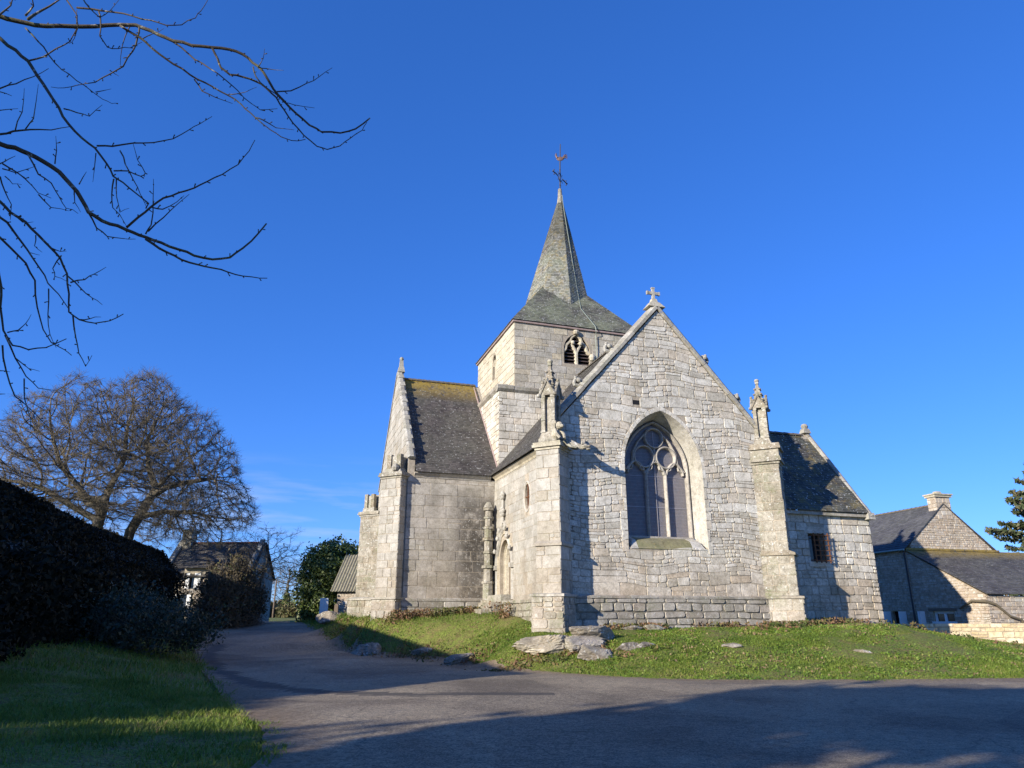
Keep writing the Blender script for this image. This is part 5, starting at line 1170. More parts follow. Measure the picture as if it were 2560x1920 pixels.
# ---------------------------------------------------------------- grass
def grass():
    g = np.random.default_rng(21); Cs = []; S = []; Hh = []
    def zone(x0, x1, y0, y1, dens, w_, h_):
        n = int((x1 - x0) * (y1 - y0) * dens); x = g.uniform(x0, x1, n); y = g.uniform(y0, y1, n); m = poly_mask(x, y, ROADS); d, _, _ = poly_dist(x, y, ROADS)
        edge = vnoise(x, y, 0.9, 7) * 0.5 + vnoise(x, y, 0.35, 8) * 0.3 - 0.18
        keep = (~m & (d > -0.1)) | (m & (d < edge)); q = np.stack([x, y], 1) - CH_O[:2]; lx = q @ cu[:2]; ly = q @ cw[:2]
        inch = ((lx > -0.05) & (lx < W + 0.1) & (ly > -0.1)) | ((lx > TX) & (lx < 0) & (ly > TY0 - 0.1)) | ((lx > W) & (lx < SX1) & (ly > SY0 - 0.05)); keep &= ~inch
        pat = vnoise(x, y, 1.6, 11) * 0.6 + vnoise(x, y, 0.5, 12) * 0.4; keep &= g.random(n) < np.clip(0.2 + 1.4 * pat, 0.35, 1)
        x, y, pat = x[keep], y[keep], pat[keep]; Cs.append(np.stack([x, y], 1)); S.append(np.full(len(x), w_)); Hh.append(h_ * (0.45 + 1.1 * pat))
    zone(-2.8 - 8.5, -2.2, 6.5, 17, 750, 0.012, 0.075); zone(-20, -6, 17, 40, 90, 0.022, 0.13)
    zone(-1.6, 21, 20.2, 30, 1300, 0.016, 0.05); zone(-11, -0.5, 24, 46, 190, 0.020, 0.085); zone(-17, -9, 42, 62, 60, 0.03, 0.15)
    C = np.vstack(Cs); w_ = np.concatenate(S); h_ = np.concatenate(Hh); n = len(C); z = hgt(C[:, 0], C[:, 1]) - 0.02
    a = g.uniform(0, 2 * math.pi, n); lean = g.normal(size=(n, 2)) * 0.55; sz = g.uniform(0.6, 1.5, n); hh = h_ * sz; dx, dy = np.cos(a) * w_ * sz, np.sin(a) * w_ * sz
    B = np.column_stack([C, z]); t1 = B + np.column_stack([lean * (hh * 0.4)[:, None], hh * 0.6]); t2 = B + np.column_stack([lean * (hh * 1.1)[:, None], hh])
    off = np.column_stack([dx, dy, np.zeros(n)]) / 2
    V = np.stack([B - off, B + off, t1 + off * 0.8, t1 - off * 0.8, t2], 1).reshape(-1, 3); I = np.arange(n)[:, None] * 5
    F3 = np.vstack([I + [0, 1, 2], I + [0, 2, 3], I + [3, 2, 4]]); pt = vnoise(C[:, 0], C[:, 1], 1.3, 31) * 0.5 + vnoise(C[:, 0], C[:, 1], 0.4, 32) * 0.35
    t = np.clip(pt + g.normal(size=n) * 0.14 + 0.03, 0, 1)
    tag(np_mesh("grass", V, F3, M_GRASS, tint=np.tile(t, 3)), "short green grass with dry patches on the church mound and the verge", "grass", kind="stuff")
grass()
def weeds():
    """leafy weeds and dry stalks along the foot of the walls"""
    g = np.random.default_rng(8); Cs = []
    def line(p, q, n, spread, h):
        t = g.random(n); P = np.array(p)[None] * (1 - t)[:, None] + np.array(q)[None] * t[:, None] + g.normal(size=(n, 2)) * spread
        m = vnoise(P[:, 0], P[:, 1], 0.7, 40) > 0.42; P = P[m]; z = hgt(P[:, 0], P[:, 1]); Cs.append(np.column_stack([P, z + g.random(len(P)) ** 1.5 * h]))
    c = lambda x, y: CL(x, y)[:2]
    line(c(1.0, -0.45), c(9.5, -0.6), 2600, 0.18, 0.22); line(c(9.6, -0.9), c(16.5, 1.6), 2400, 0.3, 0.28); line(c(-0.8, 1.2), c(-0.9, 6.0), 1500, 0.15, 0.55); line(c(-1.2, 7.8), c(-5.2, 8.0), 2200, 0.25, 0.32); line(c(-6.2, 7.6), c(-6.2, 20), 1200, 0.4, 0.3)
    line((-0.8, 25.0), (4.8, 24.5), 1500, 0.35, 0.12); line(c(-3.0, 0.4), c(-5.8, 6.2), 1400, 0.5, 0.2); line((13.5, 27.3), (20, 27.6), 700, 0.2, 0.2); line(c(7.0, -2.2), c(11.5, -0.8), 1500, 0.4, 0.22)
    C = np.vstack(Cs); V, Fq = quads(C, 0.065, None, 2.0, seed=4); t = np.clip(vnoise(C[:, 0], C[:, 1], 0.8, 41) + g.normal(size=len(C)) * 0.18, 0, 1)
    tag(np_mesh("wall_weeds", V, Fq, M_WEED, tint=t), "green and rust brown weeds along the foot of the church walls", "weeds", kind="stuff")
weeds()

def lawn_weeds():
    g = np.random.default_rng(61); n = 26000; x = np.concatenate([g.uniform(-1.5, 21, n), g.uniform(-10, -0.5, n // 3)]); y = np.concatenate([g.uniform(20.3, 29.5, n), g.uniform(24, 36, n // 3)]); m = ~poly_mask(x, y, ROADS); q = np.stack([x, y], 1) - CH_O[:2]; lx = q @ cu[:2]; ly = q @ cw[:2]
    m &= ~(((lx > -0.3) & (lx < W) & (ly > -0.2)) | ((lx > TX) & (lx < 0) & (ly > TY0 - 0.2)) | ((lx > W) & (lx < SX1) & (ly > SY0 - 0.2))); pat = vnoise(x, y, 0.45, 71) * 0.6 + vnoise(x, y, 1.7, 72) * 0.5; m &= g.random(len(x)) < np.clip((pat - 0.36) * 3.0, 0.05, 1); x, y, pat = x[m], y[m], pat[m]
    C = np.column_stack([x, y, hgt(x, y) + 0.015 + 0.05 * g.random(len(x)) * pat]); V, Fq = quads(C, 0.055, np.tile([[0, 0, 1.0]], (len(C), 1)), 1.3, seed=6); t = np.clip(vnoise(x, y, 0.7, 73) * 0.95 + g.normal(size=len(C)) * 0.2, 0, 1)
    tag(np_mesh("lawn_weeds", V, Fq, M_LAWN, tint=t), "clover, plantain and dead leaves scattered through the church lawn", "weeds", kind="stuff")
M_LAWN = leaf_mat("lawn_leaves", [(0.0, (0.065, 0.125, 0.018)), (0.4, (0.13, 0.215, 0.028)), (0.65, (0.21, 0.265, 0.05)), (0.8, (0.23, 0.18, 0.075)), (1.0, (0.29, 0.20, 0.12))], 0.6, 0.25)
lawn_weeds()

# ---------------------------------------------------------------- rocks below the church
def rock(loc, size, label, seed, rz=0.0, group=None, mat=None, cracks=0.1, sink=0.3):
    """boulder cut by many flat fracture planes, then roughened"""
    g = np.random.default_rng(seed); mb = MB(); nu, nv = 56, 28; a, b = np.meshgrid(np.linspace(0, 2 * math.pi, nu, endpoint=False), np.linspace(-math.pi / 2, math.pi / 2, nv + 1)); D = np.stack([np.cos(a) * np.cos(b), np.sin(a) * np.cos(b), np.sin(b)], -1).reshape(-1, 3)
    N = g.normal(size=(26, 3)); N[:, 2] *= 1.2; N /= np.linalg.norm(N, axis=1)[:, None]; h = g.uniform(0.62, 0.98, 26); q = (D @ N.T) / h; s = 1 / np.maximum(q.max(1), 0.9)
    which = q.argmax(1); s *= 1 - 0.035 * np.sort(q, 1)[:, -2] ** 8 * 0.4
    P = D * s[:, None]; st = (P[:, 2] * 5.5 + P[:, 0] * 0.8 + g.random()) ; s *= 1 - cracks * 0.55 * (np.abs((st % 1.0) - 0.5) > 0.42); s *= 1 + cracks * 0.8 * (vnoise(P[:, 0] * 6 + P[:, 2] * 4, P[:, 1] * 6 - P[:, 2] * 3, 1.0, seed) - 0.5) + g.normal(size=len(s)) * 0.014
    V = D * s[:, None] * np.array(size) / 2 * 1.12; tn = np.clip(0.5 + 0.35 * np.sin(which * 2.4), 0, 1)
    Fq = [(j * nu + i, j * nu + (i + 1) % nu, (j + 1) * nu + (i + 1) % nu, (j + 1) * nu + i) for j in range(nv) for i in range(nu)]
    for k, f in enumerate(Fq): mb.f.append(f); mb.t.append(float(tn[f[0]])); mb.m.append(0)
    mb.v = [tuple(v) for v in V]; o = mb.build("rock", mat or M_ROCK)
    o.location = (loc[0], loc[1], h1(loc[0], loc[1]) + size[2] * (0.5 - sink)); o.rotation_euler = (g.normal() * 0.06, g.normal() * 0.06, rz); return tag(o, label, "rock", group)
M_ROCK = stone_mat("bedrock_granite", [(0.20, 0.165, 0.125), (0.28, 0.24, 0.19), (0.34, 0.31, 0.26)], 0.8, 0.45, 0.0, stain=0.9)
def at(px, py, y):                                                       # photo pixel -> world point at depth y
    a, b = (px - 1280) / 1777.8, -(py - 960) / 1777.8; dy, dz = math.cos(PITCH) - b * math.sin(PITCH), math.sin(PITCH) + b * math.cos(PITCH); t = y / dy
    return np.array([a * t, y, CAM_H + dz * t])
M_PALE = stone_mat("mortared_bedrock", [(0.30, 0.25, 0.18), (0.42, 0.37, 0.28), (0.5, 0.45, 0.36)], 0.6, 0.35, 0.0, stain=0.9)
G5 = "granite rocks breaking through the mound"
rock(CL(-1.3, -1.75), (2.3, 1.3, 0.75), "broad pale bedrock slab with mortared veins directly under the nearest buttress", 3, 0.1, G5, M_PALE, 0.12, 0.35)
rock(CL(0.45, -1.9), (2.1, 1.1, 0.72), "stepped bedrock block right of the pale slab under the nearest buttress", 4, 0.45, G5, None, 0.07, 0.3)
rock(CL(-0.35, -2.5), (1.5, 0.8, 0.55), "brown tilted rock at the foot of the pale bedrock slab", 5, 0.5, G5, M_LOW, 0.09, 0.3)
rock((2.75, 24.3), (1.7, 0.8, 0.62), "rounded split boulder low on the grass near the road", 6, 0.3, G5, None, 0.10, 0.42)
rock((3.75, 24.7), (0.9, 0.5, 0.38), "small dark rock beside the split boulder on the grass", 7, 0.2, G5, None, 0.1, 0.4)
rock((4.4, 24.9), (0.7, 0.4, 0.26), "smallest of the three stones trailing right from the split boulder", 8, 0.7, G5, None, 0.1, 0.4)
rock((7.1, 24.4), (0.6, 0.35, 0.2), "flat pinkish stone lying alone in mid lawn", 9, 0.1, G5, M_ROCK, 0.08, 0.42)
rock((11.0, 23.8), (0.5, 0.3, 0.18), "flat grey stone on the lawn below the right buttress", 10, -0.4, G5, M_ROCK, 0.08, 0.42)
rock(CL(3.4, -0.75), (0.85, 0.45, 0.26), "fallen pale block in bright weeds below the window wall", 12, 0.3, G5, M_LICH, 0.06, 0.25)
rock(CL(2.5, -0.7), (0.8, 0.35, 0.22), "low lichened block left of the fallen pale block", 13, 0.25, G5, None, 0.06, 0.25)
rock(CL(-6.0, 7.0), (1.5, 1.2, 1.1), "shaded lichened boulder at the transept corner", 14, 0.6, G5, None, 0.10, 0.42)
rock(CL(-6.6, 20.2), (2.0, 1.5, 1.0), "mossy boulder under the rear transept buttress", 15, 0.3, G5, M_ROCK, 0.07, 0.3)
rock(CL(-3.4, 1.4), (1.6, 0.7, 0.5), "long shaded rock on the bank below the church door", 16, 0.8, G5, None, 0.1, 0.42)
rock(CL(-4.2, 4.2), (1.0, 0.6, 0.4), "low dark rock up the bank from the long shaded rock", 17, 0.5, G5, None, 0.1, 0.42)

# ================================================================= HOUSE ON THE RIGHT
M_RUB = stone_mat("pinkish_rubble", [(0.38, 0.315, 0.25), (0.46, 0.40, 0.33), (0.52, 0.47, 0.40), (0.42, 0.335, 0.26), (0.56, 0.53, 0.47)], 0.2, 0.15, 0.05, stain=0.3)
M_WALLS = stone_mat("new_wall_stone", [(0.56, 0.44, 0.25), (0.64, 0.54, 0.35), (0.68, 0.60, 0.44), (0.55, 0.45, 0.28), (0.66, 0.57, 0.42)], 0.05, 0.0, 0.0, stain=0.1)
M_MORT_O = stone_mat("ochre_mortar", [(0.44, 0.36, 0.26), (0.44, 0.36, 0.26)], 0.0, 0.0, 0.0, stain=0.2)
def plate_courses(root, name, F, out, holes, mats, hz, lz, joint=0.02, rel=0.025, depth=0.4, split=0.3, z0=None, ch=0.02):
    mb = MB(); plate(mb, F, out, holes, depth, mat=1)
    big = [[(p[0] + (0.06 if p[0] > sum(q[0] for q in h) / len(h) else -0.06), p[1] + (0.04 if p[1] > sum(q[1] for q in h) / len(h) else -0.04)) for p in h] for h in holes]
    courses(mb, F, out, hz, lz, joint, rel, big, split=split, ch=ch, z0=z0, bev=0.012); return mb.build(name, mats, root)
def rect(a, b, c, d): return [(a, c), (b, c), (b, d), (a, d)]
def house_right():
    h = empty("stone_house", "stone cottage with slate roof and broad chimney beyond the yellow garden wall", "house", (24.33, 45.0, 0), R(15))
    F = FYZ(0, 9.0)                                                    # long wall, u = 9 - Y
    door = rect(9 - 1.95, 9 - 0.75, -0.3, 2.0)
    plate_courses(h, "front_wall", F, [(0, -0.6), (9, -0.6), (9, 5.62), (0, 5.62)], [door], [M_RUB, M_MORT_O], (0.10, 0.19), (0.14, 0.36), z0=-0.2)
    F = FXZ(0.0, 0); W_ = 6.95
    plate_courses(h, "gable", F, [(0.42, 2.5), (W_, 2.5), (W_, 5.6), (W_ / 2, 8.62), (0.42, 5.95), ], [], [M_RUB, M_MORT_O], (0.10, 0.19), (0.14, 0.36), z0=5.2)
    F = FYZ(0, 0); win = rect(1.28, 2.75, 0.55, 1.98)                   # lean-to side wall
    plate_courses(h, "side_wall", F, [(0.01, -0.6), (5.05, -0.6), (5.05, 2.78), (0.01, 5.5)], [win], [M_RUB, M_MORT_O], (0.10, 0.19), (0.14, 0.36), z0=-0.2)
    F = FXZ(0, -5.05); plate_courses(h, "low_wall", F, [(0.0, -0.6), (9.5, -0.6), (9.5, 2.75), (0.0, 2.75)], [], [M_RUB, M_MORT_O], (0.16, 0.26), (0.25, 0.55), z0=-0.2)
    mb = MB(); mb.box((0.42, 0.42, -0.6), (W_, 9.0, 5.5), 0.5); mb.box((0.42, -4.62, -0.6), (9.4, 0, 2.6), 0.5); mb.build("back_wall", M_RUB, h)
    mb = MB(); zr_, ze = 8.6, 5.72
    Fr, L_ = roofF((-0.16, 9.0, ze - 0.1), (-0.16, -0.1, ze - 0.1), (W_ / 2, 9.0, zr_)); slates(mb, Fr, [(0, 0), (9.1, 0), (9.1, L_), (0, L_)], row=0.2)
    Fr, L_ = roofF((W_ + .16, -0.1, ze - 0.1), (W_ + .16, 9.0, ze - 0.1), (W_ / 2, -0.1, zr_)); slates(mb, Fr, [(0, 0), (9.1, 0), (9.1, L_), (0, L_)], row=0.3, wid=(0.3, 0.5)); rf = mb.build("roof", M_SLATE_H, h)
    ridge_tiles((W_ / 2, 0.3, zr_), (W_ / 2, 9.0, zr_), 0.13, M_RIDGE, rf, 0.36)
    mb = MB(); Fr, L_ = roofF((-0.1, -5.25, 2.84), (9.6, -5.25, 2.84), (-0.1, -0.02, 5.62)); slates(mb, Fr, [(0, 0), (9.7, 0), (9.7, L_), (0, L_)], row=0.2); mb.box((-0.06, -0.16, 5.6), (W_ + 0.2, 0.06 - 0.09, 5.72), 0.1); mb.build("lean_to_roof", slate_mat("slate_lean_to", (0.06, 0.056, 0.056), (0.105, 0.098, 0.095), 0.35, 0.1, 0.6, (5.0, 5.6)), h)
    mb = MB(); x0, x1 = 2.95, 4.1
    for F_, w_ in ((FXZ(x0, -0.03), x1 - x0), (FYZ(x0, 0.6), 0.63), (FR((x1, -0.03, 0), (0, 1, 0), (0, 0, 1), (1, 0, 0)), 0.63)): courses(mb, F_, rect(0, w_, 7.6, 9.0), (0.2, 0.3), (0.25, 0.5), 0.015, 0.02, mat=0)
    mb.box((x0 + 0.01, -0.02, 7.5), (x1 - 0.01, 0.6, 9.0), 0.5, 1); ch = mb.build("chimney", [M_RUB, M_MORT_O], h)
    mb = MB(); mb.box((x0 - 0.1, -0.14, 9.0), (x1 + 0.1, 0.7, 9.13), 0.4); mb.box((x0 - 0.16, -0.2, 9.135), (x1 + 0.16, 0.76, 9.22), 0.7); mb.box((x0 + 0.35, 0.1, 9.22), (x1 - 0.35, 0.5, 9.42), 0.3, taper=0.3); mb.build("chimney_cap", M_YEL, ch)
    root = bpy.data.objects.new("window", None); scene.collection.objects.link(root); root.parent = h; F = FYZ(0, 0)
    mb = MB(); B = lambda u0, u1, z0, z1, h0, h1_, t=0.5: mb.box(*[tuple(f(F(u0, z0, h0), F(u1, z1, h1_))) for f in (np.minimum, np.maximum)], t)
    B(1.28, 2.75, 1.28, 1.38, -0.22, -0.12); B(1.28, 2.75, 1.84, 1.98, -0.22, -0.12); B(1.28, 2.75, 0.55, 0.65, -0.22, -0.12)
    for u in (1.28, 1.96, 2.65): B(u - 0.02, u + 0.13, 0.65, 1.88, -0.215, -0.125)
    B(1.16, 2.9, 1.29, 1.41, -0.1, 0.05); mb.build("frame", M_WHITE, root)
    mb = MB(); B(1.3, 2.7, 0.6, 1.95, -0.2, -0.19); mb.build("pane", M_PANE, root)
    for u0, u1 in ((0.55, 0.72), (-0.85 + 0.0, -0.72), (-2.1, -1.97)):
        mb = MB(); B(u0, u1, 0.4, 1.98, 0.035, 0.5 if u0 < 0 else 0.42); mb.build("shutter", M_WHITE, h)
    mb = MB(); B(-1.93, -0.77, -0.3, 1.98, -0.3, -0.25); mb.build("doorway", M_DARK, h)  # dark slab painted as the unlit room beyond the opening
    mb = MB(); B(1.0, 3.0, 1.99, 2.14, -0.3, 0.045, 0.3); mb.build("lintel", M_WOOD, h)
    mb = MB(); mb.tube([(-0.12, 0.02, 5.55), (-0.12, 0.02, 0.0)], 0.05, 7); mb.build("drainpipe", M_IRON, h)
    mb = MB(); mb.tube([(-0.2, 9.0, 5.6), (-0.2, -0.1, 5.6)], 0.06, 7); mb.build("gutter", M_ZINC, h)
    mb = MB(); mb.tube([(-0.1, -3.3, 2.1), (-0.12, -4.2, 2.5), (-0.12, -5.1, 2.45), (0.4, -5.2, 2.3), (1.2, -5.2, 1.7), (1.9, -5.22, 1.5), (2.5, -5.2, 0.6)], [0.05, 0.07, 0.08, 0.07, 0.06, 0.07, 0.07], 7); vine = tag(mb.build("climbing_vine", M_TWIG), "bare brown climber trained along the cottage lean-to corner", "vine"); vine.location = h.location; vine.rotation_euler = h.rotation_euler
house_right()
def garden_wall():
    mb = MB(); a, b = np.array([16.5, 40.4]), np.array([38.0, 36.6]); d = b - a; L_ = np.linalg.norm(d); d /= L_; F = FR((a[0], a[1], 0), (d[0], d[1], 0), (0, 0, 1), (d[1], -d[0], 0))
    out = [(0, -0.4), (L_, -0.4), (L_, 1.36), (0, 1.30)]; plate(mb, F, out, depth=0.4, mat=1)
    courses(mb, F, out, (0.17, 0.32), (0.28, 0.85), 0.04, 0.025, split=0.25, ch=0.02, z0=-0.1, warp=0.01)
    tag(mb.build("garden_wall", [M_WALLS, M_MORT_O]), "low garden wall of yellow coursed stone at the edge of the mound", "wall")
garden_wall()

# ================================================================= LEFT SIDE
M_SHADE = stone_mat("barn_stone_shaded", [(0.05, 0.045, 0.035), (0.075, 0.066, 0.052), (0.1, 0.09, 0.072)], 0.1, 0.5, 0.0, stain=0.6)  # stone colour dropped near black to stand for deep shade
def barn(name, label, ridge_a, ridge_b, zrg, wid, zev, mat_roof):
    a, b = np.array(ridge_a, float), np.array(ridge_b, float); d = b - a; L_ = np.linalg.norm(d); ang = math.atan2(d[1], d[0]); root = empty(name, label, "barn", (a[0], a[1], 0), ang)
    # local: x along the ridge, -y towards the road
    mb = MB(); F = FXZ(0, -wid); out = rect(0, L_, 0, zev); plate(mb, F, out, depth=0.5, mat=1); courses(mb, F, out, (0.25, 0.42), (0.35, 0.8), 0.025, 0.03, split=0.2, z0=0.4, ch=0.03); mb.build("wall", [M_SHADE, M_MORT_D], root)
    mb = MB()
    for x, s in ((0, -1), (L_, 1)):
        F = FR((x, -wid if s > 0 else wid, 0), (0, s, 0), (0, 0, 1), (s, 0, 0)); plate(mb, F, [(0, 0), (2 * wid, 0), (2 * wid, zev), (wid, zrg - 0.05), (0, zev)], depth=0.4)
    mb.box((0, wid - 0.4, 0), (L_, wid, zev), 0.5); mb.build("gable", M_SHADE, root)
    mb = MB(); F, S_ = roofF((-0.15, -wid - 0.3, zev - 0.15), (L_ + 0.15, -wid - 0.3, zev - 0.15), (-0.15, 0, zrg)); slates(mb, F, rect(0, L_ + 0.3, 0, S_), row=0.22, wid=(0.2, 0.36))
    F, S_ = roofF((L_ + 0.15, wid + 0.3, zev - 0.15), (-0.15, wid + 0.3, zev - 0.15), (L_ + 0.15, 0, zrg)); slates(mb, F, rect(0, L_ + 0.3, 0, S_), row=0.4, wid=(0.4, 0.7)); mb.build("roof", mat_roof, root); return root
M_SLATE_B = slate_mat("slate_barn_shaded", (0.014, 0.013, 0.011), (0.026, 0.024, 0.02), 0.08, 0.12, 0.0)  # slate blackened too, the shade is put into its colour
M_GLOOM = leaf_mat("ivy_shaded", [(0.0, (0.012, 0.012, 0.007)), (0.5, (0.026, 0.023, 0.013)), (0.85, (0.05, 0.042, 0.025)), (1.0, (0.10, 0.082, 0.055))], 0.8, 0.0, 0.1)  # ivy colour lowered to stand for the gloom on the lane side
def overgrow(root, L_, wid, zrg, zev, n, seed):
    """ivy and dead stems over the roof slope and wall that face the lane"""
    g = np.random.default_rng(seed); S_ = math.hypot(wid, zrg - zev); tot = S_ + zev - 0.3; u = g.uniform(0, L_, n); v = g.uniform(0, tot, n); k = np.minimum(v, S_) / S_; low = np.maximum(v - S_, 0)
    off = g.random(n) ** 1.5 * 0.22 * (0.35 + vnoise(u, v, 1.2, 3)); edge = np.clip(k / 0.12, 0, 1); off *= edge
    off = off * 1.6; C = np.column_stack([u, -wid * k - off * 0.7 - np.where(low > 0, 0.32 + off * 1.2, 0), zrg - (zrg - zev) * k - low + off * 0.7 * (low == 0) - 0.02]); V, Fq = quads(C, 0.11, None, 1.8, 0.4, seed); V[:, 2] = np.minimum(V[:, 2], zrg + 0.03)
    np_mesh("ivy", V, Fq, M_GLOOM, root, tint=np.clip(vnoise(u, v, 1.0, 9) * 0.7 + g.normal(size=n) * 0.16, 0, 1))
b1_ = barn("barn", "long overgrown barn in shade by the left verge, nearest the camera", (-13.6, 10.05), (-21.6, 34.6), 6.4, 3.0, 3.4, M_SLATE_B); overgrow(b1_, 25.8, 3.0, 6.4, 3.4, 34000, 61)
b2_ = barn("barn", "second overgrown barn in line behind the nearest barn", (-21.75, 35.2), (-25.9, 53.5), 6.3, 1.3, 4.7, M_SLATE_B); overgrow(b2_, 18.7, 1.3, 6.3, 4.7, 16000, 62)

def brush(name, label, cat, blobs, n_leaf, size, mat, n_tw, tw_len, tw_r, seed, base_z, clump=0.2):
    root = empty(name, label, cat, (blobs[0][0], blobs[0][1], base_z)); off = np.array([blobs[0][0], blobs[0][1], base_z])
    bl = [(b[0] - off[0], b[1] - off[1], b[2] - off[2]) + tuple(b[3:6]) for b in blobs]
    if n_leaf: foliage("foliage", bl, n_leaf, size, mat, root, seed, 0.02, clump=clump, shell=0.7)
    if n_tw < 1000 and blobs[0][1] > 100: return root
    g = np.random.default_rng(seed + 9); P, d, r = blob_points(bl, n_tw, seed + 5, 0.6); P0 = P.copy(); k = g.uniform(0.25, 0.7, n_tw)[:, None]; ctr = np.array([bl[i][:3] for i in g.integers(0, len(bl), n_tw)])
    dirn = d * 0.7 + np.array([0, 0, 0.8]) + g.normal(size=d.shape) * 0.35; dirn /= np.linalg.norm(dirn, axis=1)[:, None]; P0 = P - dirn * tw_len * g.uniform(0.5, 1.2, n_tw)[:, None]; mid = (P0 + P) / 2 + g.normal(size=P.shape) * tw_len * 0.08
    m = P[:, 2] > 0.1; P0[:, 2] = np.maximum(P0[:, 2], 0.0); o = np.ones(m.sum())
    segs_mesh("stems", np.vstack([P0[m], mid[m]]), np.vstack([mid[m], P[m]]), np.concatenate([o * tw_r, o * tw_r * 0.75]), np.concatenate([o * tw_r * 0.75, o * tw_r * 0.4]), M_TWIG, root, 3); return root
g_ = np.random.default_rng(2)
bl = []
for t in np.linspace(0, 1, 16): x, y = -14.6 + t * (-4.6) + g_.normal() * 0.3, 17.5 + t * 15 + g_.normal() * 0.4; bl.append((x, y, h1(x, y) + 1.0 + g_.random() * 0.5, 0.9, 1.3, 1.1 + g_.random() * 0.6))
brush("hedge", "overgrown dark hedge along the nearest barn wall", "hedge", bl, 9000, 0.10, M_BRUSH, 3800, 1.1, 0.012, 5, 0.4)
bl = [(-13.0, 26.0, 1.5, 1.7, 1.7, 1.0), (-14.4, 27.6, 1.7, 1.4, 1.5, 1.1), (-11.9, 27.6, 1.2, 1.2, 1.2, 0.7)]
brush("bramble_bush", "round shaded bramble bush at the edge of the left verge", "bush", bl, 9000, 0.085, M_BRAM, 700, 0.8, 0.01, 6, 0.4)
bl = []
for t in np.linspace(0, 1, 12): x, y = -16.2 + t * (-3.9), 31 + t * 15; bl.append((x - 0.8, y, h1(x, y) + 0.55 + 0.15 * math.sin(t * 20), 0.9, 1.2, 0.8 + 0.15 * math.sin(t * 31)))
brush("hedge", "low dim green hedge lining the lane before the white shuttered house", "hedge", bl, 9000, 0.12, M_BRAM, 1200, 0.8, 0.012, 7, 0.8)
bl = [(-19.0, 48.5, 2.8, 1.6, 2.0, 2.0), (-19.6, 50, 3.3, 1.4, 1.8, 2.1), (-18.2, 50, 2.4, 1.2, 1.6, 1.6), (-19.2, 48.0, 1.8, 1.7, 1.8, 1.2), (-18.9, 51, 4.2, 1.1, 1.4, 1.6), (-18.0, 51.5, 2.9, 0.9, 1.2, 2.0)]
brush("thicket", "tall dark leafless thicket in front of the white shuttered house", "bush", bl, 11000, 0.13, M_BRUSH, 5200, 1.6, 0.016, 8, 1.2)

# ---- house behind the thicket
def house_left():
    h = empty("stone_house", "grey house with white shutters behind the dark thicket on the left", "house", (-30.0, 64.0, 0), R(-3)); L_ = 7.4
    F = FXZ(0, 0); w1 = rect(2.05, 3.0, 4.0, 5.25); w2 = rect(1.2, 2.5, 2.2, 3.5)
    plate_courses(h, "front_wall", F, [(0, 0.6), (L_, 0.6), (L_, 5.0), (3.6, 5.0), (3.6, 5.7), (1.5, 5.7), (1.5, 5.0), (0, 5.0)], [rect(2.05, 3.0, 4.0, 5.25), w2], [M_RUB, M_MORT], (0.2, 0.32), (0.3, 0.6), z0=1.2)
    mb = MB(); F, S_ = roofF((-0.1, -0.25, 4.95), (L_ + 0.1, -0.25, 4.95), (-0.1, 2.7, 8.15)); slates(mb, F, rect(0, L_ + 0.2, 0, S_), row=0.24, wid=(0.22, 0.36))
    F, S_ = roofF((L_ + 0.1, 5.7, 4.95), (-0.1, 5.7, 4.95), (L_ + 0.1, 2.7, 8.15)); slates(mb, F, rect(0, L_ + 0.2, 0, S_), row=0.4, wid=(0.4, 0.7)); rf = mb.build("roof", M_SLATE, h)
    ridge_tiles((0.2, 2.7, 8.15), (L_ - 0.2, 2.7, 8.15), 0.14, plain("terracotta_ridge", (0.28, 0.12, 0.08), 0.8, 0, 0.4), rf, 0.4)
    for x in (-0.25, L_ - 0.15):
        mb = MB(); F = FR((x, 0, 0), (0, 1, 0), (0, 0, 1), (-1, 0, 0)); plate(mb, F, [(-0.2, 0.6), (5.6, 0.6), (5.6, 5.2), (2.7, 8.45), (-0.2, 5.2)], depth=-0.4); mb.build("gable", M_COPE, h)
    mb = MB(); mb.box((-0.3, 2.2, 7.6), (0.6, 3.2, 9.1), 0.5); mb.box((-0.38, 2.1, 9.1), (0.68, 3.3, 9.28), 0.5); mb.build("chimney", M_LICH, h)
    mb = MB(); F, S_ = roofF((1.3, -0.5, 5.72), (3.8, -0.5, 5.72), (1.3, 1.6, 6.5)); slates(mb, F, rect(0, 2.5, 0, S_), row=0.24); mb.build("dormer_roof", M_SLATE, h)
    for x0, x1, z0, z1 in ((1.72, 2.06, 4.0, 5.3), (2.5, 3.02, 4.0, 5.3), (0.85, 1.2, 2.3, 3.5), (2.05, 2.4, 2.3, 3.5)):
        mb = MB(); mb.box((x0, -0.1, z0), (x1, -0.045, z1)); mb.build("shutter", M_WHITE, h)
    mb = MB(); mb.box((2.0, 0.15, 3.95), (3.05, 0.18, 5.3)); mb.box((1.1, 0.15, 2.1), (2.6, 0.18, 3.6)); mb.build("window_pane", M_PANE, h)
house_left()

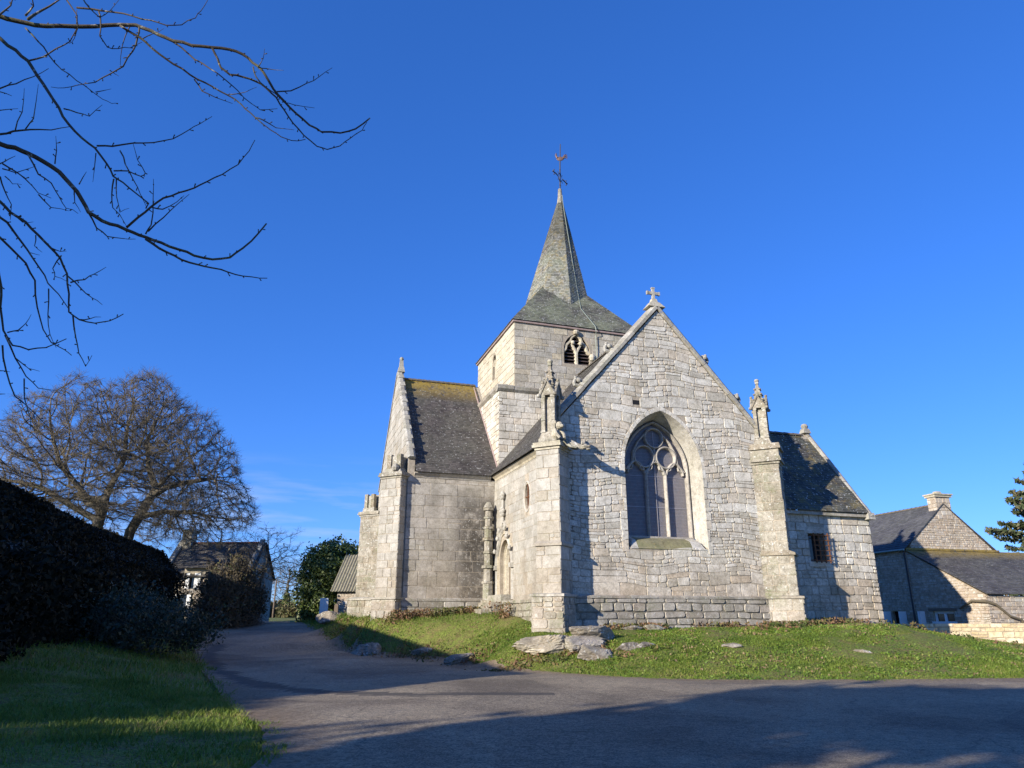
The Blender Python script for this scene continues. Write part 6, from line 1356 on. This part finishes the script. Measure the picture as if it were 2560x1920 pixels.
# ---- oaks behind the barns
def oak(label, base, trunk, A, seed, step=0.46, di=6.0, dk=0.68):
    root = empty("bare_oak", label, "tree", base); b = np.array(base); start = [[tuple(np.array(p) - b) for p in line] if not isinstance(line[0], int) else [line[0]] + [tuple(np.array(p) - b) for p in line[1:]] for line in trunk]
    P, par = colonize(start, A - b, step, di, dk, 140, seed, jit=0.09); tree_mesh(root, P, par, 0.022, 2.25, [M_BARK, M_TWIG], 10, 0.75, 0.0095, seed, rmax=0.62, split=0.07, droop=0.05); return root
def ln(*ps): return list(ps)
dens = lambda *ps: [tuple(np.array(ps[i]) + (np.array(ps[i + 1]) - np.array(ps[i])) * t) for i in range(len(ps) - 1) for t in np.linspace(0, 1, 6, endpoint=False)] + [ps[-1]]
def crown_points(c, rx, ry, rz, n, seed, zlow, keep):
    g = np.random.default_rng(seed); d = g.normal(size=(n * 6, 3)); d /= np.linalg.norm(d, axis=1)[:, None]; d = d[d[:, 2] > zlow]
    lump = 1 + 0.04 * np.sin(d[:, 0] * 6 + seed) * np.cos(d[:, 1] * 5) + 0.05 * np.sin(d[:, 0] * 15 + d[:, 2] * 12)
    r = (1 - 0.5 * g.random(len(d)) ** 2.0) * lump; P = np.array(c) + d * np.array([rx, ry, rz]) * r[:, None]; return P[keep(P)][:n]
OC = (-31.6, 55.5, 9.0)
T1 = dens((-31.8, 55, 1.5), (-31.7, 55, 8.2), (-31.3, 55, 11.0), (-30.6, 55.2, 13.6))
A = crown_points(OC, 11.4, 8.0, 11.2, 6800, 31, -0.05, lambda P: P[:, 0] < -29.0 + 0.12 * (P[:, 2] - 9)); A = A[(np.abs(A[:, 0] + 31.6) > 1.2) | (A[:, 2] > 12)]
oak("bare spreading oak with forked trunk, left of the two behind the barns", (-31.8, 55, 1.5), [T1, [10] + dens((-32.6, 54.5, 10.4), (-34.6, 54, 12.6)), [7] + dens((-33.2, 55, 9.4), (-36.4, 54.6, 11.2)), [9] + dens((-33.4, 56, 10.2), (-35, 57.5, 11.5))], A, 31)
T2 = dens((-30.6, 56.5, 1.5), (-29.9, 56.5, 8.0), (-28.4, 56.5, 11.4), (-26.8, 56.3, 13.2))
A = crown_points(OC, 11.0, 8.0, 11.2, 6800, 57, -0.05, lambda P: P[:, 0] >= -31.2 + 0.12 * (P[:, 2] - 9)); A = np.vstack([A, crown_points((-25.0, 55.6, 10.2), 4.0, 4.4, 4.4, 900, 58, -0.8, lambda P: P[:, 2] < 10)])
oak("bare oak with leaning trunk and drooping limbs, right of the two behind the barns", (-30.6, 56.5, 1.5), [T2, [12] + dens((-29.0, 56, 13.0), (-29.4, 55.8, 15.2)), [11] + dens((-27.0, 56, 11.6), (-23.8, 55.5, 12.0)), [8] + dens((-27.5, 56.6, 9.6), (-25.2, 56.6, 9.5))], A, 57)
# ---- small bare trees down the lane
def small_tree(name, label, base, h, rad, n_attr, seed, zc=0.62, ivy=False, r_tip=0.014, lean=0.0):
    root = empty(name, label, "tree", base); T = dens((0, 0, 0), (lean * 0.3, 0, h * 0.3), (lean, 0.1, h * 0.6)); A = dome((lean, 0, h * zc), rad, rad, h * (1 - zc), n_attr, seed, -0.6, 0.9)
    P, par = colonize([T], A, h * 0.045, h * 0.5, h * 0.06, 80, seed); tree_mesh(root, P, par, r_tip, 2.2, [M_BARK, M_TWIG], 4, h * 0.07, r_tip * 0.55, seed, split=0.05)
    if ivy: foliage("ivy", [(0, 0, h * 0.22, 0.7, 0.7, h * 0.22)], 3000, 0.22, M_IVY, root, seed, 0.0)
    return root
small_tree("bare_tree", "slim bare tree beside the gable of the white shuttered house", (-21.6, 62, 1.3), 8.0, 3.6, 700, 71, lean=0.8)
small_tree("bare_tree", "bare fan-shaped tree with ivy-clad trunk far down the lane", (-51, 168, 1.9), 12.5, 5.2, 900, 72, 0.55, True, 0.03)
small_tree("bare_tree", "small bare tree behind the far hedge, nearest the ivy mound", (-40.5, 150, 1.8), 7.5, 3.2, 500, 73, 0.55, False, 0.025)
# ---- evergreen mound, conifers, shed
bl = [(-15.8, 62, 3.4, 2.2, 2.0, 2.6), (-14.9, 62, 5.4, 2.4, 2.0, 2.2), (-16.6, 62.2, 5.0, 1.5, 1.6, 2.0), (-14.2, 62.6, 3.2, 2.2, 1.8, 2.4), (-16.0, 61.4, 1.9, 1.3, 1.3, 1.3), (-13.6, 63.2, 6.2, 1.6, 1.5, 1.5), (-15.5, 62, 6.8, 1.1, 1.2, 1.1)]
root = empty("ivy_tree", "bushy dark green ivy-smothered tree beside the tin-roofed shed", "tree", (-15.3, 62, 1.2)); bl2 = [(b[0] + 15.3, b[1] - 62, b[2] - 1.2) + b[3:] for b in bl]
foliage("crown", bl2, 26000, 0.17, M_IVY, root, 90, 0.0, clump=0.22); mb = MB(); mb.tube([(0, 0, -0.3), (0.1, 0, 2.5), (0.3, 0.1, 5.0)], [0.4, 0.3, 0.15], 8); mb.build("trunk", M_BARK, root)
def conifer(label, base, h, rad, seed, n=9000, whorls=13, mat=None, group=None, size=0.16):
    root = empty("conifer", label, "tree", base, group=group); g = np.random.default_rng(seed); P0, P1, C = [], [], []
    for k in range(whorls):
        z = h * (0.10 + 0.86 * k / whorls); L_ = rad * (1 - (k / whorls) ** 1.25) * g.uniform(0.8, 1.15) + 0.15
        for j in range(7):
            a = g.uniform(0, 6.28); d = np.array([math.cos(a), math.sin(a), -0.12 + 0.35 * k / whorls]); l = L_ * g.uniform(0.65, 1.1); p = np.array([0, 0, z + g.normal() * 0.1]); e = p + d * l + np.array([0, 0, 0.12 * l]); P0.append(p); P1.append(e)
            m = int(n / whorls / 7 * (l / rad + 0.25)); t = g.uniform(0.2, 1.0, m) ** 0.7; s = np.array([-d[1], d[0], 0]); w_ = (1.05 - t) * l * 0.45 + 0.12
            C.append(p + d * (t * l)[:, None] + np.array([0, 0, 0.12 * l]) * (t ** 2)[:, None] + s * (g.normal(size=m) * w_ * 0.6)[:, None] + np.array([0, 0, 1.0]) * (g.normal(size=m) * 0.10 - 0.05)[:, None])
    C = np.vstack(C); V, Fq = quads(C, size, None, 2.2, 0.3, seed); tt = np.clip(g.normal(size=len(C)) * 0.25 + 0.5, 0, 1); np_mesh("crown", V, Fq, mat or M_CONI, root, tint=tt)
    mb = MB(); mb.tube([(0, 0, -0.3), (0, 0, h * 0.5), (0, 0, h * 0.98)], [h * 0.022, h * 0.014, 0.02], 8); mb.build("trunk", M_BARK, root)
    o = np.ones(len(P0)); segs_mesh("limbs", P0, P1, o * 0.05, o * 0.015, M_BARK, root, 4); return root
conifer("open-branched conifer at the right edge behind the cottage", (44.8, 60, 0.3), 15.2, 6.8, 100, 15000, 15, size=0.2)
conifer("narrow dark conifer rising behind the ivy-smothered tree and shed", (-13.6, 70, 1.4), 9.2, 1.5, 101, 6000, 14, M_EVER, size=0.2)
conifer("dark conifer half hidden by the rear transept buttress", (-11.6, 68, 1.4), 9.0, 1.6, 102, 6000, 14, M_EVER, size=0.2)
def shed():
    h = empty("shed", "stone shed with corrugated roof behind the rear transept buttress", "shed", (-13.2, 56.0, 0), R(-4)); Lx = 6.0
    F = FXZ(0.0, 0); plate_courses(h, "wall", F, [(0, 0.8), (Lx, 0.8), (Lx, 3.55), (0, 3.55)], [], [M_RUB, M_MORT], (0.2, 0.34), (0.3, 0.6), z0=1.0)
    mb = MB(); F = FR((0, 6.0, 0), (0, -1, 0), (0, 0, 1), (-1, 0, 0)); plate(mb, F, [(0, 0.8), (6, 0.8), (6, 3.55), (3, 6.2), (0, 3.55)], depth=0.3); mb.build("gable", M_SHADE, h)
    mb = MB(); F, S_ = roofF((-0.45, -0.4, 3.5), (Lx, -0.4, 3.5), (-0.45, 3.0, 6.45)); n = int((Lx + 0.45) / 0.055); V = []
    for i in range(n + 1):
        u = i * 0.055; hh = 0.035 * math.sin(u * 2 * math.pi / 0.22); V += [F(u, 0, hh), F(u, S_, hh), F(u, 0, hh - 0.02), F(u, S_, hh - 0.02)]
    Fs = []
    for i in range(n): a = i * 4; Fs += [(a, a + 4, a + 5, a + 1), (a + 2, a + 3, a + 7, a + 6), (a, a + 2, a + 6, a + 4)]
    mb.add(V, Fs, 0.5); mb.build("corrugated_roof", stone_mat("fibre_cement", [(0.22, 0.20, 0.14), (0.27, 0.25, 0.18)], 0.3, 0.5, 0.05, stain=0.5), h)
    mb = MB(); F, S_ = roofF((Lx, 6.4, 3.5), (-0.45, 6.4, 3.5), (Lx, 3.0, 6.45)); mb.add([F(0, 0), F(Lx, 0), F(Lx, S_), F(0, S_)], [(0, 1, 2, 3)]); mb.build("rear_roof", M_RIDGE, h)
shed()
# ---- small things by the lane
def lane_things():
    o = empty("sign_board", "small white board with red edge leaning by the ivy-smothered tree", "sign", (-13.9, 55.0, 1.25), R(10))
    mb = MB(); mb.box((-0.3, -0.03, 0.35), (0.32, 0.03, 1.75), 0.5, taper=0.05); mb.build("board", M_WHITE, o); mb = MB(); mb.box((-0.3, -0.045, 0.3), (0.32, -0.031, 0.55), 0.5); mb.build("red_band", plain("red_paint", (0.55, 0.07, 0.05), 0.6), o); mb = MB(); mb.box((-0.2, 0.031, -0.2), (-0.12, 0.09, 1.5)); mb.box((0.12, 0.031, -0.2), (0.2, 0.09, 1.5)); mb.build("leg", M_WOOD, o)
    p = at(857, 1580, 48); mb = MB(); mb.box((-0.13, -0.13, -0.3), (0.13, 0.13, 1.35), taper=0.1); mb.box((-0.1, -0.1, 1.352), (0.1, 0.1, 1.42), taper=0.6); post = tag(mb.build("wooden_post", M_WOOD), "dark squared post standing at the corner of the shed lane", "post"); post.location = (-11.3, 48, h1(-11.3, 48))
    for (x, y, z, H_, lab) in ((-44.8, 140, 1.55, 7.0, "utility pole standing beside the green cabinet far down the lane"), (-42.8, 165, 1.8, 6.0, "second utility pole behind the far hedge")):
        u_ = empty("utility_pole", lab, "pole", (x, y, z), group="utility poles down the lane"); mb = MB(); mb.tube([(0, 0, -0.4), (0.08, 0, H_)], [0.17, 0.12], 8); mb.build("pole", M_WOOD, u_); mb = MB(); mb.box((-0.5, -0.06, H_ - 0.5), (0.66, 0.06, H_ - 0.4)); mb.build("crossarm", M_WOOD, u_)
    mb = MB(); mb.tube([(-40, 118, 9.2), (-33, 118, 8.6), (-24, 118, 8.4), (-14, 118, 8.7)], 0.035, 5); tag(mb.build("overhead_cable", M_IRON), "thin dark overhead cable crossing the sky above the lane", "cable")
    c = empty("utility_cabinet", "dark green cabinet at the foot of the nearer utility pole", "cabinet", (-46.2, 141, 1.5)); mb = MB(); mb.box((-0.55, -0.4, -0.1), (0.55, 0.4, 2.1), 0.5, taper=0.02); mb.build("case", plain("green_cabinet", (0.05, 0.08, 0.06), 0.5), c); mb = MB(); mb.box((-0.5, -0.43, 0.1), (0.5, -0.405, 1.95)); mb.build("door", plain("green_door", (0.06, 0.095, 0.07), 0.5), c)
    bl = []
    for t in np.linspace(0, 1, 15): x = -49 + t * 21; bl.append((x, 138 + 5 * math.sin(t * 9), 2.7 + 0.5 * math.sin(t * 17), 1.7, 1.6, 1.5 + 0.5 * math.sin(t * 23)))
    brush("hedge", "far brown hedge closing the end of the lane", "hedge", bl, 9000, 0.3, M_HEDGE, 900, 1.2, 0.03, 12, 1.4)
    bl = [(-52.5, 150, 3.0, 2.2, 2, 2.2), (-50.2, 151, 2.6, 1.6, 2, 1.6)]; brush("bush", "green bush left of the far utility pole", "bush", bl, 2500, 0.3, M_IVY, 200, 1.2, 0.03, 13, 1.4)
    rock((-19.6, 57.5), (1.0, 0.7, 0.9), "pale kerb boulder at the bend of the lane", 77, 0.2, None, M_DRESS)
lane_things()
# distant wooded line on the horizon
def horizon():
    g = np.random.default_rng(44); bl = [(x, 420 + 30 * math.sin(x * 0.03), 3.0, 14, 10, 4 + 2.5 * g.random()) for x in np.arange(-330, 60, 16)]
    o = foliage("far_wood", bl, 16000, 2.2, M_HEDGE, None, 45, 0.5, clump=1.5); tag(o, "distant brown wooded line on the horizon at the end of the lane", "wood", kind="stuff")
horizon()

# ================================================================= NEAR TREE, upper left
BR = [  # branch polylines in photo pixels * (1/1.5646), first number = thickness in px at the start, then depth drift
 (26, 0.3, "-60,50 0,65 60,82 140,97 230,102 320,104 420,100 510,95 560,108 620,135 680,160 750,178 830,187 900,192 950,212 990,245 1030,280 1070,350 1110,390 1160,440 1210,490 1260,515 1330,520 1390,505 1447,462"),
 (20, -0.5, "-40,125 0,150 60,200 110,240 150,300 190,360 230,420 270,485 320,540 370,580 420,640 445,690 480,715 530,755 580,795 570,815"),
 (26, 0.6, "-60,525 0,565 60,580 110,600 170,630 230,670 280,720 320,780 345,830 400,865 460,885 520,910 570,930 630,950 700,975 760,1000 830,1015 900,1008 950,970 1010,915 1042,875"),
 (15, 0.2, "-40,750 0,790 40,830 100,870 150,920 200,970 235,1010 260,1070 270,1150 270,1220 310,1250 370,1265 430,1255 483,1228"),
 (13, -0.4, "-40,825 30,870 70,930 110,980 150,1040 190,1110 230,1150 270,1210"),
 (12, 0.5, "-30,900 40,970 100,1030 135,1100 145,1200 170,1290 200,1340 250,1370 280,1390"),
 (14, 0.3, "-25,980 5,1120 0,1200 10,1290 50,1350 110,1365 180,1360 260,1325"),
 (10, 0.0, "-60,360 0,345 60,325 130,300 190,268"), (8, 0.0, "-50,440 0,432 70,425"), (9, 0.1, "-40,1545 20,1541"), (9, 0.2, "-40,350 0,358 46,375"),
 (14, -0.3, "-40,70 0,60 40,20 60,-20"), (16, 0.0, "110,75 160,40 230,0 260,-20"), (12, -0.4, "100,60 130,20 125,-20"),
 (11, 0.2, "300,30 360,38 440,48 520,65 590,82 650,97 710,95 760,70 790,40 815,-5"), (9, 0.1, "250,-15 300,60 305,100 290,150 270,170"), (8, 0.3, "320,-15 350,30 390,70 430,40 465,0"),
 (13, 0.4, "470,100 520,130 570,165 620,210 680,250 740,290 800,325 860,355 920,390 960,425 1000,460 1060,510 1100,535 1140,552 1195,545"),
 (12, 0.2, "830,187 850,230 865,265 900,290 950,300 1000,315 1040,345 1080,385 1110,430 1150,480 1190,530 1240,575 1280,585 1330,570 1370,540 1415,510 1435,478"),
 (10, -0.4, "640,140 700,180 760,230 820,265 880,310 930,355 980,405 1020,430 1085,425"), (8, 0.2, "760,310 790,355 840,380 910,405"), (8, 0.1, "990,262 1000,300 1040,340 1075,365 1110,400 1150,412 1230,422"),
 (8, -0.2, "1085,358 1140,355 1200,330 1250,300 1300,265"), (7, 0.1, "1000,460 1030,470 1080,500 1150,508"), (6, 0.0, "1010,262 1040,270 1110,275"), (6, 0.1, "1010,262 1030,230 1035,190"), (6, 0.0, "900,370 960,362 1005,340"),
 (9, 0.2, "385,40 395,90 390,140 420,185 460,190 510,185 555,165"), (7, 0.0, "510,98 475,180 470,260"), (10, 0.4, "545,105 540,150 520,200 480,260 430,290 370,320 300,335 250,345 200,340"), (6, 0.1, "560,150 600,130 640,112"), (6, 0.1, "430,275 465,298"),
 (10, 0.3, "110,238 170,225 220,190 270,165 300,110 300,40"), (9, -0.3, "100,110 150,160 190,215 240,270 300,315 350,350 400,385 440,405 460,407"), (6, 0.1, "375,360 435,348"), (10, 0.2, "380,570 440,570 520,560 600,558 680,545 740,505 780,485 830,455"),
 (8, 0.1, "445,668 500,670 550,690 570,680 540,625 520,560"), (8, -0.1, "445,700 435,760 440,810 470,840 495,885"), (7, 0.1, "455,700 455,770 470,830 505,815"), (8, 0.2, "250,425 300,440 350,455 400,410"), (6, 0.0, "375,600 365,700 363,712"), (8, 0.2, "470,590 490,640 520,700 550,760 575,815"),
 (13, 0.2, "570,935 620,970 680,1000 740,1030 800,1040 860,1055 920,1075 980,1085 1045,1088"), (12, -0.5, "495,890 540,850 590,810 640,775 700,755 760,735 810,710 870,680 930,640 975,590 997,548"), (9, 0.3, "345,830 380,890 420,925 470,932 530,935"),
 (8, 0.0, "570,915 590,880 600,830 600,760 600,700"), (8, 0.2, "580,905 640,850 690,800 740,760"), (8, -0.1, "590,810 640,820 690,790 720,765"), (9, 0.1, "110,605 150,680 200,715 230,770 260,815 305,835"), (7, 0.1, "290,735 290,790 315,830"), (7, 0.0, "310,720 338,672"), (7, 0.0, "215,640 222,590 218,532"),
 (12, 0.1, "0,525 50,515 120,508 200,508 275,495"), (7, -0.2, "100,505 130,460 150,330"), (7, 0.2, "60,510 85,440 95,345"), (8, 0.1, "-20,645 20,630 60,610"), (9, 0.2, "10,640 60,670 100,700 150,755 200,775"), (7, 0.1, "150,760 200,810 270,825"), (7, 0.0, "10,660 60,675 140,650"), (6, 0.1, "20,690 50,718 85,722"),
 (8, 0.1, "265,1080 320,1130 360,1165 400,1192"), (8, -0.1, "275,1105 330,1090 370,1075 415,1045"), (7, 0.1, "240,1000 205,1050 215,1080 260,1100"), (8, 0.1, "285,1235 295,1320 310,1380 335,1435 360,1390"), (7, 0.2, "310,1250 350,1245 395,1240"), (7, 0.1, "190,1130 185,1230 195,1310 220,1360"), (7, 0.1, "200,970 235,982 260,982"), (6, 0.0, "140,920 135,960 165,987"),
 (9, 0.2, "20,1310 60,1400 100,1470 150,1520 220,1528"), (9, -0.2, "10,1350 20,1450 60,1550 110,1590 160,1640 200,1680"), (7, 0.1, "95,1480 95,1560 120,1640 120,1680"), (7, 0.0, "30,1300 70,1290 100,1265 122,1230"), (6, 0.1, "60,1400 110,1440 155,1452"), (6, 0.1, "-10,1450 40,1455"), (8, 0.1, "0,690 20,750 45,800 40,860"), (7, 0.0, "40,830 90,870 130,868"), (7, 0.0, "70,930 110,985 155,998"),
]
def near_tree():
    g = np.random.default_rng(17); base = np.array([-8.2, 3.0, h1(-8.2, 3.0)]); root = empty("near_tree", "leafless tree reaching bare budded branches over the upper left", "tree", base)
    nodes = []; mb = MB(); mt = MB(); fork = np.array([-7.9, 3.6, 4.6])
    for bi, (th, drift, s) in enumerate(BR):
        P = [tuple(float(v) for v in q.split(",")) for q in s.split()]; P2 = []
        for i in range(len(P) - 1):                                      # subdivide with a slight wander
            for t in (0, 0.5): P2.append(tuple(np.array(P[i]) * (1 - t) + np.array(P[i + 1]) * t + (g.normal(size=2) * 1.6 if (t or i) else 0)))
        P2.append(P[-1]); n = len(P2); dep = None; off = P[0][0] < 5
        if nodes:
            d = [math.hypot(P[0][0] - q[0], P[0][1] - q[1]) for q in nodes]; k = int(np.argmin(d))
            if d[k] < 22 and not (bi < 7): dep = nodes[k][2]
        if dep is None: dep = 5.0 + [0.0, 0.35, -0.35, 0.15, 0.45, -0.2, 0.1][bi % 7]
        ln_px = sum(math.hypot(P2[i + 1][0] - P2[i][0], P2[i + 1][1] - P2[i][1]) for i in range(n - 1)); pts = []; rad = []; acc = 0
        for i, (x, y) in enumerate(P2):
            if i: acc += math.hypot(x - P2[i - 1][0], y - P2[i - 1][1])
            f = acc / ln_px; d_ = dep + 0.7 * drift * f * ln_px / 500 + 0.08 * math.sin(f * 5 + bi); q = at(x / 1.5646, y / 1.5646, d_); nodes.append((x, y, d_)); pts.append(q - base); rad.append(max(0.0042, th * (1 - f) ** 0.9 * 0.5 + 4.2 * 0.5 * f) if False else (th * (1 - 0.72 * f) * 0.5 / 1.5646 / 1777.8 * d_ * 0.92))
        mb.tube(pts, rad, 7 if th > 10 else 5, 0.5)
        if bi < 14 and P[0][0] < 0:                                      # limb from the fork to the first visible point
            st = pts[0]; a = fork - base; m1 = (a * 0.6 + st * 0.4) + np.array([0.0, 0.1, 0.25]); mt.tube([a, (a + m1) / 2 + np.array([0, 0, 0.15]), m1, (m1 + st) / 2 + np.array([0, 0, 0.12]), st], [0.075, 0.07, 0.06, rad[0] * 1.2, rad[0]], 8, 0.5)
        for i in range(1, n - 1):                                        # buds and short spurs
            if g.random() < 0.62:
                p = pts[i]; dd = pts[i + 1] - pts[i]; dd /= np.linalg.norm(dd) + 1e-9; sd = np.cross(dd, g.normal(size=3)); sd /= np.linalg.norm(sd) + 1e-9; l = g.uniform(0.012, 0.032); mb.tube([p, p + sd * l * 0.6 + dd * l * 0.4, p + sd * l + dd * l * 0.8], [rad[i] * 0.7, 0.004, 0.0055], 5, 0.5)
    mt.tube([(0, 0, -0.3), (0.05, 0.1, 1.5), (0.25, 0.35, 3.2), tuple(fork - base)], [0.34, 0.27, 0.22, 0.17], 12, 0.5)
    mt.build("trunk", M_NEAR, root, smooth=True); mb.build("crown", M_NEAR, root, smooth=True)
near_tree()

# ---- trees behind the camera whose shade falls on the lane
SHADE = [(-33.2, -9.4, 11.0, 1.3, 1), (-33.0, -15.6, 11.2, 2.6, 1), (-31.4, -16.4, 11.0, 2.5, 1), (-29.0, -16.6, 11.0, 2.7, 0), (-26.5, -16.1, 11.0, 2.6, 0), (-23.1, -14.6, 11.0, 2.5, 0), (-21.0, -12.3, 11.0, 2.4, 0), (-19.2, -10.0, 11.0, 2.4, 0), (-16.6, -8.4, 11.0, 2.4, 1), (-13.5, -7.5, 11.0, 2.3, 1), (-10.6, -6.6, 11.0, 2.3, 1), (-6.8, -5.9, 11.0, 2.2, 1)]
def shade_tree(i, x, y, h, rad, high, lab):
    root = empty("evergreen_tree", lab, "tree", (x, y, h1(x, y)), group="evergreen trees behind the viewpoint" if not high else "flat-topped evergreens behind the viewpoint"); g = np.random.default_rng(200 + i)
    bl = [(g.normal() * rad * 0.35, g.normal() * rad * 0.35, h * f, rad * (1.05 - 0.55 * f), rad * (1.05 - 0.55 * f), h * 0.2) for f in (0.32, 0.45, 0.58, 0.7, 0.82)]
    if high: bl = [(g.normal() * rad * 0.3, g.normal() * rad * 0.3, h * f, rad * 0.95, rad * 0.95, h * 0.065) for f in (0.9, 0.94, 0.96)]  # crown squashed high so sunlight reaches the lane beneath it
    foliage("crown", bl, 7000 if not high else 4500, 0.42, M_EVER, root, 210 + i, 0.5, clump=0.35); mb = MB(); mb.tube([(0, 0, -0.3), (0.1, 0, h * 0.5), (0, 0.1, h * 0.85)], [0.22, 0.16, 0.08], 9); mb.build("trunk", M_BARK, root)
for i, (x, y, h, rad, hi) in enumerate(SHADE): shade_tree(i, x, y, h, rad, hi, "dense evergreen tree standing behind the camera across the lane" if not hi else "unseen flat-topped evergreen behind the camera, crown shaped to let sun underneath")
